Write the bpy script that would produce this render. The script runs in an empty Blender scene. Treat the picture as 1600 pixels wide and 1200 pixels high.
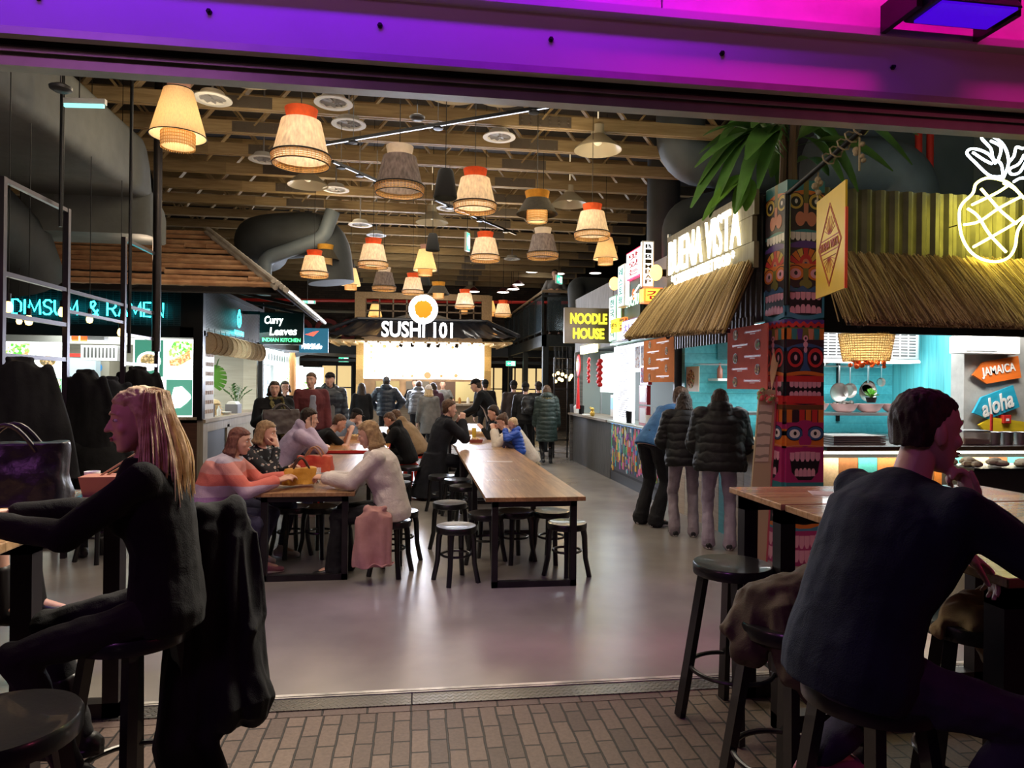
import bpy, bmesh, math, random
import numpy as np
from mathutils import Vector as V, Matrix, noise as mnoise
random.seed(7)
PI = math.pi
SC = bpy.context.scene
COL = SC.collection
# ---------------------------------------------------------------- camera
CAM_H = 1.65; FPX = 1075.0; TH = math.atan(150 / FPX); ROLL = .011
cF = V((math.sin(TH), math.cos(TH), 0)); cR0 = V((math.cos(TH), -math.sin(TH), 0)); cU0 = V((0, 0, 1))
cR = cR0 * math.cos(ROLL) + cU0 * math.sin(ROLL); cU = cU0 * math.cos(ROLL) - cR0 * math.sin(ROLL)
cO = V((0, 0, CAM_H))
cam = bpy.data.cameras.new('camera'); cam.sensor_width = 36; cam.lens = FPX / 1600 * 36; cam.clip_end = 200; cam.clip_start = .05
camo = bpy.data.objects.new('camera', cam); COL.objects.link(camo)
camo.matrix_world = Matrix(((cR.x, cU.x, -cF.x, cO.x), (cR.y, cU.y, -cF.y, cO.y), (cR.z, cU.z, -cF.z, cO.z), (0, 0, 0, 1)))
SC.camera = camo
def ray(x, y): return cF * FPX + cR * (x - 800) + cU * (600 - y)
def atz(x, y, z=0.): d = ray(x, y); return cO + d * ((z - CAM_H) / d.z)      # where a sight line meets a real level
def aty(x, y, Y): d = ray(x, y); return cO + d * (Y / d.y)                   # ... a real wall across the hall
def atx(x, y, X): d = ray(x, y); return cO + d * (X / d.x)                   # ... a real wall along the hall
# ---------------------------------------------------------------- world, exposure
SC.view_settings.view_transform = 'Standard'; SC.view_settings.look = 'None'; SC.view_settings.gamma = 1
SC.view_settings.use_curve_mapping = False; SC.view_settings.exposure = 0.35
w = bpy.data.worlds.new('night_sky'); SC.world = w; w.use_nodes = True
w.node_tree.nodes['Background'].inputs[0].default_value = (.10, .09, .16, 1); w.node_tree.nodes['Background'].inputs[1].default_value = .06
def lamp(name, kind, loc, power, color, size=.3, size2=None, target=None, spot=None, radius=None, parent=None, spread=None):
    l = bpy.data.lights.new(name, kind); l.energy = power; l.color = color
    if kind == 'AREA':
        l.size = size
        if size2: l.shape = 'RECTANGLE'; l.size_y = size2
        if spread: l.spread = spread
    elif radius is not None: l.shadow_soft_size = radius
    if kind == 'SPOT' and spot: l.spot_size = spot; l.spot_blend = .6
    o = bpy.data.objects.new(name, l); COL.objects.link(o); o.location = loc
    if target is not None: o.rotation_euler = (V(target) - V(loc)).to_track_quat('-Z', 'Y').to_euler()
    if parent: o.parent = parent
    return o
# facade washers outside the entrance: violet on the left, magenta on the right
for wx, wp, wc in ((-2.6, 9, (.20, .0, 1)), (-.9, 8, (.22, .0, 1)), (.7, 7, (.36, .0, .9))): lamp('facade_washer', 'AREA', (wx, 2.35, 4.5), wp, wc, 1.5, .2, (wx + .1, 3.3, 3.62), spread=1.5)
lamp('facade_washer', 'AREA', (1.9, 2.7, 4.9), 14, (1, .0, .50), 1.6, .3, (1.9, 3.4, 4.0), spread=1.15)
lamp('facade_washer', 'AREA', (3.5, 2.7, 4.9), 12, (1, .0, .38), 1.6, .3, (3.6, 3.4, 4.0), spread=1.15)
lamp('street_floodlight', 'AREA', (-4.6, .3, 3.6), 8, (1, .36, .62), .8, .6, (-1.2, 2.6, 1.4))
lamp('street_floodlight', 'AREA', (-3.0, -2.0, 4.4), 13, (.8, .22, .95), 1.0, .6, (-.8, 6.0, .9), spread=2.2)
lamp('street_floodlight', 'AREA', (5.4, -.3, 3.2), 10, (1, .10, .25), .8, .6, (1.6, 1.9, 1.4))
# soft area fills added over the hall, plus lights of the shop counters
lamp('hall_fill', 'AREA', (0, 9.0, 4.7), 85, (1, .88, .72), 3, 5, (0, 9.0, 0))
lamp('hall_fill', 'AREA', (0, 15.5, 4.7), 100, (1, .9, .78), 4, 4, (0, 15.5, 0))
lamp('hall_fill', 'AREA', (.9, 4.6, 4.4), 22, (1, .80, .55), 3, 1, (.9, 4.6, 0))
lamp('sushi_board_glow', 'AREA', (.18, 18.2, 2.2), 300, (.72, .80, 1), 3.2, .9, (.18, 8, 0.6))
for ux, uy in ((-2.2, 7.6), (1.8, 8.2), (-1.6, 12), (1.6, 12.6), (0, 17)): lamp('ceiling_bounce', 'POINT', (ux, uy, 4.3), 20, (1, .78, .48), radius=.25)  # unseen point lights added to brighten the ceiling joists
lamp('caribbean_sign_fill', 'AREA', (6.5, 6.75, 2.45), 16, (1, .97, .9), .9, .2, (6.8, 7.3, 1.4))  # added fill to brighten the plaster pier and its arrow signs
lamp('korean_counter_light', 'AREA', (3.75, 10.4, 2.35), 22, (.85, .93, 1), .5, 2.6, (2.6, 10.4, 0))
lamp('noodle_counter_light', 'AREA', (3.85, 13.2, 2.25), 35, (.85, .95, 1), .5, 2.4, (3.2, 13.2, 0))
lamp('ramen_counter_light', 'AREA', (-4.2, 13.0, 2.4), 45, (.95, 1, .92), 1.2, 3, (-3.9, 13.0, 0))
lamp('ramen_kitchen_light', 'AREA', (-5.6, 13.0, 2.5), 70, (.95, 1, .92), 2, 2, (-5.6, 13.6, 0))
lamp('curry_counter_light', 'AREA', (-3.8, 17.5, 2.3), 120, (.85, .95, 1), 1, 3, (-3.3, 17.5, 0))
lamp('caribbean_kitchen_light', 'AREA', (5.6, 7.3, 2.5), 55, (.95, .98, 1), 2.6, .8, (5.6, 7.7, .6))
lamp('caribbean_side_light', 'AREA', (3.95, 7.4, 2.3), 16, (.95, .98, 1), .5, 1.4, (4.2, 7.6, 1.2))
lamp('hall_fill', 'AREA', (.7, 4.5, 3.85), 38, (1, .9, .74), .8, .8, (-.85, 2.6, 1.4), spread=1.3)  # added fill hidden behind the lintel, rims the blonde hair
lamp('hall_fill', 'AREA', (-1.3, 4.6, 3.9), 60, (1, .86, .66), 1, 1, (-1.3, 2.4, 1.0))  # second hidden fill, added to light the hair from behind
# ---------------------------------------------------------------- materials
MATS = {}
def _nt(name):
    m = bpy.data.materials.new(name); m.use_nodes = True; nt = m.node_tree
    return m, nt, nt.nodes['Principled BSDF']
def N(nt, typ, **kw):
    n = nt.nodes.new(typ)
    for k, v in kw.items():
        if k.startswith('i_'): n.inputs[k[2:].replace('_', ' ')].default_value = v
        else: setattr(n, k, v)
    return n
def mat(name, col, rough=.6, metal=0., emit=0., ecol=None, noise=0., scale=8., bump=0., bscale=60., coat=0., stretch=(1, 1, 1), trans=0., sss=0., spec=None):
    if name in MATS: return MATS[name]
    m, nt, b = _nt(name); MATS[name] = m
    b.inputs['Base Color'].default_value = (*col, 1); b.inputs['Roughness'].default_value = rough; b.inputs['Metallic'].default_value = metal
    if spec is not None: b.inputs['Specular IOR Level'].default_value = spec
    if coat: b.inputs['Coat Weight'].default_value = coat
    if emit: b.inputs['Emission Color'].default_value = (*(ecol or col), 1); b.inputs['Emission Strength'].default_value = emit
    if trans: b.inputs['Transmission Weight'].default_value = trans
    if sss: b.inputs['Subsurface Weight'].default_value = sss; b.inputs['Subsurface Radius'].default_value = (.012, .005, .003)
    if noise or bump:
        tc = N(nt, 'ShaderNodeTexCoord'); mp = N(nt, 'ShaderNodeMapping'); mp.inputs['Scale'].default_value = stretch
        nt.links.new(tc.outputs['Object'], mp.inputs['Vector'])
    if noise:
        n = N(nt, 'ShaderNodeTexNoise'); n.inputs['Scale'].default_value = scale; n.inputs['Detail'].default_value = 5
        r = N(nt, 'ShaderNodeMapRange'); r.inputs['From Min'].default_value = .3; r.inputs['From Max'].default_value = .7
        r.inputs['To Min'].default_value = 1 - noise; r.inputs['To Max'].default_value = 1 + noise
        x = N(nt, 'ShaderNodeVectorMath', operation='SCALE'); x.inputs[0].default_value = col
        nt.links.new(mp.outputs[0], n.inputs['Vector']); nt.links.new(n.outputs['Fac'], r.inputs['Value'])
        nt.links.new(r.outputs[0], x.inputs['Scale']); nt.links.new(x.outputs[0], b.inputs['Base Color'])
    if bump:
        n2 = N(nt, 'ShaderNodeTexNoise'); n2.inputs['Scale'].default_value = bscale; n2.inputs['Detail'].default_value = 4
        bp = N(nt, 'ShaderNodeBump'); bp.inputs['Strength'].default_value = bump; bp.inputs['Distance'].default_value = .01
        nt.links.new(mp.outputs[0], n2.inputs['Vector']); nt.links.new(n2.outputs['Fac'], bp.inputs['Height']); nt.links.new(bp.outputs[0], b.inputs['Normal'])
    return m
def glow(name, col, s): return mat(name, col, .5, emit=s, ecol=col)
def ramp(nt, stops, interp='LINEAR'):
    r = N(nt, 'ShaderNodeValToRGB'); r.color_ramp.interpolation = interp; e = r.color_ramp.elements
    while len(e) > 1: e.remove(e[0])
    e[0].position = stops[0][0]; e[0].color = (*stops[0][1], 1)
    for p, c in stops[1:]: q = e.new(p); q.color = (*c, 1)
    return r
def wood(name, c1, c2, axis='Y', plank=.12, rough=.35, joint=.5, length=1.4, gscale=14, coat=0., bump=.15):
    """planks along an axis: brick texture for boards, stretched noise for grain"""
    if name in MATS: return MATS[name]
    m, nt, b = _nt(name); MATS[name] = m; L = nt.links.new
    tc = N(nt, 'ShaderNodeTexCoord'); mp = N(nt, 'ShaderNodeMapping')
    rot = {'X': (0, 0, 0), 'Y': (0, 0, PI / 2), 'XZ': (PI / 2, 0, 0), 'YZ': (PI / 2, 0, PI / 2), 'ZX': (PI / 2, PI / 2, 0), 'ZY': (0, PI / 2, 0)}[axis]
    mp.inputs['Rotation'].default_value = rot; L(tc.outputs['Object'], mp.inputs['Vector'])
    br = N(nt, 'ShaderNodeTexBrick'); br.offset = .37; br.inputs['Scale'].default_value = 1; br.inputs['Brick Width'].default_value = length
    br.inputs['Row Height'].default_value = plank; br.inputs['Mortar Size'].default_value = .0025; br.inputs['Mortar Smooth'].default_value = .1
    br.inputs['Color1'].default_value = (.75, .75, .75, 1); br.inputs['Color2'].default_value = (1.15, 1.15, 1.15, 1); br.inputs['Mortar'].default_value = (joint, joint, joint, 1)
    L(mp.outputs[0], br.inputs['Vector'])
    m2 = N(nt, 'ShaderNodeMapping'); m2.inputs['Scale'].default_value = (.08, 1, 1); L(mp.outputs[0], m2.inputs['Vector'])
    no = N(nt, 'ShaderNodeTexNoise'); no.inputs['Scale'].default_value = gscale * 4; no.inputs['Detail'].default_value = 6; no.inputs['Distortion'].default_value = .6
    L(m2.outputs[0], no.inputs['Vector']); r = ramp(nt, [(.3, c1), (.7, c2)]); L(no.outputs['Fac'], r.inputs['Fac'])
    mx = N(nt, 'ShaderNodeMix', data_type='RGBA', blend_type='MULTIPLY'); mx.inputs['Factor'].default_value = 1
    L(r.outputs[0], mx.inputs[6]); L(br.outputs['Color'], mx.inputs[7]); L(mx.outputs[2], b.inputs['Base Color'])
    b.inputs['Roughness'].default_value = rough; b.inputs['Coat Weight'].default_value = coat
    bp = N(nt, 'ShaderNodeBump'); bp.inputs['Strength'].default_value = bump; bp.inputs['Distance'].default_value = .004
    L(no.outputs['Fac'], bp.inputs['Height']); L(bp.outputs[0], b.inputs['Normal'])
    return m
def brickmat(name, c1, c2, mortar, w, h, rot=(0, 0, 0), ms=.006, rough=.7, offset=.5, bump=.6):
    if name in MATS: return MATS[name]
    m, nt, b = _nt(name); MATS[name] = m; L = nt.links.new
    tc = N(nt, 'ShaderNodeTexCoord'); mp = N(nt, 'ShaderNodeMapping'); mp.inputs['Rotation'].default_value = rot; L(tc.outputs['Object'], mp.inputs['Vector'])
    nz = N(nt, 'ShaderNodeTexNoise'); nz.inputs['Scale'].default_value = 9; L(tc.outputs['Object'], nz.inputs['Vector'])
    sc = N(nt, 'ShaderNodeVectorMath', operation='SCALE'); sc.inputs['Scale'].default_value = .012; L(nz.outputs['Color'], sc.inputs[0])
    ad = N(nt, 'ShaderNodeVectorMath', operation='ADD'); L(mp.outputs[0], ad.inputs[0]); L(sc.outputs[0], ad.inputs[1])
    br = N(nt, 'ShaderNodeTexBrick'); br.offset = offset; br.inputs['Scale'].default_value = 1; br.inputs['Brick Width'].default_value = w; br.inputs['Row Height'].default_value = h
    br.inputs['Mortar Size'].default_value = ms; br.inputs['Mortar Smooth'].default_value = .4
    br.inputs['Color1'].default_value = (*c1, 1); br.inputs['Color2'].default_value = (*c2, 1); br.inputs['Mortar'].default_value = (*mortar, 1)
    L(ad.outputs[0], br.inputs['Vector'])
    n2 = N(nt, 'ShaderNodeTexNoise'); n2.inputs['Scale'].default_value = 60; n2.inputs['Detail'].default_value = 4; L(tc.outputs['Object'], n2.inputs['Vector'])
    mx = N(nt, 'ShaderNodeMix', data_type='RGBA', blend_type='OVERLAY'); mx.inputs['Factor'].default_value = .4
    L(br.outputs['Color'], mx.inputs[6]); L(n2.outputs['Fac'], mx.inputs[7]); L(mx.outputs[2], b.inputs['Base Color'])
    mul = N(nt, 'ShaderNodeMath', operation='MULTIPLY_ADD'); mul.inputs[1].default_value = -1; L(br.outputs['Fac'], mul.inputs[0])
    m3 = N(nt, 'ShaderNodeMath', operation='MULTIPLY'); m3.inputs[1].default_value = .35; L(n2.outputs['Fac'], m3.inputs[0]); L(m3.outputs[0], mul.inputs[2])
    bp = N(nt, 'ShaderNodeBump'); bp.inputs['Strength'].default_value = bump; bp.inputs['Distance'].default_value = .01; L(mul.outputs[0], bp.inputs['Height']); L(bp.outputs[0], b.inputs['Normal'])
    b.inputs['Roughness'].default_value = rough
    return m
def fabric(name, c1, c2, scale=350, rough=.9, bump=.25, noise=6):
    """woven or knitted cloth, two tones"""
    if name in MATS: return MATS[name]
    m, nt, b = _nt(name); MATS[name] = m; L = nt.links.new
    tc = N(nt, 'ShaderNodeTexCoord'); n = N(nt, 'ShaderNodeTexNoise'); n.inputs['Scale'].default_value = noise; n.inputs['Detail'].default_value = 6; L(tc.outputs['Object'], n.inputs['Vector'])
    r = ramp(nt, [(.35, c1), (.65, c2)]); L(n.outputs['Fac'], r.inputs['Fac']); L(r.outputs[0], b.inputs['Base Color'])
    n2 = N(nt, 'ShaderNodeTexNoise'); n2.inputs['Scale'].default_value = scale; L(tc.outputs['Object'], n2.inputs['Vector'])
    n3 = N(nt, 'ShaderNodeTexNoise'); n3.inputs['Scale'].default_value = 14; n3.inputs['Distortion'].default_value = 1.2; L(tc.outputs['Object'], n3.inputs['Vector'])
    ad = N(nt, 'ShaderNodeMath', operation='MULTIPLY_ADD'); ad.inputs[1].default_value = 2.5; L(n3.outputs['Fac'], ad.inputs[0]); L(n2.outputs['Fac'], ad.inputs[2])
    bp = N(nt, 'ShaderNodeBump'); bp.inputs['Strength'].default_value = bump; bp.inputs['Distance'].default_value = .006; L(ad.outputs[0], bp.inputs['Height']); L(bp.outputs[0], b.inputs['Normal'])
    b.inputs['Roughness'].default_value = rough; b.inputs['Sheen Weight'].default_value = .015; b.inputs['Specular IOR Level'].default_value = .25
    return m
def bands(name, cols, axis=2, lo=0., hi=1., rough=.85, bump=.3, wob=.02):
    """stripes of colour knitted into the cloth, across one object axis"""
    if name in MATS: return MATS[name]
    m, nt, b = _nt(name); MATS[name] = m; L = nt.links.new
    tc = N(nt, 'ShaderNodeTexCoord'); s = N(nt, 'ShaderNodeSeparateXYZ'); L(tc.outputs['Object'], s.inputs[0])
    n = N(nt, 'ShaderNodeTexNoise'); n.inputs['Scale'].default_value = 5; L(tc.outputs['Object'], n.inputs['Vector'])
    a = N(nt, 'ShaderNodeMath', operation='MULTIPLY_ADD'); a.inputs[1].default_value = wob * 4; L(n.outputs['Fac'], a.inputs[0]); L(s.outputs[axis], a.inputs[2])
    r = N(nt, 'ShaderNodeMapRange'); r.inputs['From Min'].default_value = lo; r.inputs['From Max'].default_value = hi; L(a.outputs[0], r.inputs['Value'])
    k = len(cols); cr = ramp(nt, [(i / k, c) for i, c in enumerate(cols)], 'CONSTANT'); L(r.outputs[0], cr.inputs['Fac']); L(cr.outputs[0], b.inputs['Base Color'])
    n2 = N(nt, 'ShaderNodeTexNoise'); n2.inputs['Scale'].default_value = 160; L(tc.outputs['Object'], n2.inputs['Vector'])
    bp = N(nt, 'ShaderNodeBump'); bp.inputs['Strength'].default_value = bump; bp.inputs['Distance'].default_value = .01; L(n2.outputs['Fac'], bp.inputs['Height']); L(bp.outputs[0], b.inputs['Normal'])
    b.inputs['Roughness'].default_value = rough
    return m
def spots(name, base, dots, scale=40, thr=.25, rough=.8, emit=0):
    """voronoi blotches: printed cloth, food, murals"""
    if name in MATS: return MATS[name]
    m, nt, b = _nt(name); MATS[name] = m; L = nt.links.new
    tc = N(nt, 'ShaderNodeTexCoord'); nz = N(nt, 'ShaderNodeTexNoise'); nz.inputs['Scale'].default_value = scale * .6; L(tc.outputs['Object'], nz.inputs['Vector'])
    sc = N(nt, 'ShaderNodeVectorMath', operation='SCALE'); sc.inputs['Scale'].default_value = 1.2 / scale; L(nz.outputs['Color'], sc.inputs[0])
    ad = N(nt, 'ShaderNodeVectorMath', operation='ADD'); L(tc.outputs['Object'], ad.inputs[0]); L(sc.outputs[0], ad.inputs[1])
    v = N(nt, 'ShaderNodeTexVoronoi'); v.inputs['Scale'].default_value = scale; L(ad.outputs[0], v.inputs['Vector'])
    k = len(dots); s = N(nt, 'ShaderNodeSeparateColor'); L(v.outputs['Color'], s.inputs[0]); cr = ramp(nt, [(i / k, c) for i, c in enumerate(dots)], 'CONSTANT'); L(s.outputs[0], cr.inputs['Fac'])
    t = N(nt, 'ShaderNodeMath', operation='LESS_THAN'); t.inputs[1].default_value = thr; L(v.outputs['Distance'], t.inputs[0])
    mx = N(nt, 'ShaderNodeMix', data_type='RGBA'); mx.inputs[6].default_value = (*base, 1); L(t.outputs[0], mx.inputs[0]); L(cr.outputs[0], mx.inputs[7]); L(mx.outputs[2], b.inputs['Base Color'])
    if emit: L(mx.outputs[2], b.inputs['Emission Color']); b.inputs['Emission Strength'].default_value = emit
    b.inputs['Roughness'].default_value = rough
    return m
def shade_mat(name, col, noise=.2, scale=30, stretch=(1, 1, 1), tl=.55):
    if name in MATS: return MATS[name]
    m = mat(name, col, .9, noise=noise, scale=scale, stretch=stretch); nt = m.node_tree; b = nt.nodes['Principled BSDF']; L = nt.links.new
    t = N(nt, 'ShaderNodeBsdfTranslucent'); t.inputs[0].default_value = (*[min(1, c * 1.25) for c in col], 1)
    if b.inputs['Base Color'].links: L(b.inputs['Base Color'].links[0].from_socket, t.inputs[0])
    x = N(nt, 'ShaderNodeMixShader'); x.inputs[0].default_value = tl; L(b.outputs[0], x.inputs[1]); L(t.outputs[0], x.inputs[2])
    L(x.outputs[0], nt.nodes['Material Output'].inputs['Surface'])
    return m
def glassmat(name, col=(.9, 1, 1), a=.12, rough=.02):
    if name in MATS: return MATS[name]
    m, nt, b = _nt(name); MATS[name] = m; L = nt.links.new
    b.inputs['Base Color'].default_value = (*col, 1); b.inputs['Roughness'].default_value = rough; b.inputs['Alpha'].default_value = a
    return m
BLACK = mat('black_metal', (.012, .012, .013), .38, .6)
BLACKW = mat('black_lacquer', (.010, .010, .011), .28, 0, coat=.3, bump=.05)
STEEL = mat('brushed_steel', (.55, .55, .55), .3, .9, noise=.1, stretch=(1, 1, 12))
DKSTEEL = mat('dark_steel_frame', (.035, .03, .032), .38, .7, noise=.2)
WHITE = mat('white_paint', (.8, .8, .78), .5)
DARK = mat('dark_paint', (.02, .021, .024), .7, noise=.2)
# ---------------------------------------------------------------- mesh builder
def ortho(d):
    d = V(d).normalized(); a = V((0, 0, 1)) if abs(d.z) < .9 else V((1, 0, 0))
    x = d.cross(a).normalized(); return x, x.cross(d).normalized() * -1
class MB:
    def __init__(s): s.v = []; s.f = []; s.m = []; s.mats = []; s.cur = 0; s.sm = []; s.smooth = False
    def mat(s, m):
        if m not in s.mats: s.mats.append(m)
        s.cur = s.mats.index(m); return s
    def add(s, vs, fs, smooth=None):
        o = len(s.v); s.v += [tuple(p) for p in vs]; s.f += [tuple(i + o for i in f) for f in fs]
        s.m += [s.cur] * len(fs); s.sm += [s.smooth if smooth is None else smooth] * len(fs); return s
    def box(s, c, d, rz=0, rx=0, ry=0):
        x, y, z = d[0] / 2, d[1] / 2, d[2] / 2; R = (Matrix.Rotation(rz, 3, 'Z') @ Matrix.Rotation(ry, 3, 'Y') @ Matrix.Rotation(rx, 3, 'X')); c = V(c)
        vs = [c + R @ V((i * x, j * y, k * z)) for i in (-1, 1) for j in (-1, 1) for k in (-1, 1)]
        return s.add(vs, [(0, 1, 3, 2), (4, 6, 7, 5), (0, 4, 5, 1), (2, 3, 7, 6), (0, 2, 6, 4), (1, 5, 7, 3)], False)
    def bb(s, a, b):
        a = V(a); b = V(b); return s.box((a + b) / 2, [abs(q) for q in (b - a)])
    def bar(s, p, q, w, h=None, up=(0, 0, 1)):
        p = V(p); q = V(q); d = (q - p).normalized(); u = V(up)
        if abs(d.dot(u)) > .98: u = V((0, 1, 0))
        x = d.cross(u).normalized(); y = x.cross(d); h = h or w
        vs = [a + x * i * w / 2 + y * j * h / 2 for a in (p, q) for i, j in ((-1, -1), (1, -1), (1, 1), (-1, 1))]
        return s.add(vs, [(0, 3, 2, 1), (4, 5, 6, 7), (0, 1, 5, 4), (1, 2, 6, 5), (2, 3, 7, 6), (3, 0, 4, 7)], False)
    def rings(s, R, close=True, caps=True, smooth=True):
        n = len(R[0]); vs = [p for r in R for p in r]; fs = []
        for i in range(len(R) - 1):
            for j in range(n if close else n - 1):
                k = (j + 1) % n; fs.append((i * n + j, i * n + k, (i + 1) * n + k, (i + 1) * n + j))
        s.add(vs, fs, smooth)
        if caps:
            s.add(R[0], [tuple(range(n))[::-1]], False); s.add(R[-1], [tuple(range(n))], False)
        return s
    def tube(s, pts, r, n=8, caps=True, closed=False):
        pts = [V(p) for p in pts]; rs = r if isinstance(r, (list, tuple)) else [r] * len(pts); R = []; x = None
        m = len(pts)
        for i, p in enumerate(pts):
            d = (pts[(i + 1) % m if closed else min(i + 1, m - 1)] - pts[(i - 1) % m if closed else max(i - 1, 0)])
            if d.length < 1e-9: d = V((0, 0, 1))
            d.normalize()
            if x is None: x = ortho(d)[0]
            x = (x - d * x.dot(d)); x = x.normalized() if x.length > 1e-6 else ortho(d)[0]; y = d.cross(x)
            R.append([p + x * rs[i] * math.cos(a) + y * rs[i] * math.sin(a) for a in [2 * PI * k / n for k in range(n)]])
        if closed: R.append(R[0]); caps = False
        return s.rings(R, caps=caps)
    def cyl(s, p, q, r, r2=None, n=16, caps=True): return s.tube([p, q], [r, r if r2 is None else r2], n, caps)
    def lathe(s, prof, c=(0, 0, 0), n=24, caps=False):
        c = V(c); R = [[c + V((r * math.cos(2 * PI * k / n), r * math.sin(2 * PI * k / n), z)) for k in range(n)] for r, z in prof]
        return s.rings(R, caps=caps)
    def ball(s, c, r, n=12, m=8, axes=None):
        c = V(c); rx, ry, rz = (r, r, r) if not isinstance(r, (tuple, list)) else r; A = axes or (V((1, 0, 0)), V((0, 1, 0)), V((0, 0, 1)))
        R = []
        for i in range(1, m):
            t = PI * i / m; R.append([c + A[0] * rx * math.sin(t) * math.cos(2 * PI * k / n) + A[1] * ry * math.sin(t) * math.sin(2 * PI * k / n) - A[2] * rz * math.cos(t) for k in range(n)])
        o = len(s.v); s.rings(R, caps=False); b = len(s.v)
        s.add([c - A[2] * rz] + R[0], [(0, 1 + (k + 1) % n, 1 + k) for k in range(n)], True)
        s.add([c + A[2] * rz] + R[-1], [(0, 1 + k, 1 + (k + 1) % n) for k in range(n)], True); return s
    def poly(s, pts, thick, nrm):
        """flat outline with thickness along nrm"""
        pts = [V(p) for p in pts]; d = V(nrm).normalized() * thick; n = len(pts)
        return s.add(pts + [p + d for p in pts], [tuple(range(n))[::-1], tuple(range(n, 2 * n))] + [(i, (i + 1) % n, n + (i + 1) % n, n + i) for i in range(n)], False)
    def quad(s, a, b, c, d): return s.add([a, b, c, d], [(0, 1, 2, 3)], False)
    def build(s, name, m=None, parent=None, loc=None, bevel=0, merge=False):
        me = bpy.data.meshes.new(name); me.from_pydata(s.v, [], s.f)
        if m is not None and not s.mats: s.mats = [m]
        for q in s.mats: me.materials.append(q)
        if len(s.f): me.polygons.foreach_set('material_index', s.m); me.polygons.foreach_set('use_smooth', s.sm)
        if merge or any(s.sm):
            bm = bmesh.new(); bm.from_mesh(me); bmesh.ops.remove_doubles(bm, verts=bm.verts, dist=1e-5); bmesh.ops.recalc_face_normals(bm, faces=bm.faces) if merge else None; bm.to_mesh(me); bm.free()
            if any(s.sm):
                try: me.set_sharp_from_angle(angle=.7)
                except Exception: pass
        me.update(); o = bpy.data.objects.new(name, me); COL.objects.link(o)
        if parent: o.parent = parent
        if loc is not None: o.location = loc
        if bevel:
            b = o.modifiers.new('bevel', 'BEVEL'); b.width = bevel; b.segments = 2; b.limit_method = 'ANGLE'
        return o
def tag(o, label, cat, group=None, kind=None):
    o['label'] = label; o['category'] = cat
    if group: o['group'] = group
    if kind: o['kind'] = kind
    return o
def thing(name, label, cat, loc=(0, 0, 0), rz=0, group=None):
    o = bpy.data.objects.new(name, None); COL.objects.link(o); o.location = loc; o.rotation_euler = (0, 0, rz); o.empty_display_size = .1
    return tag(o, label, cat, group)
def struct(name, mb, m=None, bevel=0):
    o = mb.build(name, m, bevel=bevel); o['kind'] = 'structure'; return o
def dup(root, loc=None, rz=None, label=None, group=None):
    r = root.copy(); COL.objects.link(r)
    if loc is not None: r.location = loc
    if rz is not None: r.rotation_euler = (0, 0, rz)
    if label: r['label'] = label
    if group: r['group'] = group
    for ch in list(root.children):
        c = ch.copy(); COL.objects.link(c); c.parent = r
        for g in list(ch.children):
            d = g.copy(); COL.objects.link(d); d.parent = c
    return r
def text(name, s, m, loc, right, up, height, parent=None, width=None, ext=.01, bold=0., shear=0., align='CENTER'):
    """lettering as a mesh, set on the plane spanned by right/up; height of the capitals, optional full width"""
    cu = bpy.data.curves.new(name, 'FONT'); cu.body = s; cu.size = 1; cu.extrude = .5; cu.offset = bold; cu.shear = shear; cu.align_x = 'LEFT'; cu.resolution_u = 3
    t = bpy.data.objects.new(name, cu); TMP.collection.objects.link(t); TMP.view_layers[0].update(); dg = TMP.view_layers[0].depsgraph
    me = bpy.data.meshes.new_from_object(t.evaluated_get(dg)); bpy.data.objects.remove(t)
    n = len(me.vertices); co = np.empty(n * 3); me.vertices.foreach_get('co', co); co = co.reshape(-1, 3)
    if n:
        x0, x1, y0, y1 = co[:, 0].min(), co[:, 0].max(), co[:, 1].min(), co[:, 1].max()
        k = height / (y1 - y0); kx = (width / (x1 - x0)) if width else k
        R = V(right).normalized(); U = V(up).normalized(); D = R.cross(U)
        cx = (x0 + x1) / 2 if align == 'CENTER' else x0
        X = (co[:, 0] - cx) * kx; Yy = (co[:, 1] - (y0 + y1) / 2) * k; Z = co[:, 2] * ext
        P = np.outer(X, R) + np.outer(Yy, U) + np.outer(Z, D) + np.array(loc)
        me.vertices.foreach_set('co', P.ravel())
    me.materials.clear(); me.materials.append(m); me.update(); me.name = name
    o = bpy.data.objects.new(name, me); COL.objects.link(o)
    if parent: o.parent = parent
    return o
TMP = bpy.data.scenes.new('scratch')
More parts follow.
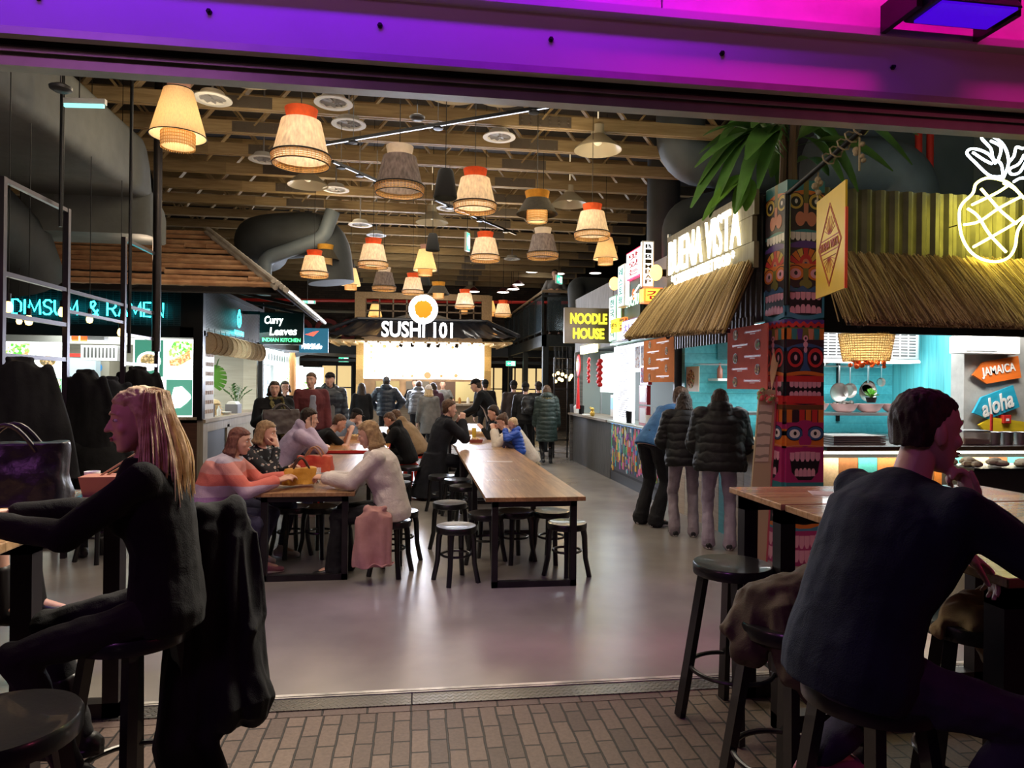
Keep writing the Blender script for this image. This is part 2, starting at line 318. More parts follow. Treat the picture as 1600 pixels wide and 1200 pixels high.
def remesh(mb, vox, smooth=3, fold=0., fscale=9., seed=0, fdir=(1, 1, 1), ridge=0., per=.09):
    me = bpy.data.meshes.new('t'); me.from_pydata(mb.v, [], mb.f); bm = bmesh.new(); bm.from_mesh(me); bmesh.ops.remove_doubles(bm, verts=bm.verts, dist=1e-6); bm.to_mesh(me); bm.free()
    t = bpy.data.objects.new('t', me); TMP.collection.objects.link(t)
    r = t.modifiers.new('r', 'REMESH'); r.mode = 'VOXEL'; r.voxel_size = vox; r.use_smooth_shade = True
    if smooth: q = t.modifiers.new('s', 'SMOOTH'); q.factor = .5; q.iterations = smooth
    TMP.view_layers[0].update(); out = bpy.data.meshes.new_from_object(t.evaluated_get(TMP.view_layers[0].depsgraph))
    bpy.data.objects.remove(t); bpy.data.meshes.remove(me)
    if fold:
        n = len(out.vertices); co = np.empty(n * 3); out.vertices.foreach_get('co', co); co = co.reshape(-1, 3); no = np.empty(n * 3); out.vertex_normals.foreach_get('vector', no); no = no.reshape(-1, 3)
        f = np.array(fdir) * fscale; a = np.empty(n)
        for i in range(n):
            p = co[i] * f; a[i] = mnoise.turbulence(V((p[0] + seed, p[1], p[2])), 2, False)
        if ridge: a = a * fold + ridge * np.abs(np.sin((co[:, 2] + .25 * co[:, 0] * a) * math.pi / per)) ** .6; fold = 1
        co += no * ((a - (.5 if not ridge else 0)) * fold)[:, None]; out.vertices.foreach_set('co', co.ravel())
    out.polygons.foreach_set('use_smooth', [True] * len(out.polygons)); out.update()
    return out
def link_mesh(name, me, m, parent):
    me.name = name; me.materials.clear(); me.materials.append(m); o = bpy.data.objects.new(name, me); COL.objects.link(o); o.parent = parent; return o
# ================================================================ people
SKIN = mat('skin_fair', (.62, .36, .27), .5, sss=.12, bump=.05, bscale=220)
SKIN2 = mat('skin_warm', (.50, .27, .18), .5, sss=.12, bump=.05, bscale=220)
EYE_W = mat('eye_white', (.75, .73, .7), .25); IRIS = mat('eye_iris', (.03, .025, .02), .2); LIP = mat('lip', (.45, .16, .14), .45)
def hairmat(n, c1, c2): return fabric(n, c1, c2, 500, .45, .5, 30)
H_DARK = hairmat('hair_dark_brown', (.018, .011, .008), (.045, .028, .018)); H_BROWN = hairmat('hair_brown', (.06, .032, .02), (.13, .07, .04))
H_BLOND = hairmat('hair_blonde', (.50, .34, .17), (.78, .60, .38)); H_DBLOND = hairmat('hair_dark_blonde', (.20, .12, .06), (.38, .25, .13)); H_GREY = hairmat('hair_ash', (.12, .10, .09), (.2, .17, .14))
def ringx(c, ax, ay, rx, ry, n=16): return [c + ax * rx * math.cos(2 * PI * k / n) + ay * ry * math.sin(2 * PI * k / n) for k in range(n)]
def loft(mb, st, n=16):
    """closed tube through stations (centre, x axis, y axis, rx, ry)"""
    R = [ringx(*s, n) for s in st]; vs = [p for r in R for p in r]; fs = []; m = len(R)
    for i in range(m - 1):
        for j in range(n):
            k = (j + 1) % n; fs.append((i * n + j, i * n + k, (i + 1) * n + k, (i + 1) * n + j))
    a = len(vs); vs += [st[0][0], st[-1][0]]
    for j in range(n):
        k = (j + 1) % n; fs += [(a, k, j), (a + 1, (m - 1) * n + j, (m - 1) * n + k)]
    mb.add(vs, fs, True)
def rcone(mb, p, r, q, r2=None, n=12):
    p = V(p); q = V(q); r2 = r if r2 is None else r2; d = q - p
    if d.length < 1e-6: d = V((0, 0, 1e-4))
    d.normalize(); x, y = ortho(d); st = []
    for a in (80, 50, 20): t = math.radians(a); st.append((p - d * r * math.sin(t), x, y, r * math.cos(t), r * math.cos(t)))
    for a in (20, 50, 80): t = math.radians(a); st.append((q + d * r2 * math.sin(t), x, y, r2 * math.cos(t), r2 * math.cos(t)))
    loft(mb, st, n)
def limb(mb, pts, rs, puff=0., per=.075, n=14):
    """tapered limb through joints; puff gives the quilted ridges of a down jacket"""
    for i in range(len(pts) - 1):
        if not puff: rcone(mb, pts[i], rs[i], pts[i + 1], rs[i + 1], n); continue
        p, q = V(pts[i]), V(pts[i + 1]); L = (q - p).length; k = max(2, round(L / per)); d = (q - p).normalized(); x, y = ortho(d)
        for j in range(k):
            t0 = (j + .5) / k; r = rs[i] + (rs[i + 1] - rs[i]) * t0; c = p.lerp(q, t0); h = L / k * .72; st = []
            for a in (-75, -40, 0, 40, 75): t = math.radians(a); st.append((c + d * h * math.sin(t), x, y, r * (1 + puff) * math.cos(t) ** .22, r * (1 + puff) * math.cos(t) ** .22))
            loft(mb, st, n)
def ik(a, t, l1, l2, pole):
    a = V(a); t = V(t); d = t - a; L = d.length
    if L > (l1 + l2) * .995: t = a + d.normalized() * (l1 + l2) * .995; d = t - a; L = d.length
    L = max(L, abs(l1 - l2) + .02); u = d.normalized(); ca = max(-1, min(1, (l1 * l1 + L * L - l2 * l2) / (2 * l1 * L)))
    p = V(pole); p = p - u * p.dot(u); p = p.normalized() if p.length > 1e-4 else ortho(u)[0]
    return a + u * l1 * ca + p * l1 * math.sqrt(max(0, 1 - ca * ca)), t
def hand(mb, w, d, nrm, side, S, curl=.5, spread=.1, thumb=.5, point=False):
    """palm, five fingers with bends, thumb from the side of the palm; d towards the fingers, nrm out of the palm"""
    d = V(d).normalized(); nrm = V(nrm); nrm = (nrm - d * nrm.dot(d)).normalized(); x = d.cross(nrm).normalized() * side  # x: thumb side
    s = S; c0 = w + d * .005 * s
    loft(mb, [(c0 - d * .02 * s, x, nrm, .024 * s, .019 * s), (c0 + d * .02 * s, x, nrm, .033 * s, .017 * s), (c0 + d * .06 * s, x, nrm, .041 * s, .016 * s), (c0 + d * .088 * s, x, nrm, .039 * s, .013 * s), (c0 + d * .097 * s, x, nrm, .03 * s, .008 * s)], 14)
    for k, (off, ln) in enumerate(((.031, .072), (.0105, .08), (-.0105, .074), (-.031, .058))):
        p = c0 + d * (.088 - abs(off) * .15) * s + x * off * s; dd = (d + x * off * spread * 14 * .3).normalized(); a = 0; cu = curl * (.75 + .12 * k)
        if point and k == 0: cu = .1
        for j, fr in enumerate((.44, .31, .25)):
            a += cu * (.9, 1.1, .8)[j]; v = (dd * math.cos(a) + nrm * math.sin(a)); q = p + v * ln * fr * s
            rcone(mb, p, (.0096 - .0008 * j) * s, q, (.0090 - .001 * j) * s, 9); p = q
    p = c0 + d * .018 * s + x * .026 * s; a = .9 - thumb * .35
    for j, ln in enumerate((.042, .034, .028)):
        v = (d * math.cos(a) + x * math.sin(a) + nrm * (.25 + thumb * .45)).normalized(); q = p + v * ln * s; rcone(mb, p, (.0135 - .002 * j) * s, q, (.0118 - .002 * j) * s, 9); p = q; a -= .28
def person(label, x, y, yaw, H=1.72, ph=None, lean=0., slouch=0., side=0., twist=0., hy=0., hp=0., hr=0., hands=(None, None), feet=(None, None), fyaw=(0, 0), female=False,
           bulk=1., top='sweater', tmat=None, tthick=.012, puff=0., tail=0., tailw=(.22, .18), hood=False, fur=None, collar=None, legm=None, legw=1., flare=0., shoem=None, shoe='shoe',
           hair='short', hmat=None, hlen=.2, skin=None, vox=.009, hopt=({}, {}), hat=None, group=None, fold=.012, elbow=((-.5, -.5, -.6), (.5, -.5, -.6)), knee=None, z0=0., bare=0., skirt=None, beard=False, hs=1., specs=False, inner=None, hem=0.):
    S = H / 1.75; skin = skin or SKIN; yw = math.radians(yaw)
    root = thing('person', label, 'person', (x, y, z0), yw, group)
    X = V((1, 0, 0)); ph = (.93 * S) if ph is None else ph; pel = V((0, 0, ph)); l = math.radians(lean); sl = math.radians(slouch); sd = math.sin(math.radians(side))
    def D(a): return V((sd, math.sin(a), math.cos(a))).normalized()
    mid = pel + D(l) * .25 * S; nk = mid + D(l + sl) * .27 * S; tw = math.radians(twist)
    cx = V((math.cos(tw), math.sin(tw), -sd * .5)).normalized(); cup = D(l + sl); cy = cup.cross(cx).normalized(); cx = cy.cross(cup).normalized()
    pup = D(l * .6); py = pup.cross(X).normalized()
    shw = (.165 if female else .185) * S * (1 + (bulk - 1) * .5)
    sh = [nk - cup * .05 * S + cx * s * shw for s in (-1, 1)]
    # head frame
    hyw = math.radians(hy) + tw; hpt = math.radians(hp); fwd = V((-math.sin(hyw), math.cos(hyw), 0)); hx = V((math.cos(hyw), math.sin(hyw), 0))
    hf = fwd * math.cos(hpt) - V((0, 0, 1)) * math.sin(hpt); hu = hx.cross(hf); rr = math.radians(hr); hx2 = hx * math.cos(rr) + hu * math.sin(rr); hu = hu * math.cos(rr) - hx * math.sin(rr); hx = hx2
    hsz = S * hs * (1.0 if not female else .97)
    hc = nk + cup * .042 * S + hu * .110 * hsz + hf * .024 * S
    HP = lambda a, b, c: hc + (hx * a + hf * b + hu * c) * hsz
    # arms
    ua, fa = .29 * S, .255 * S; EL = []; WR = []; HD = []
    for i, s in enumerate((-1, 1)):
        t = hands[i]
        if t is None: t = sh[i] + V((s * .07, .05, -.535 * S)); pole = V((s * .3, -1, 0))
        else: t = V(t); pole = V(elbow[i])
        e, wv = ik(sh[i], t, ua, fa, pole); EL.append(e); WR.append(wv); HD.append((wv - e).normalized())
    # legs
    HPJ = [pel + X * s * .09 * S - pup * .02 for s in (-1, 1)]; KN = []; AN = []; FD = []
    for i, s in enumerate((-1, 1)):
        t = feet[i]
        t = V((s * .11 * S, .0 if lean < 20 else -.05, .085 * S)) if t is None else V(t)
        k, a = ik(HPJ[i], t, .44 * S, .43 * S, (knee[i] if knee else (s * .12, 1, .3))); KN.append(k); AN.append(a)
        fy = math.radians(fyaw[i] + (-8 * s)); FD.append(V((-math.sin(fy), math.cos(fy), 0)))
    # ---- body, one surface
    b = MB()
    HR = [(-.112, .052, .017, .014), (-.1, .046, .034, .03), (-.075, .033, .047, .047), (-.045, .02, .058, .064), (-.01, .008, .067, .08), (.03, .0, .073, .09), (.065, -.004, .072, .09), (.095, -.008, .06, .074), (.114, -.012, .036, .045), (.12, -.012, .015, .02)]
    loft(b, [(HP(0, yy, z), hx, hf, rx * hsz, ry * hsz) for z, yy, rx, ry in HR], 20)
    rcone(b, HP(0, .083, .018), .0085 * hsz, HP(0, .104, -.022), .0125 * hsz, 8)                      # nose
    for s in (-1, 1):
        rcone(b, HP(s * .005, .09, -.022), .008 * hsz, HP(s * .013, .088, -.024), .0075 * hsz, 8)
        rcone(b, HP(s * .014, .083, .036), .009 * hsz, HP(s * .045, .07, .034), .009 * hsz, 8)          # brow
        b.ball(HP(s * .04, .058, -.02), (.021 * hsz, .02 * hsz, .022 * hsz), 10, 7, (hx, hf, hu))         # cheek
        b.ball(HP(s * .075, -.01, -.004), (.008 * hsz, .018 * hsz, .031 * hsz), 10, 7, (hx, hf, hu))      # ear
    b.ball(HP(0, .082, -.058), (.022 * hsz, .014 * hsz, .012 * hsz), 10, 7, (hx, hf, hu)); b.ball(HP(0, .066, -.098), (.02 * hsz, .014 * hsz, .014 * hsz), 10, 7, (hx, hf, hu))
    rcone(b, nk - cup * .03 * S, .058 * S * (.88 if female else 1), HP(0, -.02, -.05), .05 * S * (.85 if female else 1), 14)
    def torso(mb, t, k=1., low=0., p=0.):
        fb = bulk; st = [(-.09, .155, .11), (-.02, .17, .12), (.10, .150 if female else .158, .108), (.2, .14 if female else .158, .103), (.32, .16 if female else .176, .118), (.41, .168 if female else .185, .118), (.47, .152, .10), (.515, .098, .076), (.545, .055, .055)]
        def at(h):
            c = pel + D(l) * h * S if h < .25 else mid + D(l + sl) * (h - .25) * S; f = max(0, min(1, h / .4)); ax = X.lerp(cx, f).normalized(); up = (pup if h < .1 else cup); return c, ax, up.cross(ax).normalized()
        out = []
        if 1:
            for h, rx, ry in st:
                c, ax, ay = at(h); b2 = fb if h < .45 else 1 + (fb - 1) * .3; out.append((c + ay * (.01 if h > .3 else -.004), ax, ay, (rx * b2 * S + t) * k, (ry * b2 * S + t) * k))
            loft(mb, out, 20)
        if female and top != 'coat':
            for s in (-1, 1):
                c, ax, ay = at(.335); mb.ball(c + ax * s * .072 * S + ay * (.085 * S), (.062 * S + t * .6,) * 3, 12, 8)
    torso(b, -.012)
    for i, s in enumerate((-1, 1)):
        rcone(b, nk - cup * .05 * S + cx * s * .06, .05 * S, sh[i], .048 * S); rcone(b, sh[i], .046 * S, EL[i], .036 * S); rcone(b, EL[i], .036 * S, WR[i], .025 * S)
        o = dict(hopt[i]); dr = o.pop('dir', None) or HD[i]; nn = o.pop('n', None) or (V((-s, 0, 0)) if hands[i] is None else V((-s * .5, .2, -.8)))
        hand(b, WR[i] + HD[i] * .012, dr, nn, s, S, **({'curl': .4} | o))
        rcone(b, HPJ[i], (.066 if legm else .075) * S, KN[i], .046 * S); rcone(b, KN[i], .05 * S, KN[i].lerp(AN[i], .3), .05 * S); rcone(b, KN[i].lerp(AN[i], .3), .05 * S, AN[i], .033 * S)
        rcone(b, AN[i], .034 * S, AN[i] + FD[i] * .11 * S - V((0, 0, .04 * S)), .028 * S)
    link_mesh('body', remesh(b, vox, 1), skin, root)
    # ---- eyes, brows, lips
    if vox < .012:
        for s in (-1, 1):
            e = MB(); e.smooth = True; e.mat(EYE_W).ball(HP(s * .031, .071, .012), (.0135 * hsz, .0125 * hsz, .0075 * hsz), 12, 8, (hx, hf, hu)); e.mat(IRIS).ball(HP(s * .031, .0795, .012), .0055 * hsz, 8, 6); e.build('eye', None, root)
            e = MB(); e.tube([HP(s * .014, .092, .034), HP(s * .03, .088, .040), HP(s * .048, .075, .036)], [.0035 * hsz, .0042 * hsz, .002 * hsz], 6); e.build('eyebrow', hmat or H_DARK, root)
        e = MB(); e.smooth = True; e.ball(HP(0, .0925, -.054), (.023 * hsz, .0065 * hsz, .0045 * hsz), 12, 6, (hx, hf, hu)); e.ball(HP(0, .091, -.063), (.019 * hsz, .0065 * hsz, .005 * hsz), 12, 6, (hx, hf, hu)); e.build('lips', LIP, root)
    if specs:
        e = MB()
        for s in (-1, 1): e.tube([HP(s * .032 + .022 * math.cos(a), .1, .01 + .018 * math.sin(a)) for a in [2 * PI * k / 14 for k in range(14)]], .002, 5, closed=True); e.tube([HP(s * .054, .1, .014), HP(s * .08, .0, .014)], .002, 5)
        e.build('glasses', BLACK, root)
    # ---- hair
    hm = hmat or H_DARK; h = MB()
    if hair:
        up = [(-.065, -.058, .045, .035), (-.04, -.05, .066, .05), (.0, -.037, .077, .066), (.03, -.028, .082, .079), (.06, -.016, .083, .094), (.085, -.006, .079, .096), (.11, -.010, .064, .076), (.13, -.013, .038, .042), (.137, -.013, .012, .014)]
        if hair == 'crop': up = [(z * .97, yy, rx * .965, ry * .965) for z, yy, rx, ry in up[1:]]
        loft(h, [(HP(0, yy, z), hx, hf, rx * hsz, ry * hsz) for z, yy, rx, ry in up], 20)
        if hair == 'quiff':
            for k in range(5): rcone(h, HP(-.04 + .02 * k, .045, .095), .03 * hsz, HP(-.045 + .022 * k, .072, .112), .017 * hsz, 8)
        if hair in ('long', 'bob'):
            L = hlen; g = V((0, 0, -1)); back = -fwd
            for k in range(13):
                a = math.radians(-96 + 16 * k); base = HP(math.sin(a) * .078, -.012 - math.cos(a) * .075, .035); tip = HP(math.sin(a) * .086, -.02 - math.cos(a) * .082, -.06)
                out = (hx * math.sin(a) - fwd * math.cos(a)) * .018; q = tip + g * max(.02, (L - .06)) + out * (L / .2)
                limb(h, [base, tip, tip.lerp(q, .5) + out * .6, q], [.024 * hsz, .024 * hsz, .023 * hsz, .012 * hsz], n=8)
        if hair == 'bun': h.ball(HP(0, -.075, .10), (.036 * hsz,) * 3); h.ball(HP(.01, -.07, .12), (.025 * hsz,) * 3)
        if hair == 'pony': limb(h, [HP(0, -.10, .05), HP(0, -.15, -.0), HP(0, -.15, -.13)], [.03, .035, .015])
        link_mesh('hair', remesh(h, max(.006, vox * .8), 2, .005, 70, fdir=(1, 1, .25)), hm, root)
    if beard:
        q = MB(); loft(q, [(HP(0, .053, -.117), hx, hf, .02 * hsz, .02 * hsz), (HP(0, .046, -.103), hx, hf, .038 * hsz, .036 * hsz), (HP(0, .03, -.078), hx, hf, .052 * hsz, .0505 * hsz), (HP(0, .015, -.045), hx, hf, .0615 * hsz, .062 * hsz), (HP(0, .0, -.02), hx, hf, .069 * hsz, .06 * hsz)], 16); link_mesh('beard', remesh(q, vox, 1), hm, root)
    if hat:
        kind, km = hat; q = MB()
        if kind == 'beanie':
            loft(q, [(HP(0, -.02, .03), hx, hf, .086 * hsz, .1 * hsz), (HP(0, -.016, .05), hx, hf, .09 * hsz, .104 * hsz), (HP(0, -.014, .075), hx, hf, .088 * hsz, .1 * hsz), (HP(0, -.014, .11), hx, hf, .074 * hsz, .085 * hsz), (HP(0, -.018, .14), hx, hf, .045 * hsz, .05 * hsz), (HP(0, -.02, .155), hx, hf, .012 * hsz, .014 * hsz)], 20); link_mesh('beanie', remesh(q, max(.006, vox), 1), km, root)
        else:
            loft(q, [(HP(0, -.014, .045), hx, hf, .083 * hsz, .099 * hsz), (HP(0, -.014, .08), hx, hf, .083 * hsz, .098 * hsz), (HP(0, -.014, .115), hx, hf, .07 * hsz, .08 * hsz), (HP(0, -.014, .14), hx, hf, .035 * hsz, .04 * hsz), (HP(0, -.014, .145), hx, hf, .01, .01)], 20)
            loft(q, [(HP(0, .05, .052), hx, hf, .06 * hsz, .02 * hsz)] + [(HP(0, .07 + .012 * j, .052 - .004 * j), hu, hf, .006 * hsz, .01) for j in range(0)] + [(HP(0, .05, .06), hx, hf, .06 * hsz, .02 * hsz)], 12)
            q.ball(HP(0, .085, .05), (.062 * hsz, .075 * hsz, .007 * hsz), 16, 8, (hx, hf, hu)); link_mesh('cap', remesh(q, max(.006, vox * .8), 1), km, root)
    # ---- top garment
    t = tthick; g = MB(); tm = tmat or DARK
    torso(g, t)
    for i, s in enumerate((-1, 1)):
        rcone(g, nk - cup * .05 * S + cx * s * .045, .056 * S + t, sh[i] - cx * s * .012 - cup * .008, .054 * S + t)
        wp = EL[i].lerp(WR[i], .93 if not bare else max(.05, .93 - bare))
        if bare > .9: limb(g, [sh[i], sh[i].lerp(EL[i], .6)], [.053 * S + t, .052 * S + t])
        else: limb(g, [sh[i], EL[i], wp], [.051 * S + t, .045 * S + t, (.033 + hem) * S + t])
    if tail:      # coat skirt from the hips down
        seated = ph < .8; n = 6; st = []
        for k in range(n + 1):
            f = k / n; z = ph + .08 - f * tail; c = V((0, (-.03 if seated else 0) - (.06 * f if seated else 0), z)) + (D(l) - V((0, 0, 1))) * .08 * (1 - f); rx = (.165 * bulk * S + t) * (1 - f) + tailw[0] * f; ry = (.12 * bulk * S + t) * (1 - f) + tailw[1] * f
            st.append((c, X, V((0, 1, 0)), rx, ry))
        loft(g, st[::-1], 24)
        if seated:
            for i in (0, 1): rcone(g, HPJ[i], .095 * S, HPJ[i].lerp(KN[i], .6), .085 * S)
    if hood:
        c = nk + cup * .02 * S - cy * .075 * S
        for k in range(9):
            a = math.radians(-120 + 30 * k); p = nk + cup * (.035 + .012 * math.cos(a)) * S + (cx * math.sin(a) * .088 - cy * (math.cos(a) * .085)) * S; g.ball(p, (.036 + .016 * max(0, math.cos(a))) * S + t * .3, 10, 7)
        g.ball(c - cup * .03, (.085 * S, .055 * S, .07 * S), 12, 8, (cx, cy, cup))
    if collar == 'high': loft(g, [(nk - cup * .02, cx, cy, .075 * S, .07 * S), (nk + cup * .03 * S, cx, cy, .068 * S, .064 * S), (nk + cup * .07 * S + hf * .01, cx, cy, .064 * S, .062 * S)], 16)
    elif collar == 'crew': loft(g, [(nk - cup * .03, cx, cy, .085 * S, .075 * S), (nk + cup * .005 * S, cx, cy, .07 * S, .064 * S), (nk + cup * .018 * S, cx, cy, .062 * S, .058 * S)], 16)
    elif collar == 'coat':
        for k in range(9): a = math.radians(-130 + 32.5 * k); p = nk + cup * .02 * S + (cx * math.sin(a) * .075 - cy * (math.cos(a) * .07)) * S; rcone(g, p - cup * .03, .022 * S, p + cup * .03 * S, .016 * S, 8)
    link_mesh('coat' if top == 'coat' else ('jacket' if top == 'jacket' else top), remesh(g, vox, max(3, int(.075 / vox)), fold * .5, 9, seed=x * 7, ridge=.2 * puff, per=.095 * S), tm, root)
    if inner:   # open front: a strip of shirt
        q = MB(); loft(q, [(pel + cy * (.125 * S + t * .55) * bulk + V((0, 0, -.04)), cx, cy, .055 * S, .02)] + [(mid + D(l + sl) * hh * S + cy * (.113 * S + t * .8) * bulk, cx, cy, ww * S, .022) for hh, ww in ((-.02, .058), (.14, .06), (.2, .045))] + [(nk - cup * .035 * S + cy * .062 * S, cx, cy, .03 * S, .015)], 14); link_mesh('shirt', remesh(q, vox, 1), inner, root)
    if fur:
        q = MB()
        for k in range(15):
            a = math.radians(-140 + 20 * k); p = nk + cup * (.03 - .012 * math.cos(a)) * S + (cx * math.sin(a) * .115 - cy * (math.cos(a) * .11 + .02)) * S - V((0, 0, .05 * max(0, math.cos(a)))); q.ball(p, .034 * S, 9, 6)
        link_mesh('fur_trim', remesh(q, .008, 0, .045, 70), fur, root)
    # ---- trousers / skirt / shoes
    if legm:
        g = MB(); loft(g, [(pel - pup * .1 * S, X, py, .15 * S * bulk, .11 * S * bulk), (pel - pup * .03 * S, X, py, .178 * S * bulk, .13 * S * bulk), (pel + pup * .05 * S, X, py, .165 * S * bulk, .12 * S * bulk), (pel + pup * .09 * S, X, py, .158 * S * bulk, .112 * S * bulk)], 18)
        for i in (0, 1):
            lw = legw * S; cf = KN[i].lerp(AN[i], .3); en = AN[i] + V((0, 0, .005)); rcone(g, HPJ[i], .092 * lw, KN[i], .064 * lw); rcone(g, KN[i], .064 * lw, cf, .061 * lw); rcone(g, cf, .061 * lw, en, (.047 + flare) * lw)
            if flare: rcone(g, en, (.047 + flare) * lw, en - V((0, 0, .02)), (.05 + flare) * lw)
        link_mesh('trousers', remesh(g, vox, max(2, int(.04 / vox)), fold * .7, 11, seed=x * 3), legm, root)
    if skirt:
        sm, sl_ = skirt; g = MB(); k2 = [HPJ[i].lerp(KN[i], sl_) for i in (0, 1)]; loft(g, [(pel - pup * .09 * S, X, py, .15 * S, .12 * S), (pel, X, py, .19 * S, .14 * S), (pel + pup * .1 * S, X, py, .16 * S, .12 * S)], 18)
        for i in (0, 1): rcone(g, HPJ[i], .11 * S, k2[i], .10 * S)
        rcone(g, (HPJ[0] + HPJ[1]) / 2, .11 * S, (k2[0] + k2[1]) / 2, .095 * S); link_mesh('skirt', remesh(g, vox, 2, fold), sm, root)
    if shoem:
        for i in (0, 1):
            q = MB(); f = FD[i]; sx = f.cross(V((0, 0, 1))); a = AN[i]; z = a.z - .078 * S; fl = lambda u, hgt: V((a.x, a.y, z)) + f * u * S + V((0, 0, hgt * S))
            up = (AN[i] - KN[i]).normalized() * -1
            loft(q, [(fl(-.075, .03), sx, V((0, 0, 1)), .026 * S, .026 * S), (fl(-.05, .04), sx, V((0, 0, 1)), .036 * S, .04 * S), (fl(.0, .048), sx, V((0, 0, 1)), .038 * S, .048 * S), (fl(.06, .036), sx, V((0, 0, 1)), .042 * S, .036 * S), (fl(.12, .027), sx, V((0, 0, 1)), .046 * S, .027 * S), (fl(.165, .023), sx, V((0, 0, 1)), .036 * S, .022 * S), (fl(.185, .02), sx, V((0, 0, 1)), .015 * S, .015 * S)], 14)
            rcone(q, a - V((0, 0, .02)), .044 * S, a + up * (.20 if shoe == 'boot' else .02) * S, (.056 if shoe == 'boot' else .043) * S)
            if shoe == 'boot': loft(q, [(fl(.05, .0), f, sx, .13 * S, .044 * S), (fl(.05, .022), f, sx, .135 * S, .048 * S)], 14)
            s_ = link_mesh('boot' if shoe == 'boot' else 'shoe', remesh(q, max(.005, vox * .8), 1), shoem, root)
            w_ = MB(); loft(w_, [(fl(.055, .0), f, sx, .13 * S, .042 * S), (fl(.055, .018), f, sx, .134 * S, .045 * S)], 18); w_.build('sole', mat('white_sole', (.55, .5, .48), .6) if shoe != 'boot' else BLACKW, s_)
    return root, dict(hc=hc, hf=hf, hx=hx, hu=hu, nk=nk, wr=WR, el=EL, sh=sh, kn=KN, an=AN, HP=HP, hsz=hsz, mid=mid, pel=pel, cx=cx, cy=cy, cup=cup)
# ================================================================ setting
CONC = mat('polished_concrete', (.23, .21, .19), .26, noise=.22, scale=1.3, bump=.06, bscale=14)
s_ = MB(); s_.bb((-10, 3.74, -.12), (10, 24, 0)); struct('floor', s_, CONC)
s_ = MB(); s_.bb((-10, -5, -.12), (10, 3.5, -.004)); struct('floor', s_, brickmat('street_clinkers', (.085, .058, .047), (.15, .105, .082), (.012, .009, .008), .20, .085, (0, 0, PI / 2), .006, .62))
s_ = MB(); s_.bb((-10, 3.5, -.12), (10, 3.56, -.002)); struct('trim_1', s_, brickmat('header_clinkers', (.09, .06, .05), (.13, .09, .075), (.012, .009, .008), .22, .3, (0, 0, 0), .006, .6))
def diamond_plate():
    m, nt, b = _nt('diamond_plate'); L = nt.links.new; b.inputs['Metallic'].default_value = .9; b.inputs['Roughness'].default_value = .32; b.inputs['Base Color'].default_value = (.22, .21, .2, 1)
    tc = N(nt, 'ShaderNodeTexCoord'); hs = []
    for a, ph in ((PI / 4, 0), (-PI / 4, .5)):
        mp = N(nt, 'ShaderNodeMapping'); mp.inputs['Rotation'].default_value = (0, 0, a); L(tc.outputs['Object'], mp.inputs['Vector'])
        br = N(nt, 'ShaderNodeTexBrick'); br.inputs['Scale'].default_value = 1; br.inputs['Brick Width'].default_value = .05; br.inputs['Row Height'].default_value = .025; br.inputs['Mortar Size'].default_value = .0085; br.inputs['Mortar Smooth'].default_value = .5; L(mp.outputs[0], br.inputs['Vector']); hs.append(br)
    mn = N(nt, 'ShaderNodeMath', operation='MULTIPLY'); L(hs[0].outputs['Fac'], mn.inputs[0]); L(hs[1].outputs['Fac'], mn.inputs[1])
    bp = N(nt, 'ShaderNodeBump'); bp.inputs['Strength'].default_value = 1; bp.inputs['Distance'].default_value = .01; L(mn.outputs[0], bp.inputs['Height']); L(bp.outputs[0], b.inputs['Normal']); return m
DP = diamond_plate()
s_ = MB()
for i in range(8): s_.bb((-10 + i * 2.5, 3.56, -.1), (-10 + i * 2.5 + 2.494, 3.69, .004))
struct('trim_2', s_, DP)
s_ = MB(); s_.bb((-10, 3.69, -.1), (10, 3.70, .008)); s_.bb((-10, 3.715, -.1), (10, 3.74, .006)); s_.bb((-10, 3.70, -.1), (10, 3.715, -.01)); struct('trim_3', s_, mat('worn_rail', (.5, .48, .44), .45, .5, noise=.5, scale=6))
# facade above the opening
FP = mat('facade_paint', (.55, .5, .56), .55, noise=.04, scale=3)
s_ = MB(); s_.bb((-6, 3.31, 3.205), (8, 3.75, 3.46)); struct('wall_front', s_, FP)
s_ = MB(); s_.bb((-6, 3.24, 3.46), (8, 3.75, 3.50)); struct('trim_4', s_, FP)
s_ = MB(); s_.mat(mat('concrete_facade', (.62, .58, .6), .75, noise=.12, scale=4, bump=.3, bscale=9))
for a, b_ in ((-6, -2.4), (-2.39, 1.19), (1.2, 3.40), (3.42, 8)): s_.bb((a, 3.30, 3.5), (b_, 3.75, 6))
struct('wall_front', s_)
s_ = MB(); s_.mat(mat('galvanised', (.42, .42, .38), .42, .75, noise=.1)).bb((-6, 3.31, 3.17), (8, 3.36, 3.205)); s_.bb((-6, 3.36, 3.19), (8, 3.40, 3.204)); s_.bb((-6, 3.31 + .14, 3.09), (8, 3.53, 3.2))
s_.mat(BLACK).bb((-6, 3.40, 3.16), (8, 3.45, 3.203)); s_.mat(MATS['galvanised']).bb((-6, 3.415, 3.14), (8, 3.42, 3.17)); struct('trim_5', s_)
bolt = None
for i in range(9):
    X0 = aty(-210 + i * 267, 300, 3.31).x; q = MB(); q.cyl((0, 0, 0), (0, -.012, 0), .013, n=6); q.cyl((0, -.012, 0), (0, -.022, 0), .007, n=8)
    if bolt is None: bolt = q.build('facade_bolt', BLACK, loc=(X0, 3.31, 3.335)); tag(bolt, 'black hex bolt head in the purple and magenta lit steel fascia', 'bolt', 'bolts along the fascia')
    else: o = bolt.copy(); COL.objects.link(o); o.location = (X0, 3.31, 3.335)
f = thing('floodlight', 'dark floodlight housing glowing blue under the magenta concrete wall, top right', 'floodlight', (aty(1510, 0, 3.0).x, 3.0, 3.47))
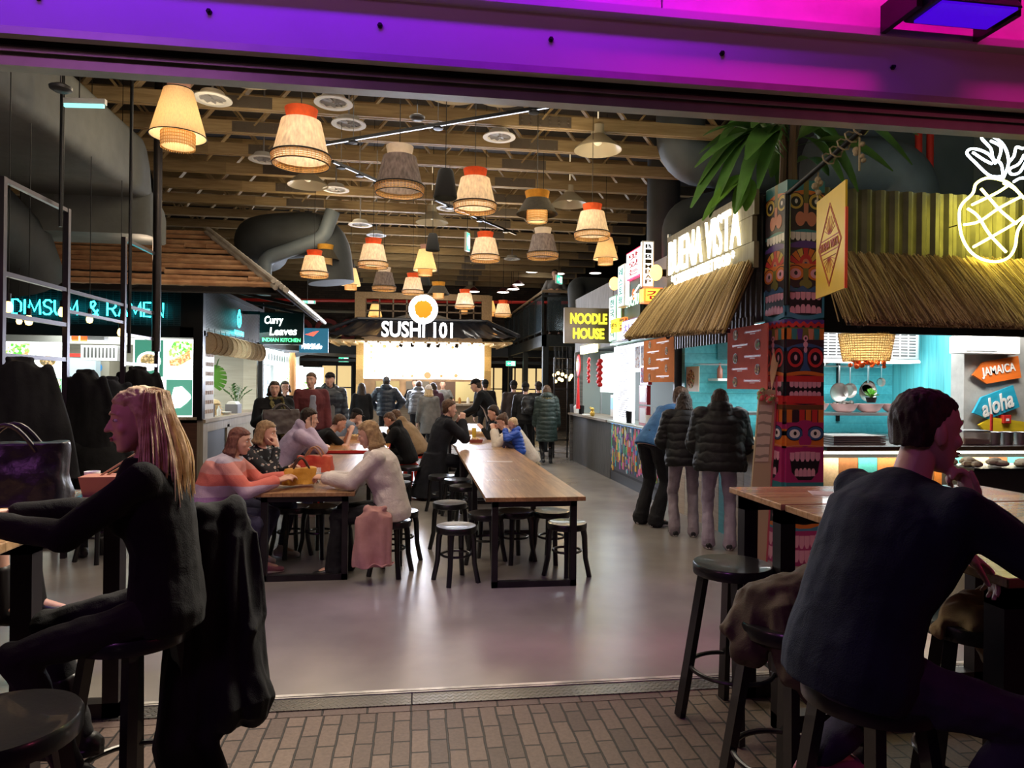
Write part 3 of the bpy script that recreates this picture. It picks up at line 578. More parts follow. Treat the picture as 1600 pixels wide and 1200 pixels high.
q = MB(); q.poly([(-.23, -.09, 0), (.23, -.09, 0), (.25, 0, .14), (-.25, 0, .14)], .22, (0, 1, 0)); q.build('housing', mat('floodlight_body', (.03, .03, .06), .4, .3), f, bevel=.01)
q = MB(); q.bb((-.2, -.085, -.012), (.2, .1, 0)); q.build('lens', glow('floodlight_lens', (.06, .0, .7), .7), f)
for s in (-1, 1): q = MB(); q.bb((s * .25, -.02, .0), (s * .28, .24, .14)); q.build('bracket', DKSTEEL, f)
# hall shell
BRK = brickmat('hall_bricks', (.055, .036, .028), (.09, .06, .045), (.03, .028, .026), .22, .075, (PI / 2, 0, 0), .008, .85)
s_ = MB(); s_.bb((-10, 24, 0), (10, 24.3, 6.2)); struct('wall_back', s_, BRK)
s_ = MB(); s_.bb((-10.2, 3.75, 0), (-10, 24, 6.2)); struct('wall_left', s_, brickmat('hall_bricks_side', (.055, .036, .028), (.09, .06, .045), (.03, .028, .026), .22, .075, (PI / 2, 0, PI / 2), .008, .85))
s_ = MB(); s_.bb((10, 3.75, 0), (10.2, 24, 6.2)); struct('wall_right', s_, mat('grey_wall', (.07, .085, .10), .7, noise=.15, scale=2))
s_ = MB(); s_.bb((-10, 3.75, 6.0), (10, 24.3, 6.2)); struct('ceiling', s_, mat('dark_deck', (.035, .028, .024), .8, noise=.2))
s_ = MB(); s_.bb((-10.2, 3.31, 0), (-6, 3.75, 6.2)); s_.bb((8, 3.31, 0), (10.2, 3.75, 6.2)); struct('wall_front', s_, mat('facade_pier', (.12, .1, .1), .8))
# roof joists
PINE = wood('pine_timber', (.36, .25, .12), (.55, .41, .22), 'X', .3, .6, .8, 3, 8)
jb = MB(); xl, xr = -9.9, 4.9
jb.bb((xl, -.05, 0), (xr, -.012, .16)); jb.bb((xl, .012, 0), (xr, .05, .16)); jb.bb((xl, -.012, .02), (xr, .012, .05)); me1 = jb
j2 = MB(); j2.bb((xl, -.05, .72), (xr, -.012, .88)); j2.bb((xl, .012, .72), (xr, .05, .88))
j3 = MB(); k = 0; x = xl + .3
while x < xr - .6:
    j3.bar((x, 0, .10), (x + .55, 0, .78), .024, .11, (0, 1, 0)) if k % 2 == 0 else j3.bar((x, 0, .78), (x + .55, 0, .10), .024, .09, (0, 1, 0)); x += .62; k += 1
J4 = []
for X0 in (-6, -2.4, 1.3, 4.2):
    j4 = MB(); J4.append(j4)
    for i in range(6):
        for z in (.03, .08, .13): j4.cyl((X0 + i * .12, -.05, z), (X0 + i * .12, -.062, z), .014, n=6)
    if 1: j4.bb((X0 - .04, -.053, .01), (X0 + .64, -.05, .15))
rt = None
for i, Y in enumerate([6.05, 6.6, 7.15, 7.9, 8.7, 9.55, 10.45, 11.4, 12.4, 13.4, 14.45, 15.5, 16.55, 17.6, 18.7, 19.8, 20.9, 22.0, 23.1]):
    if rt is None:
        rt = thing('roof_joist', 'pine truss joist with twin chords and diagonal webs spanning under the dark roof', 'roof joist', (0, Y, 4.93), 0, 'timber joists across the hall ceiling')
        jb.build('bottom_chord', PINE, rt); j2.build('top_chord', PINE, rt); j3.build('web', PINE, rt); [m_.build('bolt_plate', mat('zinc_bolt', (.2, .17, .14), .5, .6), rt) for m_ in J4]
    else: dup(rt, (0, Y, 4.93))
s_ = MB()
for X0 in (-6.5, -1.2, 4.6): s_.bb((X0, 3.8, 5.82), (X0 + .16, 24, 6.0))
struct('trim_6', s_, DARK)
# ---------------------------------------------------------------- ducts and pipes
DUCT = mat('duct_lagging', (.14, .15, .145), .75, noise=.12, scale=5, bump=.5, bscale=7); DUCT2 = mat('duct_lagging_dark', (.035, .042, .048), .7, noise=.15, scale=4, bump=.4, bscale=6); DUCT3 = mat('duct_blue_grey', (.11, .14, .17), .6, noise=.12, scale=4, bump=.35, bscale=8)
q = MB(); q.smooth = True; R = []
def rrect(c, w, h, ax, ay, r=.12, n=5):
    out = []
    for sx, sy, a0 in ((1, 1, 0), (-1, 1, 90), (-1, -1, 180), (1, -1, 270)):
        for k in range(n): a = math.radians(a0 + 90 * k / (n - 1)); out.append(V(c) + V(ax) * (sx * (w / 2 - r) + r * math.cos(a)) + V(ay) * (sy * (h / 2 - r) + r * math.sin(a)))
    return out
for Y in (3.9, 5.4, 5.42, 7.0, 7.02, 8.5, 8.9): R.append(rrect((-4.05, Y, 4.26), 1.5, .72 + (.03 if Y in (5.42, 7.02) else 0), (1, 0, 0), (0, 0, 1)))
for a in (20, 45, 70, 90): t = math.radians(a); R.append(rrect((-4.05, 8.9 + .5 * math.sin(t), 4.26 - .5 * (1 - math.cos(t))), 1.5, .72, (1, 0, 0), (0, -math.sin(t), math.cos(t))))
R.append(rrect((-4.05, 9.4, 3.45), 1.5, .72, (1, 0, 0), (0, -1, 0))); q.rings(R); o = q.build('air_duct', DUCT, merge=True); tag(o, 'large grey lagged rectangular air duct along the upper left, bending down at its end', 'duct')
q = MB(); q.tube([(-5.2, 4.0, 3.5), (-5.0, 7.5, 3.55), (-4.9, 8.6, 3.5), (-4.9, 9.2, 3.3), (-4.9, 9.5, 2.9)], .42, 20); o = q.build('air_duct', DUCT2); tag(o, 'dark round air duct running under the big grey rectangular duct on the left', 'duct')
def bend(pts, r, n=20): # rounds the corners of a duct run
    pts = [V(p) for p in pts]; out = [pts[0]]
    for i in range(1, len(pts) - 1):
        a, b, c = pts[i - 1], pts[i], pts[i + 1]; d1 = (a - b).normalized(); d2 = (c - b).normalized(); k = min(r * 1.15, (a - b).length * .48, (c - b).length * .48)
        for t in range(7): u = t / 6; out.append((b + d1 * k) * (1 - u) ** 2 + b * 2 * u * (1 - u) + (b + d2 * k) * u * u)
    out.append(pts[-1]); m = MB(); m.tube(out, r, n); return m
def duct(pts, r, m, label):
    mb = bend(pts, r); o = mb.build('air_duct', m); tag(o, label, 'duct'); return o
a = aty(395, 372, 13.2); b_ = aty(510, 365, 13.2); c_ = aty(525, 440, 13.2)
duct([(a.x, 14.5, a.z), a, b_, (b_.x + .1, 13.2, 3.5), ], .42, DUCT2, 'big dark round duct crossing behind the bamboo roof and turning down')
a = aty(412, 400, 12.8); duct([a + V((0, 0, -.7)), a + V((.02, 0, -.05)), aty(505, 372, 12.8), aty(520, 330, 12.8)], .13, DUCT3, 'slimmer pale blue-grey duct curving in front of the big dark one')
a = aty(1063, 160, 9.3); b_ = aty(1063, 250, 9.3); c_ = aty(1170, 262, 9.6)
duct([a + V((0, 0, 1.0)), b_, (5.2, 9.5, b_.z)], .34, DUCT3, 'fat vertical grey duct dropping at the end of the ceiling joists')
a = aty(1037, 300, 11.0); duct([a + V((0, 0, 1.5)), a, aty(1035, 460, 11.0)], .27, DUCT2, 'dark vertical duct standing behind the Korean signs')
a = aty(1068, 350, 9.6); duct([aty(1058, 430, 9.6), a + V((-.1, 0, .1)), aty(1130, 318, 9.6), (5.6, 9.7, 4.1)], .22, DUCT2, 'dark elbow duct rising behind the wooden sign board')
a = aty(1440, 270, 8.3); duct([aty(1330, 262, 8.6) + V((-.6, 0, 0)), aty(1415, 262, 8.4), aty(1420, 330, 8.4) + V((0, 0, -.5))], .38, DUCT3, 'pale grey lagged duct elbow above the corrugated panels')
a = aty(1005, 440, 14.0); duct([(a.x + 1.6, 15.6, 3.9), (3.55, 15.2, 3.9), (3.5, 14.8, 3.5), (3.5, 14.8, 3.0)], .2, DUCT2, 'small dark duct above the grey wooden stall')
for px, lab in ((1435, 'left of the two red sprinkler pipes above the corrugated panels'), (1453, 'right of the two red sprinkler pipes above the corrugated panels')):
    a = aty(px, 250, 8.2); q = MB(); q.cyl((a.x, 8.2, 3.2), (a.x, 8.2, 5.9), .045, n=10); tag(q.build('sprinkler_pipe', mat('red_paint', (.6, .03, .02), .4)), lab, 'pipe')
q = MB(); q.cyl((-9.8, 21.5, 4.0), (9.8, 21.5, 4.35), .05, n=8); tag(q.build('sprinkler_pipe', MATS['red_paint']), 'long red sprinkler pipe crossing the back of the hall', 'pipe')
s_ = MB(); s_.bb((5.6, 9.0, 3.3), (9.9, 9.15, 6)); struct('wall_right', s_, mat('blue_grey_wall', (.16, .2, .24), .7, noise=.1, scale=2))
s_ = MB(); s_.bb((aty(1530, 250, 8.9).x, 8.8, 3.3), (aty(1590, 250, 8.9).x, 9.0, 6)); struct('trim_7', s_, mat('pale_pilaster', (.32, .36, .38), .7))
# slim tracks, cables, smoke detector
def track(p, q_, label, lit=True):
    t = thing('light_track', label, 'light track', p); d = V(q_) - V(p); m = MB(); m.bar((0, 0, 0), d, .035, .03); m.build('rail', BLACK, t)
    if lit: m = MB(); m.bar(d * .02 - V((0, 0, .017)), d * .98 - V((0, 0, .017)), .012, .004); m.build('light_strip', glow('track_led', (.8, .85, 1), 1.6), t)
    for f in (.15, .5, .85):
        m = MB(); c = d * f; m.lathe([(.0, -.05), (.05, -.045), (.055, -.03), (.03, -.015), (.0, -.015)], c, 14); m.cyl(c, c + V((0, 0, 4.9 - p[2])), .003, n=5); m.build('hanger', BLACK, t)
a = atz(500, 226, 4.3); b_ = atz(905, 158, 4.3); track(tuple(a), tuple(b_), 'black light track with thin white strip slanting up right among the big pendants')
a = atz(520, 252, 4.3); b_ = atz(600, 287, 4.3); track(tuple(a), tuple(b_), 'short black light track left of the dark grey pendant with the white collar')
a = atz(680, 312, 4.3); b_ = atz(806, 366, 4.3); track(tuple(a), tuple(b_), 'black light track slanting down right behind the middle orange-collared pendant', False)
# ---------------------------------------------------------------- pendant lamps
LIN = shade_mat('linen_shade', (.84, .76, .64), .22, 45, (1, 1, .3)); GLIN = shade_mat('grey_linen_shade', (.26, .22, .21), .35, 45, (1, 1, .3), .4); CREAM = shade_mat('pleated_cream', (.88, .76, .54), .12, 60, (3, 3, .05), .6)
ORG = shade_mat('orange_felt', (.75, .13, .03), .1, 30, tl=.3); WCOL = shade_mat('white_felt', (.75, .68, .58), .06, 30, tl=.4); PINK = shade_mat('dusty_pink_felt', (.55, .33, .27), .06, 30, tl=.35); MUST = shade_mat('mustard_felt', (.62, .33, .04), .1, 30, tl=.35); OLIVE = shade_mat('dark_olive_shade', (.05, .04, .025), .2, 30, tl=.25); DGREY = shade_mat('dark_grey_felt', (.06, .055, .055), .1, 30, tl=.2)
CANE = shade_mat('cane_weave', (.78, .52, .22), .15, 60, tl=.4); TRIM = mat('black_trim', (.01, .01, .01), .7)
BULB = glow('warm_bulb', (1, .80, .5), 14); PROTO = {}
def cane_band(r0, r1, z0, z1, nv=44, nh=5):
    m = MB()
    for k in range(nv):
        a = 2 * PI * k / nv; m.bar((r0 * math.cos(a), r0 * math.sin(a), z0), (r1 * math.cos(a), r1 * math.sin(a), z1), .0045 if nv > 30 else .007, .003, (math.cos(a), math.sin(a), 0))
    for j in range(nh): f = (j + .5) / nh; r = r0 + (r1 - r0) * f; z = z0 + (z1 - z0) * f; m.tube([(r * math.cos(2 * PI * k / 32), r * math.sin(2 * PI * k / 32), z) for k in range(32)], .0035, 4, closed=True)
    return m
def ringt(r, z, t=.006): m = MB(); m.tube([(r * math.cos(2 * PI * k / 36), r * math.sin(2 * PI * k / 36), z) for k in range(36)], t, 6, closed=True); return m
def shell(prof, th=.004): return prof + [(r - th, z) for r, z in prof[::-1]]
def pendant(kind, label):
    """unit lamp, origin at the lower rim; returns the root. D = rim diameter 1 in a scale of metres"""
    t = thing('pendant_lamp', label, 'pendant lamp', group='pendant lamps over the tables')
    def L(p, nm, m): q = MB(); q.smooth = True; q.lathe(shell(p), n=40); q.build(nm, m, t)
    if kind[0] == 'A':
        body, col = {'A1': (LIN, ORG), 'A2': (GLIN, WCOL)}[kind]
        L([(.205, .05), (.222, .06), (.20, .12), (.150, .335)], 'shade', body); L([(.105, .335), (.125, .43)], 'collar', col)
        cane_band(.215, .225, 0, .07).build('cane_band', CANE, t); q = ringt(.226, .072); q.v += []; q.build('rim', TRIM, t); ringt(.216, .0, .004).build('rim', TRIM, t); H = .43; bz = .18
        pass
    elif kind[0] == 'B':
        L([(.2, .09), (.105, .44)], 'shade', CREAM); L([(.075, .44), (.085, .52)], 'collar', {'B1': PINK, 'B2': DGREY}[kind]); cane_band(.12, .12, 0, .12).build('cane_band', CANE, t); L([(.118, .015), (.118, .12)], 'inner_drum', CREAM)
        ringt(.201, .09, .004).build('rim', TRIM, t); ringt(.106, .44, .004).build('rim', TRIM, t); H = .52; bz = .2
    elif kind == 'C':
        L([(.25, .10), (.14, .28)], 'shade', OLIVE); L([(.13, .28), (.15, .37)], 'collar', MUST); cane_band(.125, .125, 0, .14).build('cane_band', CANE, t); L([(.12, .02), (.12, .16)], 'inner_drum', CREAM); ringt(.125, .0, .004).build('rim', TRIM, t); H = .37; bz = .14
    else:
        L([(.11, 0), (.115, .01), (.075, .26), (.06, .28), (.0, .285)], 'shade', mat('black_felt', (.012, .012, .012), .8)); H = .285; bz = .1
    q = MB(); q.smooth = True; q.ball((0, 0, bz), .03 if kind != 'D' else .02); q.build('bulb', BULB, t); q = MB(); q.cyl((0, 0, bz + .03), (0, 0, H), .012, n=8); q.cyl((0, 0, H), (0, 0, 3.0), .004, n=6); q.build('cord', TRIM, t)
    return t
LIST = [('A1', 470, 258, 88, 'beige linen pendant with orange collar, nearest of the orange-collared ones, upper left'), ('A1', 742, 330, 68, 'beige linen pendant with orange collar, above centre right of the black bucket pendant'),
        ('A1', 925, 373, 57, 'beige linen pendant with orange collar, right above the Korean signs, beside a cream pleated one'), ('A1', 758, 408, 47, 'beige linen pendant with orange collar between the two grey linen ones, mid height'),
        ('A1', 583, 418, 46, 'beige linen pendant with orange collar, left of the narrow cream pleated pendant, mid row'), ('A1', 491, 433, 42, 'beige linen pendant with orange collar half behind a dark mustard one, far left row'),
        ('A1', 645, 460, 34, 'small glowing linen pendant with orange collar just above the round egg-yolk sign'), ('A1', 726, 482, 31, 'small linen pendant with orange collar above the right half of the sushi stall'), ('A1', 786, 495, 27, 'small linen pendant with orange collar nearest the balcony rail'),
        ('A2', 624, 303, 76, 'large dark grey linen pendant with white collar, upper centre'), ('A2', 848, 404, 50, 'grey linen pendant with white collar under the dark mustard-topped cone'), ('A2', 600, 454, 37, 'small grey linen pendant with white collar left of the egg-yolk sign'),
        ('B1', 278, 232, 78, 'tall cream pleated pendant with pink collar and inner cane drum, nearest, upper left'), ('B1', 664, 431, 37, 'bright cream pleated pendant with small collar, centre middle row'), ('B1', 946, 414, 40, 'cream pleated pendant partly behind the right orange-collared one'),
        ('B2', 548, 453, 30, 'small cream pleated pendant with grey collar above the sushi stall left side'), ('B2', 586, 500, 22, 'tiny pleated pendant with grey collar hanging before the stall lattice, left'), ('B2', 765, 494, 22, 'tiny pleated pendant with grey collar next to the last orange-collared one'),
        ('C', 839, 348, 66, 'dark olive cone pendant with mustard collar and cane drum, right of centre'), ('C', 508, 415, 42, 'dark olive cone pendant with mustard collar on the left side'), ('C', 685, 467, 35, 'small dark cone pendant with mustard collar right of the egg-yolk sign'), ('C', 724, 491, 26, 'tiny dark cone pendant with cane drum beneath a linen one'),
        ('D', 696, 310, 37, 'black bucket pendant between the grey one and the orange-collared one'), ('D', 676, 392, 22, 'smaller black bucket pendant further back in the centre'), ('D', 664, 446, 17, 'smallest black bucket pendant above the sushi stall')]
DIA = {'A': .45, 'B': .40, 'C': .50, 'D': .23}
for kd, px, yb, wpx, lab in LIST:
    D = DIA[kd[0]]; Y = D * FPX / wpx; p = aty(px, yb, Y)
    if kd not in PROTO: PROTO[kd] = pendant(kd, lab); r = PROTO[kd]
    else: r = dup(PROTO[kd])
    r.location = p; r['label'] = lab; r.rotation_euler = (0, 0, random.random() * 6)
    if kd != 'D': lamp('pendant_bulb', 'POINT', (0, 0, .2 if kd[0] != 'C' else .14), 6.5 if kd[0] != 'C' else 4, (1, .76, .50), radius=.05, parent=r)
for root in PROTO.values(): pass
# high-bay cones, round air diffusers and far red pendants
def highbay(px, py, w, label):
    Y = .62 * FPX / w; p = aty(px, py, Y); p = p if p.z < 4.7 else atz(px, py, 4.7); t = thing('high_bay_lamp', label, 'ceiling lamp', p, group='metal cone lamps under the joists'); q = MB(); q.smooth = True; q.lathe(shell([(.31, 0), (.30, .02), (.14, .16), (.09, .2), (.09, .32)]), n=32); q.build('reflector', mat('cream_enamel', (.55, .5, .38), .4), t)
    q = MB(); q.ball((0, 0, .12), .06); q.cyl((0, 0, .32), (0, 0, 5.98 - p.z), .01, n=6); q.build('bulb', mat('dim_bulb', (.5, .45, .35), .3, emit=.5, ecol=(1, .8, .5)), t)
for px, py, w, lab in ((66, 242, 82, 'cone lamp with cream inside hanging beside the left ducts'), (387, 120, 76, 'cone lamp cut by the black beam above the orange-collared pendant'), (710, 146, 70, 'broad cone lamp at the beam, top centre'), (786, 150, 58, 'cone lamp at the beam just right of top centre'), (934, 235, 58, 'dark cone lamp with pale inside near the right duct'), (890, 320, 44, 'cone lamp above the grey linen pendant on the right'), (481, 290, 46, 'cone lamp low between the left pendants'), (675, 348, 40, 'cone lamp behind the central orange-collared pendants'), (735, 455, 18, 'small pale cone lamp far back above the sushi stall')): highbay(px, py, w, lab)
dif = None
for px, py, w in ((332, 156, 48), (521, 162, 58), (525, 297, 40), (700, 326, 36), (563, 352, 36), (588, 368, 28), (545, 195, 40), (780, 215, 40), (800, 405, 26), (412, 250, 44)):
    Y = .42 * FPX / w; p = aty(px, py, Y); p = p if p.z < 4.8 else atz(px, py, 4.8)
    if dif is None:
        dif = thing('ceiling_diffuser', 'round white ceiling air diffuser with swirl vanes', 'air vent', p, group='round air diffusers between the joists'); q = MB(); q.smooth = True; q.lathe([(.14, .03), (.15, 0), (.21, .0), (.205, .015), (.15, .04), (.12, .09)], n=32); q.build('ring', WHITE, dif)
        q = MB()
        for k in range(10): a = 2 * PI * k / 10; q.bar((.02 * math.cos(a), .02 * math.sin(a), .02), (.145 * math.cos(a + .5), .145 * math.sin(a + .5), .02), .05, .004, (.3, .2, 1))
        q.cyl((0, 0, 0), (0, 0, 1.0), .012, n=8); q.build('vanes', mat('grey_vane', (.3, .3, .32), .5), dif)
    else: dup(dif, p)
rp = None
for px, py in ((831, 425), (848, 410), (810, 445), (802, 452), (786, 457), (930, 427), (909, 441), (740, 456), (873, 428)):
    p = aty(px, py, 20.5)
    if rp is None:
        rp = thing('small_pendant', 'shallow dark red pendant with a bright white underside', 'pendant lamp', p, group='red shallow pendants far back'); q = MB(); q.smooth = True; q.lathe(shell([(.19, 0), (.17, .03), (.06, .12), (.02, .14)]), n=24); q.build('shade', mat('oxblood_enamel', (.12, .01, .01), .4), rp)
        q = MB(); q.cyl((0, 0, .0), (0, 0, .012), .175, n=24); q.build('diffuser', glow('pendant_led', (1, .95, .85), 3.5), rp); q = MB(); q.cyl((0, 0, .14), (0, 0, 1.2), .006, n=5); q.build('cord', TRIM, rp)
    else: dup(rp, p)
def exit_sign(px, py, Y, w, h, label, rz=0, cord=True, side=False):
    p = aty(px, py, Y); t = thing('exit_sign', label, 'exit sign', p, rz); q = MB(); q.bb((-w / 2, -.02, -h / 2), (w / 2, .02, h / 2)); q.build('housing', WHITE, t)
    q = MB(); q.bb((-w / 2 + .01, -.024, -h / 2 + .01), (w / 2 - .01, -.02, h / 2 - .01)); q.build('face', glow('exit_green', (.05, .62, .38), 1.2), t)
    q = MB(); q.bb((w * .05, -.027, -h * .36), (w * .4, -.024, h * .36)); q.poly([(-w * .35, -.027, 0), (-w * .2, -.027, -h * .25), (-w * .2, -.027, -.08 * h), (-w * .02, -.027, -.08 * h), (-w * .02, -.027, .08 * h), (-w * .2, -.027, .08 * h), (-w * .2, -.027, h * .25)], .003, (0, 1, 0)); q.build('pictogram', glow('exit_white', (.9, 1, .95), 1.6), t)
    if cord: q = MB(); q.cyl((0, 0, h / 2), (0, 0, 5.98 - p.z), .006, n=5); q.build('rod', BLACK, t)
exit_sign(537, 562, 22.5, .32, .16, 'green exit sign above the glazed doors left of the sushi stall', cord=False)
exit_sign(873, 437, 15.8, .3, .2, 'green exit sign hanging by the balcony corner', .9)
exit_sign(798, 568, 20.5, .3, .16, 'pale exit sign right of the sushi stall under the balcony')
exit_sign(730, 378, 12.5, .16, .34, 'slim turquoise exit sign hanging in the centre among the pendants', 1.1)
exit_sign(480, 472, 15.0, .34, .07, 'thin pale blue sign bar hanging left of the lattice')
a = atz(133, 160, 4.1); t = thing('exit_sign', 'turquoise-edged flat sign hanging at the top left by the duct', 'exit sign', a, -.1); q = MB(); q.bb((-.18, -.02, -.02), (.18, .02, .03)); q.build('housing', WHITE, t); q = MB(); q.bb((-.17, -.025, -.05), (.17, .0, -.02)); q.build('face', glow('exit_teal', (.3, .8, .75), 1.1), t); q = MB(); q.cyl((-.05, 0, .03), (-.05, 0, .8), .005, n=5); q.build('rod', BLACK, t)
for px, py, Y, lab in ((95, 138, 6.0, 'black disc-shaped detector at the top of the left thin post'), (652, 184, 7.6, 'black disc-shaped detector hanging above the slanted light track')):
    p = aty(px, py, Y); q = MB(); q.smooth = True; q.lathe([(0, -.03), (.05, -.028), (.08, -.01), (.085, .01), (.05, .03), (0, .035)], n=20); q.cyl((0, 0, .03), (0, 0, 1.5), .007, n=6); o = q.build('detector', mat('detector_black', (.03, .03, .035), .4), loc=p); tag(o, lab, 'detector')
# ================================================================ right side: totem, Caribbean stall
GREYW = wood('weathered_grey_boards', (.15, .145, .14), (.36, .34, .32), 'YZ', .14, .75, .25, 1.1, 10)
AX = V((0, 1, 0)); UZ = V((0, 0, 1)); RX = V((1, 0, 0))
tx = aty(1226, 700, 5.95).x; tx2 = aty(1284, 700, 5.95).x; tyb = atx(1193, 700, tx).y; TZ = 3.50
PAL = dict(teal=(.03, .20, .22), dk=(.03, .014, .02), red=(.55, .03, .03), orange=(.62, .16, .02), yel=(.60, .40, .06), white=(.78, .72, .68), pink=(.70, .32, .42), blue=(.03, .09, .22), lblue=(.05, .20, .30), purple=(.10, .04, .24), mag=(.36, .02, .13), olive=(.17, .15, .03), salmon=(.58, .20, .12), brown=(.14, .055, .02), black=(.008, .006, .01))
def P_(c): return mat('totem_' + c, PAL[c], .45)
def totem_face(name, org, right, half, root, z_of):
    """painted reliefs on one side of the post; u -1..1 across, v measured down the post"""
    m = MB(); n = right.cross(UZ); lay = [0]
    def pt(u, v): return org + right * (u * half) + UZ * (z_of(v) - org.z)
    def put(c, pts):
        lay[0] += 1; e = .0006 + .00022 * lay[0]; m.mat(P_(c)); q = [pt(max(-1, min(1, u)), v) for u, v in pts]; m.poly([p + n * 0 for p in q], e, n)
    def rect(c, a, b, u0=-1, u1=1): put(c, [(u0, b), (u1, b), (u1, a), (u0, a)])
    def ell(c, u, v, ru, rv, k=20): put(c, [(u + ru * math.cos(2 * PI * j / k), v - rv * math.sin(2 * PI * j / k)) for j in range(k)])
    def wave(c, a, b, amp, n_=3, ph=0): 
        xs = [i / 24 * 2 - 1 for i in range(25)]; put(c, [(x, b + amp * math.sin(x * PI * n_ + ph)) for x in xs] + [(x, a + amp * math.sin(x * PI * n_ + ph)) for x in xs[::-1]])
    def arch(c, a, b, rise): xs = [i / 20 * 2 - 1 for i in range(21)]; put(c, [(x, b - rise * math.cos(x * PI / 2)) for x in xs] + [(x, a - rise * math.cos(x * PI / 2)) for x in xs[::-1]])
    def teeth(c, a, b, k, u0=-.85, u1=.85, dn=True, curve=0.):
        w_ = (u1 - u0) / k
        for i in range(k):
            l = u0 + i * w_ + w_ * .04; r = l + w_ * .92; mu = (l + r) / 2; o = curve * (mu * mu); ctr = (1 - .25 * abs(mu)); hh = (b - a) * ctr
            if dn: put(c, [(l, a + o + hh * .7), (l + w_ * .25, a + o + hh), (r - w_ * .25, a + o + hh), (r, a + o + hh * .7), (r, a + o), (l, a + o)])
            else: put(c, [(l, b + o), (r, b + o), (r, b + o - hh * .7), (r - w_ * .25, b + o - hh), (l + w_ * .25, b + o - hh), (l, b + o - hh * .7)])
    def eyes(o_, i_, p_, v, ru, rv, uu=.55):
        for s in (-1, 1): ell('black', s * uu, v, ru * 1.12, rv * 1.12); ell(o_, s * uu, v, ru, rv); ell(i_, s * uu, v + rv * .05, ru * .66, rv * .66); ell(p_, s * (uu - .02), v, ru * .2, rv * .3)
    # A
    rect('teal', 262, 281); rect('dk', 281, 346); arch('orange', 286, 293, 8); rect('olive', 262, 300, -.14, .14); eyes('yel', 'black', 'white', 297, .4, 13); ell('salmon', -.3, 326, .26, 12); ell('salmon', .3, 326, .26, 12); rect('salmon', 300, 330, -.12, .12); arch('teal', 350, 358, 7); rect('black', 352, 366); teeth('white', 348, 364, 6)
    arch('purple', 370, 382, 8); rect('dk', 374, 406)
    for k in range(9): a0 = PI * (k + .08) / 9; a1 = PI * (k + .92) / 9; put(['orange', 'red', 'yel'][k % 3], [(0, 408), (1.0 * math.cos(a0), 408 - 34 * math.sin(a0)), (1.0 * math.cos(a1), 408 - 34 * math.sin(a1))])
    ell('red', 0, 402, .36, 18); ell('salmon', 0, 402, .2, 10); ell('blue', 0, 402, .1, 5)
    rect('dk', 406, 440); arch('orange', 403, 411, 3); eyes('orange', 'pink', 'black', 416, .46, 12); rect('olive', 408, 434, -.14, .14); ell('olive', 0, 434, .34, 8)
    wave('blue', 440, 449, 3); rect('black', 447, 484, -.9, .9); teeth('pink', 447, 461, 6, curve=3); teeth('pink', 467, 482, 6, dn=False, curve=3); rect('lblue', 440, 486, -1, -.88); rect('lblue', 440, 486, .88, 1); wave('lblue', 484, 492, 3, 1, PI / 2); rect('purple', 493, 500); wave('red', 498, 505, 2.5, 5); rect('olive', 506, 526)
    for k in range(7): u = -.9 + .3 * k; put(['orange', 'teal', 'purple', 'olive', 'salmon', 'teal', 'orange'][k], [(u - .1, 526), (u + .1, 526), (u + .16, 508), (u - .16, 508)])
    # C
    rect('dk', 526, 596); arch('blue', 540, 546, 8); eyes('red', 'black', 'pink', 556, .42, 16, .54); arch('orange', 582, 588, 4); put('blue', [(-.3, 578), (.3, 578), (.1, 566), (.07, 536), (-.07, 536), (-.1, 566)])
    for v in (524, 534, 543): ell('pink', 0, v, .12 if v < 540 else .09, 5); 
    ell('black', 0, 524, .05, 2.2); rect('red', 586, 596); rect('black', 596, 620); teeth('pink', 596, 607, 7); teeth('pink', 610, 621, 7, dn=False); rect('red', 619, 632); arch('red', 630, 634, -4)
    # D
    rect('brown', 634, 642); wave('brown', 640, 646, 1.5, 4); rect('dk', 644, 666)
    for k in range(6): u = -.85 + .34 * k; rect(['orange', 'dk', 'red', 'orange', 'red', 'orange'][k], 642, 664, u - .14, u + .14)
    rect('mag', 663, 674); rect('orange', 674, 706); ell('mag', 0, 668, .5, 9); eyes('blue', 'white', 'black', 681, .42, 11, .56); ell('mag', 0, 694, .34, 10); put('mag', [(-.12, 694), (.12, 694), (.16, 672), (-.16, 672)])
    rect('mag', 704, 762); arch('salmon', 702, 704, 2); put('black', [(-.7, 745), (-.35, 758), (.35, 758), (.7, 745), (.84, 714), (-.84, 714)]); teeth('pink', 711, 728, 6, -.82, .82, curve=3); teeth('pink', 738, 752, 5, -.55, .55, dn=False, curve=-2)
    # E
    rect('teal', 762, 800); ell('white', 0, 782, .14, 8); ell('black', 0, 782, .06, 4); rect('lblue', 800, 846); put('orange', [(-.95, 832), (-.3, 838), (.3, 838), (.95, 832), (.9, 806), (.3, 800), (-.3, 800), (-.9, 806)]); put('black', [(-.75, 828), (-.1, 832), (.1, 832), (.75, 828), (.7, 812), (-.7, 812)]); ell('pink', -.4, 820, .12, 5); ell('pink', .4, 820, .12, 5)
    rect('mag', 842, 905); wave('mag', 846, 850, 4, 1); teeth('pink', 850, 872, 6, curve=-4); teeth('pink', 874, 896, 6, curve=-4)
    m.build(name, None, root)
t = thing('totem_post', 'tall square tiki totem post painted with stacked grinning masks at the stall corner', 'totem post', (tx, 5.95, 0))
q = MB(); q.bb((0, 0, 0), (tx2 - tx, tyb - 5.95, TZ)); q.build('post', P_('teal'), t)
zof = lambda v: CAM_H + (604.8 - v) / FPX * 6.02
totem_face('painted_front', V(((tx2 - tx) / 2, -.001, 1)), V((1, 0, 0)), (tx2 - tx) / 2, t, zof); totem_face('painted_side', V((-.001, (tyb - 5.95) / 2, 1)), V((0, -1, 0)), (tyb - 5.95) / 2, t, zof)
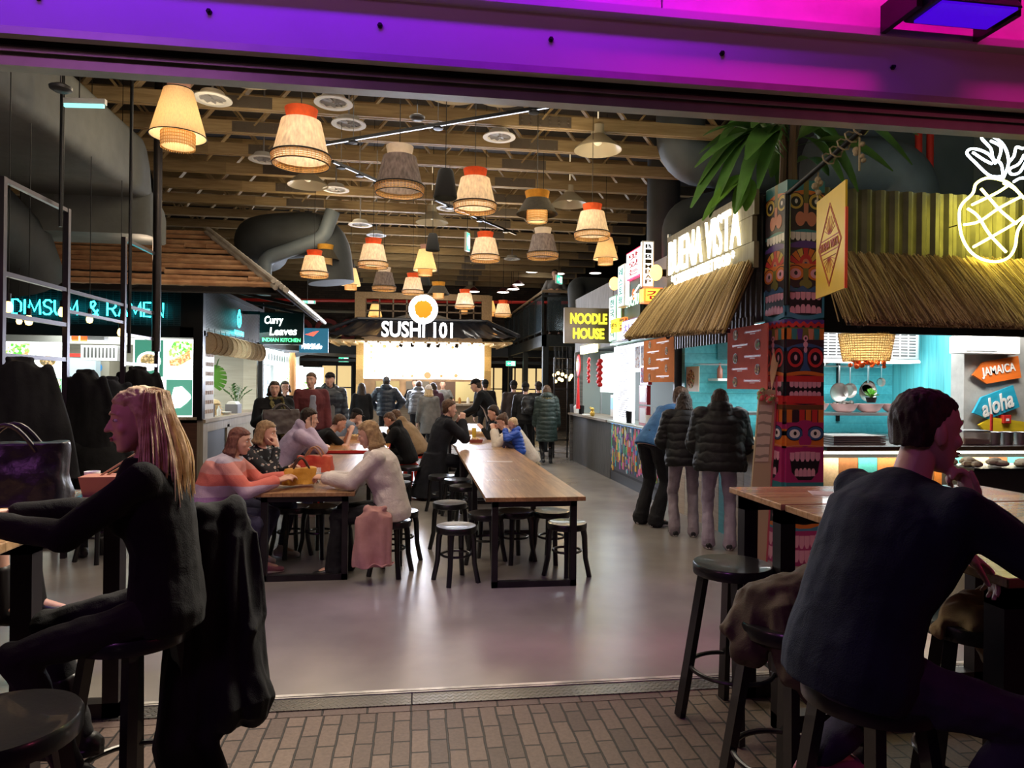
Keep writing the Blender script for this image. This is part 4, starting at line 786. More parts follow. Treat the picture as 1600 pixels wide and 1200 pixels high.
# plant on the totem
LEAF = mat('leaf_green', (.075, .19, .04), .38, noise=.3, scale=6, coat=.2); LEAF2 = mat('leaf_young', (.10, .24, .03), .38, noise=.25, scale=6); BARK = mat('bark', (.16, .10, .06), .85, noise=.4, scale=14, stretch=(1, 1, .2), bump=.6)
def leaf(m, base, tip, w_, sag=.12, n=9, stalk=.25, tw=0.):
    base = V(base); tip = V(tip); d = tip - base; side = d.cross(UZ); side = side.normalized() if side.length > 1e-3 else V((1, 0, 0)); side = (side + UZ * tw).normalized(); up = side.cross(d).normalized(); P0 = []
    for i in range(n + 1):
        f = i / n; c = base + d * f + UZ * (sag * math.sin(PI * f) * d.length); g = max(0, (f - stalk) / (1 - stalk)); wd = w_ * (math.sin(PI * min(1, g * .92 + .06)) ** .7) if f > stalk else .006; P0.append((c, wd))
    vs = []; fs = []
    for c, wd in P0: vs += [c - side * wd + up * wd * .35, c - side * wd * .5 + up * wd * .08, c, c + side * wd * .5 + up * wd * .08, c + side * wd + up * wd * .35]
    for i in range(n):
        for j in range(4): a = i * 5 + j; fs.append((a, a + 1, a + 6, a + 5))
    m.add(vs, fs, True)
pt_ = thing('banana_plant', 'large leafy banana-like plant spilling from the top of the totem', 'plant', (tx + .12, 6.15, TZ))
q = MB(); q.smooth = True
for k in range(4): a = k * 1.6; q.tube([(.06 * math.cos(a), .06 * math.sin(a), -.0), (.05 * math.cos(a), .05 * math.sin(a), .35), (.09 * math.cos(a), .08 * math.sin(a), .75), (.14 * math.cos(a), .12 * math.sin(a), 1.0)], [.035, .034, .028, .015], 7)
q.build('stem', BARK, pt_)
q = MB(); o0 = V((tx + .12, 6.15, TZ)); rnd = random.Random(3)
for px, py, Y in ((1100, 212, 5.7), (1086, 262, 5.6), (1092, 288, 5.7), (1110, 340, 5.5), (1080, 325, 5.6), (1150, 330, 5.4), (1130, 205, 5.9), (1175, 200, 5.6), (1165, 250, 5.4), (1435, 212, 5.9), (1425, 258, 5.9), (1395, 268, 5.8), (1390, 190, 6.0), (1340, 300, 6.1), (1120, 232, 5.9), (1185, 295, 5.5)):
    tip = aty(px, py, Y) - o0; b0 = V((.0, 0, rnd.uniform(.15, .7))); leaf(q, b0, tip, rnd.uniform(.075, .11), rnd.uniform(.12, .28), tw=rnd.uniform(-.4, .4))
for k in range(20): a = rnd.uniform(0, 2 * PI); r = rnd.uniform(.4, .9); leaf(q, (0, 0, rnd.uniform(.2, .8)), (r * math.cos(a), min(.7, r * math.sin(a)), rnd.uniform(.1, 1.1)), rnd.uniform(.07, .11), rnd.uniform(.05, .3), tw=rnd.uniform(-.5, .5))
q.build('foliage', LEAF, pt_)
q = MB()
for px, py, Y in ((1112, 325, 5.45), (1148, 335, 5.5), (1130, 300, 5.6), (1165, 330, 5.5), (1098, 345, 5.5)): leaf(q, aty(1175, 270, 5.75) - o0, aty(px, py, Y) - o0, .07, .06, tw=.3)
q.build('young_leaves', LEAF2, pt_)
# corrugated sheets
def corr(m, p, q_, z0, z1, step=.09, amp=.018):
    p = V(p); q_ = V(q_); d = (q_ - p); n = int(d.length / step * 4); u = d.normalized(); w_ = u.cross(UZ); pr = [0, 1, 1, 0]; vs = []
    for i in range(n + 1): c = p + d * (i / n) + w_ * (amp * pr[i % 4]); vs += [c + UZ * z0, c + UZ * z1]
    m.add(vs, [(2 * i, 2 * i + 2, 2 * i + 3, 2 * i + 1) for i in range(n)], False)
    m.add([V(v) - w_ * .004 for v in vs], [(2 * i + 1, 2 * i + 3, 2 * i + 2, 2 * i) for i in range(n)], False)
CORR = mat('olive_corrugated', (.11, .10, .055), .45, .45, noise=.3, scale=5); CORR2 = mat('grey_corrugated', (.14, .13, .14), .5, .55, noise=.25, scale=5)
s_ = MB(); s_.mat(CORR); corr(s_, (tx2 + .02, 6.3, 0), (8.5, 6.3, 0), 2.84, 3.62, .15, .03); s_.mat(DARK).bb((tx2 + .02, 6.34, 2.2), (8.5, 6.42, 3.6)); struct('wall_stall_front', s_)
s_ = MB(); s_.mat(CORR2); corr(s_, (3.38, 8.95, 0), (3.38, tyb + .02, 0), 2.3, 3.55, .11, .02); corr(s_, (3.30, 8.8, 0), (3.30, 6.4, 0), 2.12, 2.35, .08, .014); s_.mat(DARK).bb((3.40, tyb + .02, 2.3), (3.46, 8.95, 3.55)); struct('wall_stall_side', s_)
# thatched awnings
STRAW = mat('reed_straw', (.46, .33, .15), .8, noise=.45, scale=9, stretch=(14, 14, 1)); SH = [mat('reed_%d' % i, c, .8, noise=.25, scale=9, stretch=(10, 10, 1)) for i, c in enumerate(((.50, .36, .17), (.34, .23, .10), (.60, .46, .25), (.20, .13, .06)))]; STRAWD = mat('reed_ends', (.20, .12, .06), .9, noise=.3)
def thatch(name, label, a0, a1, b0, b1, n, seed):
    """reeds from the upper edge a0-a1 to the lower edge b0-b1, three layers deep"""
    rn = random.Random(seed); a0, a1, b0, b1 = map(V, (a0, a1, b0, b1)); t = thing(name, label, 'awning', a0); nrm = (a1 - a0).cross(b0 - a0).normalized(); nrm = -nrm if nrm.z < 0 else nrm
    m = MB()
    for k in range(n):
        f = rn.random(); g = f + rn.gauss(0, .012); lay = rn.random() * .05; a = a0.lerp(a1, f) + nrm * (lay + .012) - a0 + UZ * rn.uniform(-.02, .05); b = b0.lerp(b1, g) + nrm * lay - a0 + (b0 - a0).normalized() * rn.uniform(-.05, .03); r = rn.uniform(.004, .0085); m.mat(SH[k % 4])
        m.tube([a, a.lerp(b, .5) + nrm * rn.uniform(0, .012), b], [r, r, r * .8], 4, caps=True)
    o = m.build('reeds', None, t); m = MB(); m.poly([V((0, 0, 0)), a1 - a0, b1 - a0, b0 - a0], -.02, nrm); m.build('backing', STRAWD, t); m = MB()
    for f in (.02, .5, .98): m.bar(a0.lerp(a1, f) - a0 - nrm * .03, b0.lerp(b1, f) - a0 - nrm * .03, .03)
    m.bar(b0.lerp(a0, .06) - a0 - nrm * .04, b1.lerp(a1, .06) - a0 - nrm * .04, .035); m.build('batten', DKSTEEL, t); return t
thatch('thatched_awning', 'reed thatch awning along the side of the stall under the lit wooden name board', (3.27, 8.85, 2.86), (3.27, 6.38, 2.82), (2.62, 8.4, 2.24), (2.62, 5.62, 2.12), 1700, 1)
thatch('thatched_awning', 'wide reed thatch awning over the front kitchen opening at the right edge', (tx2 + .12, 6.26, 2.90), (8.4, 6.26, 2.90), (tx2 + .02, 5.55, 2.21), (8.4, 5.55, 2.21), 3600, 2)
# lit name board
t = thing('name_board', 'weathered board sign with glowing white letters above the side awning', 'sign', (3.26, 6.34, 2.82))
bw = wood('sign_boards', (.20, .17, .10), (.32, .28, .18), 'YZ', .22, .7, .6, 1.2, 9); q = MB()
for k in range(3): q.bb((0, .0 + (.04 if k == 1 else 0), .26 * k), (.05, 2.36 + (.03 if k == 1 else 0), .26 * k + .255))
q.build('boards', bw, t); GLW = glow('warm_white_letters', (1, .93, .72), 3.2)
text('lettering', 'BUENA VISTA', GLW, (-.03, 1.22, .47), (0, -1, 0), (0, 0, 1), .43, t, 1.98, .02, .004); text('lettering', '* CARIBBEAN STREET FOOD *', GLW, (-.03, 1.24, .17), (0, -1, 0), (0, 0, 1), .13, t, 1.75, .02, .006)
for yy in (.35, 1.15, 1.95): lamp('name_board_glow', 'POINT', (-.16, yy, .35), 2.2, (1, .88, .45), radius=.12, parent=t)
# hanging yellow sign on a pipe bracket
a = aty(1278, 285, 5.5); b_ = aty(1323, 261, 4.85); ang = math.atan2(b_.y - a.y, b_.x - a.x); W = (V((b_.x, b_.y, 0)) - V((a.x, a.y, 0))).length
t = thing('hanging_sign', 'yellow square hanging board with a lettered red diamond emblem', 'sign', (a.x, a.y, 2.41), ang); YS = mat('yellow_board', (.62, .40, .01), .5, noise=.06, scale=5, stretch=(1, 1, .1)); RDK = mat('emblem_red', (.35, .03, .01), .6)
q = MB(); q.mat(YS).bb((0, -.008, 0), (W, .008, .83)); q.mat(mat('orange_edge', (.8, .10, .03), .5)).bb((W, -.01, 0), (W + .012, .01, .62)); q.build('board', None, t)
q = MB(); c = V((W / 2, -.009, .40)); dw, dh = .27, .34
for k in (1.0, .93):
    P4 = [c + V((dw * k, 0, 0)), c + V((0, 0, dh * k)), c + V((-dw * k, 0, 0)), c + V((0, 0, -dh * k))]
    for i in range(4): q.bar(P4[i], P4[(i + 1) % 4], .006, .004, (0, 1, 0))
for s in (-1, 1): q.bar(c + V((-dw * .8, 0, s * .055)), c + V((dw * .8, 0, s * .055)), .008, .004, (0, 1, 0)); q.bar(c + V((-dw * .55, 0, -.1)), c + V((dw * .55, 0, -.1)), .006, .004, (0, 1, 0))
for s in (-1, 1):
    for k in range(9):
        a_ = PI * (k + 1) / 10; q.bar(c + V((.02 * math.cos(a_), 0, s * (.085 + .0 + (.02 if s < 0 else 0)))), c + V((.13 * math.cos(a_), 0, s * (.09 + .14 * math.sin(a_)))), .005, .003, (0, 1, 0))
q.build('emblem', RDK, t); text('emblem_lettering', 'BUENA VISTA', RDK, (W / 2, -.012, .40), (1, 0, 0), (0, 0, 1), .07, t, .42, .004, .02)
t2 = thing('sign_bracket', 'black pipe bracket with rope knots holding the yellow hanging board', 'bracket', (a.x, a.y + .3, 3.3)); q = MB(); q.cyl((-.05, .1, -.9), (-.05, .1, .12), .028, n=10); q.cyl((-.05, .1, .12), (.0, -1.15, .40), .024, n=10); q.cyl((-.01, -.9, .33), (-.01, -1.2, .44), .034, n=12); q.cyl((-.05, .1, -.3), (.02, .24, -.3), .02); q.build('pipe', BLACK, t2)
q = MB(); q.smooth = True; rn = random.Random(5)
for yy, zz, dx in ((-.30, .2, 0), (-.86, .3, 0)):
    for k in range(5): q.ball((dx + rn.uniform(-.03, .03), yy + rn.uniform(-.03, .03), zz - .06 - .03 * k), rn.uniform(.018, .03), 8, 6)
    q.tube([(0, yy, zz), (0, yy, zz - .26)], .008, 6)
for k in range(7): q.tube([(-.03 + .06 * math.cos(j * .9), -.5 - .1 * k + .02 * math.sin(j), .25 + .025 * k + .05 * math.sin(j * .9)) for j in range(8)], .007, 5)
q.build('rope', mat('hemp_rope', (.30, .24, .15), .9), t2)
# pineapple neon, drawn where the tubes run, in front of the corrugated sheets
t = thing('pineapple_neon', 'glowing pineapple neon sign, yellow body under white leaves, top right corner', 'neon sign', aty(1555, 400, 6.12)); o0 = t.location
NY = glow('neon_yellow', (1, .93, .18), 11); NW = glow('neon_white', (.75, .9, 1), 10)
def zz(l): return [aty(1480 + x / 5, 190 + y / 5, 6.12) - V(o0) for x, y in l]
def smooth_path(pts, n=6):
    out = []; P = [pts[0]] + list(pts) + [pts[-1]]
    for i in range(1, len(P) - 2):
        for k in range(n):
            u = k / n; p0, p1, p2, p3 = P[i - 1:i + 3]; out.append(.5 * ((2 * p1) + (p2 - p0) * u + (2 * p0 - 5 * p1 + 4 * p2 - p3) * u * u + (3 * p1 - p0 - 3 * p2 + p3) * u ** 3))
    out.append(P[-2]); return out
q = MB(); q.smooth = True
for l in ([(590, 590), (480, 480), (330, 440), (230, 480), (200, 560), (120, 640), (95, 720), (110, 880), (170, 1000), (260, 1070), (380, 1095), (480, 1060), (530, 980), (550, 860), (600, 770), (640, 700), (660, 640), (590, 590)],
          [(195, 650), (300, 600), (400, 550), (490, 490)], [(130, 805), (250, 780), (400, 680), (570, 590)], [(205, 980), (330, 910), (520, 800), (600, 740)], [(265, 525), (330, 600), (420, 700), (540, 800)], [(160, 680), (240, 740), (330, 880), (460, 1020)], [(440, 480), (520, 520), (600, 600)]): q.tube(smooth_path(zz(l)), .013, 7)
q.build('body_tube', NY, t); q = MB(); q.smooth = True
for l in ([(440, 440), (420, 330), (360, 290), (340, 210), (270, 130), (300, 105), (380, 130), (450, 200), (480, 320), (440, 440)], [(430, 430), (330, 420), (220, 320), (155, 250), (180, 215), (250, 220), (330, 260), (380, 330)], [(350, 330), (290, 300), (200, 240)], [(480, 320), (520, 270), (540, 200), (590, 210), (640, 190), (640, 260), (600, 340), (560, 400), (500, 410), (490, 370), (560, 330), (600, 260)], [(520, 470), (580, 440), (650, 450)], [(400, 300), (420, 200), (340, 150)]): q.tube(smooth_path(zz(l)), .012, 7)
q.build('leaf_tube', NW, t); q = MB()
for x, y in ((300, 600), (400, 1090), (110, 800), (480, 320), (250, 220)): p = zz([(x, y)])[0]; q.cyl(p, p + V((0, .17, 0)), .006, n=6)
q.build('standoff', DKSTEEL, t)
lamp('neon_glow', 'POINT', (.05, -.25, .45), 14, (1, .9, .12), radius=.3, parent=t); lamp('neon_glow', 'POINT', (.05, -.2, 1.15), 4, (.7, .85, 1), radius=.2, parent=t)
# kitchen behind
AQ = wood('aqua_planks', (.07, .48, .56), (.12, .62, .68), 'ZX', .13, .45, .45, 4, 5); AQ2 = wood('aqua_planks_side', (.08, .46, .52), (.14, .60, .64), 'ZY', .13, .45, .45, 4, 5)
s_ = MB(); s_.mat(AQ).bb((3.48, 8.6, 0), (8.9, 8.7, 3.3)); s_.mat(AQ2).bb((6.45, 7.5, 0), (6.5, 8.6, 3.0)); s_.mat(BLACK).bb((5.62, 8.57, 1.2), (5.66, 8.6, 2.6)); struct('wall_kitchen', s_)
s_ = MB(); s_.mat(mat('grey_plaster', (.42, .41, .38), .85, noise=.15, scale=6, bump=.3, bscale=20)).bb((6.4, 7.3, 0), (9.9, 7.5, 3.0)); struct('wall_plaster', s_)
s_ = MB(); s_.mat(DARK).bb((3.48, 6.45, 2.62), (8.9, 8.7, 2.7)); struct('ceiling_stall', s_)
t = thing('front_counter', 'stall front counter with dark wooden top and multicoloured upright boards', 'counter', (tx2 + .04, 6.05, 0)); L_ = 8.4 - tx2
q = MB(); q.bb((0, -.12, 1.06), (L_, .5, 1.10)); q.build('worktop', wood('dark_worktop', (.05, .028, .018), (.10, .055, .035), 'X', .2, .35, .6, 2, 8), t, bevel=.004)
cols = [(.55, .42, .30), (.20, .08, .03), (.05, .33, .38), (.42, .15, .05), (.55, .48, .38), (.25, .12, .06), (.65, .22, .04), (.06, .36, .40)]
for k in range(22):
    q = MB(); q.bb((k * .2 + .003, 0, .0), (k * .2 + .197, .03, .98)); q.build('front_board', wood('board_%d' % (k % 8), tuple(c * .75 for c in cols[k % 8]), cols[k % 8], 'ZX', .5, .6, .8, 2, 9), t)
q = MB(); q.bb((0, -.01, 1.02), (L_, .02, 1.04)); q.build('led_strip', glow('counter_led', (1, .9, .65), 7), t); q = MB(); q.bb((0, .03, 0), (L_, .06, 1.06)); q.build('carcass', DARK, t)
lamp('counter_led_light', 'AREA', (1.6, -.06, 1.0), 14, (1, .85, .55), 3.2, .05, None, parent=t)
t = thing('side_counter', 'pale wooden side counter of the stall behind the two women in black puffer jackets', 'counter', (3.42, 6.42, 0)); q = MB(); q.bb((-.06, 0, 1.02), (.5, 2.4, 1.06)); q.build('worktop', wood('pale_worktop', (.40, .28, .16), (.52, .38, .23), 'Y', .2, .4, .7, 2, 8), t)
for k in range(12): q = MB(); q.bb((0, k * .2 + .003, 0), (.03, k * .2 + .197, 1.0)); q.build('front_board', MATS['board_%d' % ((0, 4, 0, 5, 2, 0, 4, 0, 1, 4, 0, 4)[k])], t)
# kitchen kit
t = thing('extractor_hood', 'steel extractor hood with slotted vents and a small screen across the kitchen', 'extractor hood', (3.9, 7.9, 2.0)); q = MB(); q.bb((0, 0, 0), (2.4, .65, .42)); q.build('body', STEEL, t, bevel=.01)
for x0 in (.1, 1.0, 1.75):
    q = MB(); q.mat(mat('vent_panel', (.6, .6, .6), .4, .7)).bb((x0, -.03, .02), (x0 + .6, -.002, .4)); q.mat(mat('slot_black', (.02, .02, .02), .6))
    for i in range(9):
        for j in range(5): q.bb((x0 + .03 + j * .112, -.034, .05 + i * .037), (x0 + .12 + j * .112, -.03, .064 + i * .037))
    q.build('vent_panel', None, t)
q = MB(); q.mat(BLACK).bb((.76, -.03, .1), (.96, -.003, .26)); q.mat(glow('tablet_blue', (.25, .45, .6), 1.2)).bb((.78, -.034, .115), (.94, -.03, .245)); q.build('control_screen', None, t)
q = MB(); q.bb((0, -.01, -.03), (2.4, .3, .0)); q.build('light_rim', glow('hood_led', (.95, 1, 1), 5), t)
t = thing('wall_heater', 'white box heater mounted high on the plaster pier', 'heater', (6.3, 7.2, 2.06)); q = MB(); q.bb((-.1, -.1, 0), (.65, .1, .2)); q.build('case', WHITE, t, bevel=.01); q = MB(); q.bb((-.05, -.11, .03), (.35, -.1, .15)); q.build('grille', mat('heater_grille', (.5, .52, .56), .4), t)
for nm, z, dx in (('kitchen_shelf', 1.30, 0), ('kitchen_shelf', .98, 0)):
    t = thing(nm, 'upper steel shelf carrying bowls in the kitchen' if z > 1.1 else 'lower steel shelf with stacked trays in the kitchen', 'shelf', (4.0, 7.95, z)); q = MB(); q.bb((0, 0, 0), (2.3, .45, .035)); q.build('board', STEEL, t); q = MB(); q.bb((0, .4, -z), (.03, .43, 0)); q.bb((2.27, .4, -z), (2.3, .43, 0)); q.build('upright', STEEL, t)
q = MB(); q.cyl((3.6, 8.4, 1.93), (6.2, 8.4, 1.93), .01, n=8); 
for xx in (3.6, 4.9, 6.2): q.cyl((xx, 8.4, 1.93), (xx, 8.6, 1.93), .008, n=6)
tag(q.build('hanging_rail', STEEL), 'thin steel rail on the aqua planks with pans and ladles hanging', 'rail')
def panshape(label, px, py, r, handle, lad=False):
    p = aty(px, py, 8.38); t = thing('ladle' if lad else 'frying_pan', label, 'ladle' if lad else 'pan', p); q = MB(); q.smooth = True; R = []
    for rr, yy in ((0, .035), (r * .75, .035), (r * .95, .01), (r, -.005), (r * .93, .008), (r * .72, .028), (0, .028)): R.append([V((rr * math.cos(2 * PI * k / 24), yy, rr * math.sin(2 * PI * k / 24))) for k in range(24)])
    q.rings(R, caps=False); q.build('bowl' if lad else 'pan_body', mat('worn_pan', (.42, .4, .37), .35, .85, noise=.2), t)
    q = MB(); q.bar((0, 0, r * .9), (0, 0, 1.94 - p.z), .02 if not lad else .012, .008, (0, 1, 0)); q.tube([(.0, 0, 1.93 - p.z), (0, .025, 1.95 - p.z)], .006, 5); q.build('handle', STEEL, t)
for i, (px, py, r, l) in enumerate(((1262, 612, .13, 0), (1311, 613, .13, 0), (1328, 610, .10, 1), (1356, 612, .13, 0), (1357, 606, .10, 1), (1377, 597, .06, 1), (1289, 560, .085, 1))):
    panshape(['steel frying pan half hidden by the totem edge', 'round steel frying pan, leftmost one fully seen in the kitchen', 'small pan overlapping the leftmost full pan', 'big dark-rimmed pan behind the succulent', 'shiny round strainer in front of the big pan', 'small ladle hanging right of the pans', 'flat white skimmer hanging next to the totem'][i], px, py, r, .2, bool(l))
def bowl(name, label, p, r, h, m, fill=None, group=None):
    t = thing(name, label, 'bowl', p, 0, group); q = MB(); q.smooth = True; q.lathe(shell([(r * .45, 0), (r * .75, h * .3), (r, h)], .006), n=28); q.cyl((0, 0, 0), (0, 0, .006), r * .45, n=20); q.build('bowl', m, t)
    if fill:
        q = MB(); q.smooth = True; rn = random.Random(int(r * 1000) + len(label))
        for k in range(26): a = rn.random() * 7; d = rn.random() * r * .75; q.ball((d * math.cos(a), d * math.sin(a), h * .85 + rn.uniform(0, .03)), rn.uniform(.015, .035), 8, 6)
        q.build('filling', fill, t)
    return t
PINKB = mat('pink_bowl', (.42, .24, .22), .5)
for i, (px, mm) in enumerate(((1275, 0), (1321, 1), (1360, 2), (1400, 0))):
    p = aty(px, 654, 8.12); bowl('serving_bowl', ['pinkish bowl with yellow-green leaves next to the totem', 'wide pinkish bowl with dark spoons on the kitchen shelf', 'wide pinkish bowl under the green succulent', 'pinkish bowl hidden behind the man in navy'][i], (p.x, 8.15, 1.335), .17, .11, PINKB, [mat('wilted_leaves', (.22, .17, .04), .7), mat('dark_food', (.05, .04, .03), .5), None, None][i])
t = thing('succulent', 'small bright green succulent in a dark pot on the kitchen shelf', 'plant', (aty(1361, 640, 8.15).x, 8.15, 1.46)); q = MB(); q.smooth = True; q.lathe([(.05, 0), (.07, .07), (.06, .07), (0, .06)], n=16); q.build('pot', BLACK, t); q = MB(); rn = random.Random(9)
for k in range(40): a = rn.random() * 7; e = rn.uniform(.2, 1.4); leaf(q, (0, 0, .06), (.12 * math.cos(a) * math.cos(e), .12 * math.sin(a) * math.cos(e), .06 + .13 * math.sin(e)), .016, .1, 5, .05)
q.build('leaves', mat('succulent_green', (.16, .42, .06), .45), t)
for k in range(5): t = thing('tray_stack', ['stack of grey trays on the front counter beside the totem', 'flat tray on the lower kitchen shelf, left', 'tray with foil on the lower kitchen shelf', 'metal tray with bowls on the lower kitchen shelf', 'tray at the right end of the lower kitchen shelf'][k], 'tray', ((4.0, 6.15, 1.10) if k == 0 else (4.05 + .42 * k, 8.15, 1.015)))or t; q = MB(); [q.bb((0, 0, .022 * j), (.55 if k == 0 else .36, .35, .022 * j + .016)) for j in range(4 if k == 0 else 2)]; q.build('tray', mat('grey_tray', (.35, .34, .3), .5) if k == 0 else STEEL, t)
t = thing('food_container', 'clear plastic box of cooked meat with foil lid on the front counter', 'container', (aty(1500, 700, 6.15).x, 6.1, 1.10)); q = MB(); q.bb((0, 0, 0), (.30, .22, .13)); q.build('box', glassmat('cloudy_plastic', (.8, .75, .65), .45, .2), t, bevel=.01); q = MB(); q.bb((.01, .01, .005), (.29, .21, .05)); q.build('meat', spots('meat', (.12, .05, .02), [(.3, .14, .06), (.2, .08, .04), (.4, .25, .12)], 50, .6), t); q = MB(); q.bb((-.005, -.005, .13), (.305, .225, .14)); q.build('lid', STEEL, t)
for k, px in enumerate((1553, 1573, 1594)): p = aty(px, 703, 6.15); q = MB(); q.smooth = True; q.lathe(shell([(.05, 0), (.057, .12), (.065, .125)], .003), n=20); tag(q.build('steel_canister', STEEL, loc=(p.x, 6.15, 1.10)), ['steel canister next to the box of meat', 'middle steel canister on the front counter', 'steel canister at the right edge of the picture'][k], 'canister')
t = thing('parcel_tray', 'tray of crumpled paper-wrapped food below the right signs', 'tray', (aty(1510, 735, 5.7).x, 5.7, .92)); q = MB(); q.bb((-.1, -.2, 0), (1.0, .2, .02)); q.build('tray', BLACK, t); q = MB(); q.smooth = True; rn = random.Random(2)
for k in range(24): q.ball((rn.uniform(-.05, .9), rn.uniform(-.15, .15), .04 + rn.uniform(0, .03)), (rn.uniform(.04, .08), rn.uniform(.03, .06), .03), 7, 5)
q.build('paper', mat('kraft_paper', (.55, .47, .33), .8, noise=.2), t); q = MB(); q.bb((-.1, -.18, -.92), (1.0, .18, 0)); q.build('bin', mat('black_crate', (.015, .015, .015), .6), t)
t = thing('basket_lamp', 'openwork bamboo basket lamp with orange flowers under it in the kitchen opening', 'pendant lamp', aty(1353, 566, 6.6)); WV = shade_mat('bamboo_weave', (.70, .48, .18), .2, 40, tl=.3); cane_band(.22, .27, .0, .30, 60, 12).build('basket', WV, t); q = MB(); q.smooth = True; q.lathe([(.215, .01), (.26, .3)], n=32); q.build('liner', shade_mat('lamp_liner', (.75, .6, .3), .1, tl=.6), t); q = MB(); q.ball((0, 0, .15), .05); q.build('bulb', BULB, t); q = MB(); q.cyl((0, 0, .2), (0, 0, .6), .006, n=6); q.build('cord', TRIM, t); lamp('basket_bulb', 'POINT', (0, 0, .12), 8, (1, .8, .5), radius=.05, parent=t)
q = MB(); q.smooth = True; rn = random.Random(4)
for k in range(26): q.ball((rn.uniform(-.17, .17), rn.uniform(-.12, .12), rn.uniform(-.05, .02)), rn.uniform(.018, .03), 7, 5)
q.build('flowers', mat('orange_flowers', (.85, .16, .03), .7), t)
t = thing('gastro_tub', 'clear food tub with steel lids tilted on a bracket on the aqua side wall', 'container', aty(1492, 615, 7.9), .3); q = MB(); q.bb((-.16, -.12, -.12), (.16, .12, .1)); q.build('tub', glassmat('tub_plastic', (.75, .9, .95), .5, .2), t, bevel=.02); q = MB(); q.bb((-.19, -.14, .1), (.19, .14, .13)); q.build('lid', STEEL, t)
# arrow signs on the plaster pier
def arrow(label, word, c1, lc, L1, px, py, tilt, Lw, Hh, th=None, shear=0):
    p = aty(px, py, 7.24); t = thing('arrow_sign', label, 'sign', p); t.rotation_euler = (0, -tilt, 0); m = mat('painted_' + word.lower() if word else 'painted_yellow', c1, .5, noise=.12, scale=3, stretch=(1, 1, 8)); q = MB(); q.poly([(Lw, .0, -Hh / 2), (Lw, .0, Hh / 2), (.16, .0, Hh / 2), (0, .0, 0), (.16, .0, -Hh / 2)][::-1], -.03, (0, -1, 0)); q.build('board', m, t)
    if word: text('lettering', word, lc, (Lw * .53, -.008, 0), (1, 0, 0), (0, 0, 1), th or Hh * .52, t, Lw * .72, .008, .02, shear)
WL = mat('white_lettering', (.85, .83, .78), .5)
arrow('orange arrow sign with white capitals JAMAICA', 'JAMAICA', (.80, .17, .02), WL, 0, 1521, 586, .17, .62, .26); arrow('blue arrow sign with white script aloha', 'aloha', (.02, .36, .52), WL, 0, 1521, 645, .34, .60, .27, .2, .3); arrow('yellow arrow sign under the blue one', '', (.75, .52, .02), WL, 0, 1530, 664, -.12, .62, .22)
t = thing('fire_alarm', 'small red fire alarm box on the plaster pier', 'alarm', aty(1571, 655, 7.24)); q = MB(); q.bb((-.05, -.03, -.05), (.05, .05, .05)); q.build('case', MATS['red_paint'], t, bevel=.005); q = MB(); q.bb((-.02, -.034, -.02), (.02, -.03, .01)); q.build('label_plate', WHITE, t)
q = MB(); q.cyl((0, 0, -.2), (0, 0, .06), .015, n=10); tag(q.build('fire_pipe', MATS['red_paint'], loc=aty(1549, 672, 6.9)), 'thin red upright tube before the yellow arrow sign', 'pipe'); bpy.data.objects['fire_pipe'].location.z = 1.31; 
# menus hung in the side opening
FOOD = [(.35, .05, .02), (.10, .03, .02), (.55, .35, .10), (.12, .25, .05), (.65, .55, .4), (.3, .12, .04)]
def menu(label, X, ya, yb, z0, z1, base, nrows, hot):
    t = thing('menu_board', label, 'menu', (X, yb, z0)); W = ya - yb; H = z1 - z0; q = MB(); q.bb((0, 0, 0), (.012, W, H)); q.build('panel', base, t)
    for r in range(nrows):
        z = H - (r + .6) * H / (nrows + .2); c = (W * .22 if r % 2 else W * .78); q = MB(); q.mat(mat('plate_rim', (.06, .04, .03), .5)).cyl((-.002, c, z), (.0, c, z), H / nrows * .42, n=22); q.mat(spots('food_%d' % (r % 3), (.25, .12, .05), FOOD[r % 3:] + FOOD[:r % 3], 42, .6)).cyl((-.004, c, z), (.0, c, z), H / nrows * .36, n=22); q.build('food_photo', None, t)
        q = MB(); c2 = W * .66 if r % 2 else W * .34; q.mat(hot).bb((-.003, c2 - W * .2, z + .0), (0, c2 + W * .2, z + H * .035)); q.mat(WL).bb((-.004, c2 - W * .17, z + H * .012), (0, c2 + W * .17, z + H * .022)); q.bb((-.003, c2 - W * .06, z - H * .022), (0, c2 + W * .06, z - H * .012)); q.build('caption', None, t)
a = atx(1137, 515, 3.28); b_ = atx(1198, 612, 3.28); menu('salmon-pink menu board with five round dish photos hanging beside the totem', 3.28, a.y, b_.y, b_.z + .02, a.z, mat('menu_pink', (.62, .15, .12), 1.0, spec=.05, noise=.15, scale=3), 5, mat('caption_red', (.5, .04, .06), .5))
a = atx(1006, 533, 3.28); b_ = atx(1052, 597, 3.28); menu('peach menu board with round dish photos at the far end of the side awning', 3.28, a.y, b_.y, b_.z, a.z, mat('menu_peach', (.58, .20, .07), 1.0, spec=.05, noise=.15, scale=3), 5, mat('caption_peach', (.62, .33, .2), .5))
a = atx(1068, 570, 3.5); t = thing('dish_poster', 'small cream poster with one dish photo hanging over the side counter', 'poster', (3.5, a.y - .5, 1.58)); q = MB(); q.bb((0, 0, 0), (.008, .5, .32)); q.build('sheet', mat('cream_sheet', (.66, .55, .40), .6), t); q = MB(); q.cyl((-.003, .25, .16), (0, .25, .16), .12, n=24); q.build('dish_photo', spots('food_dish', (.5, .3, .15), FOOD, 36, .6), t)
t = thing('bottle_shelf', 'white shelf on the aqua wall carrying bottles and jars', 'shelf', (4.0, 8.3, 1.72)); q = MB(); q.bb((-.2, 0, 0), (.9, .3, .03)); q.build('board', WHITE, t)
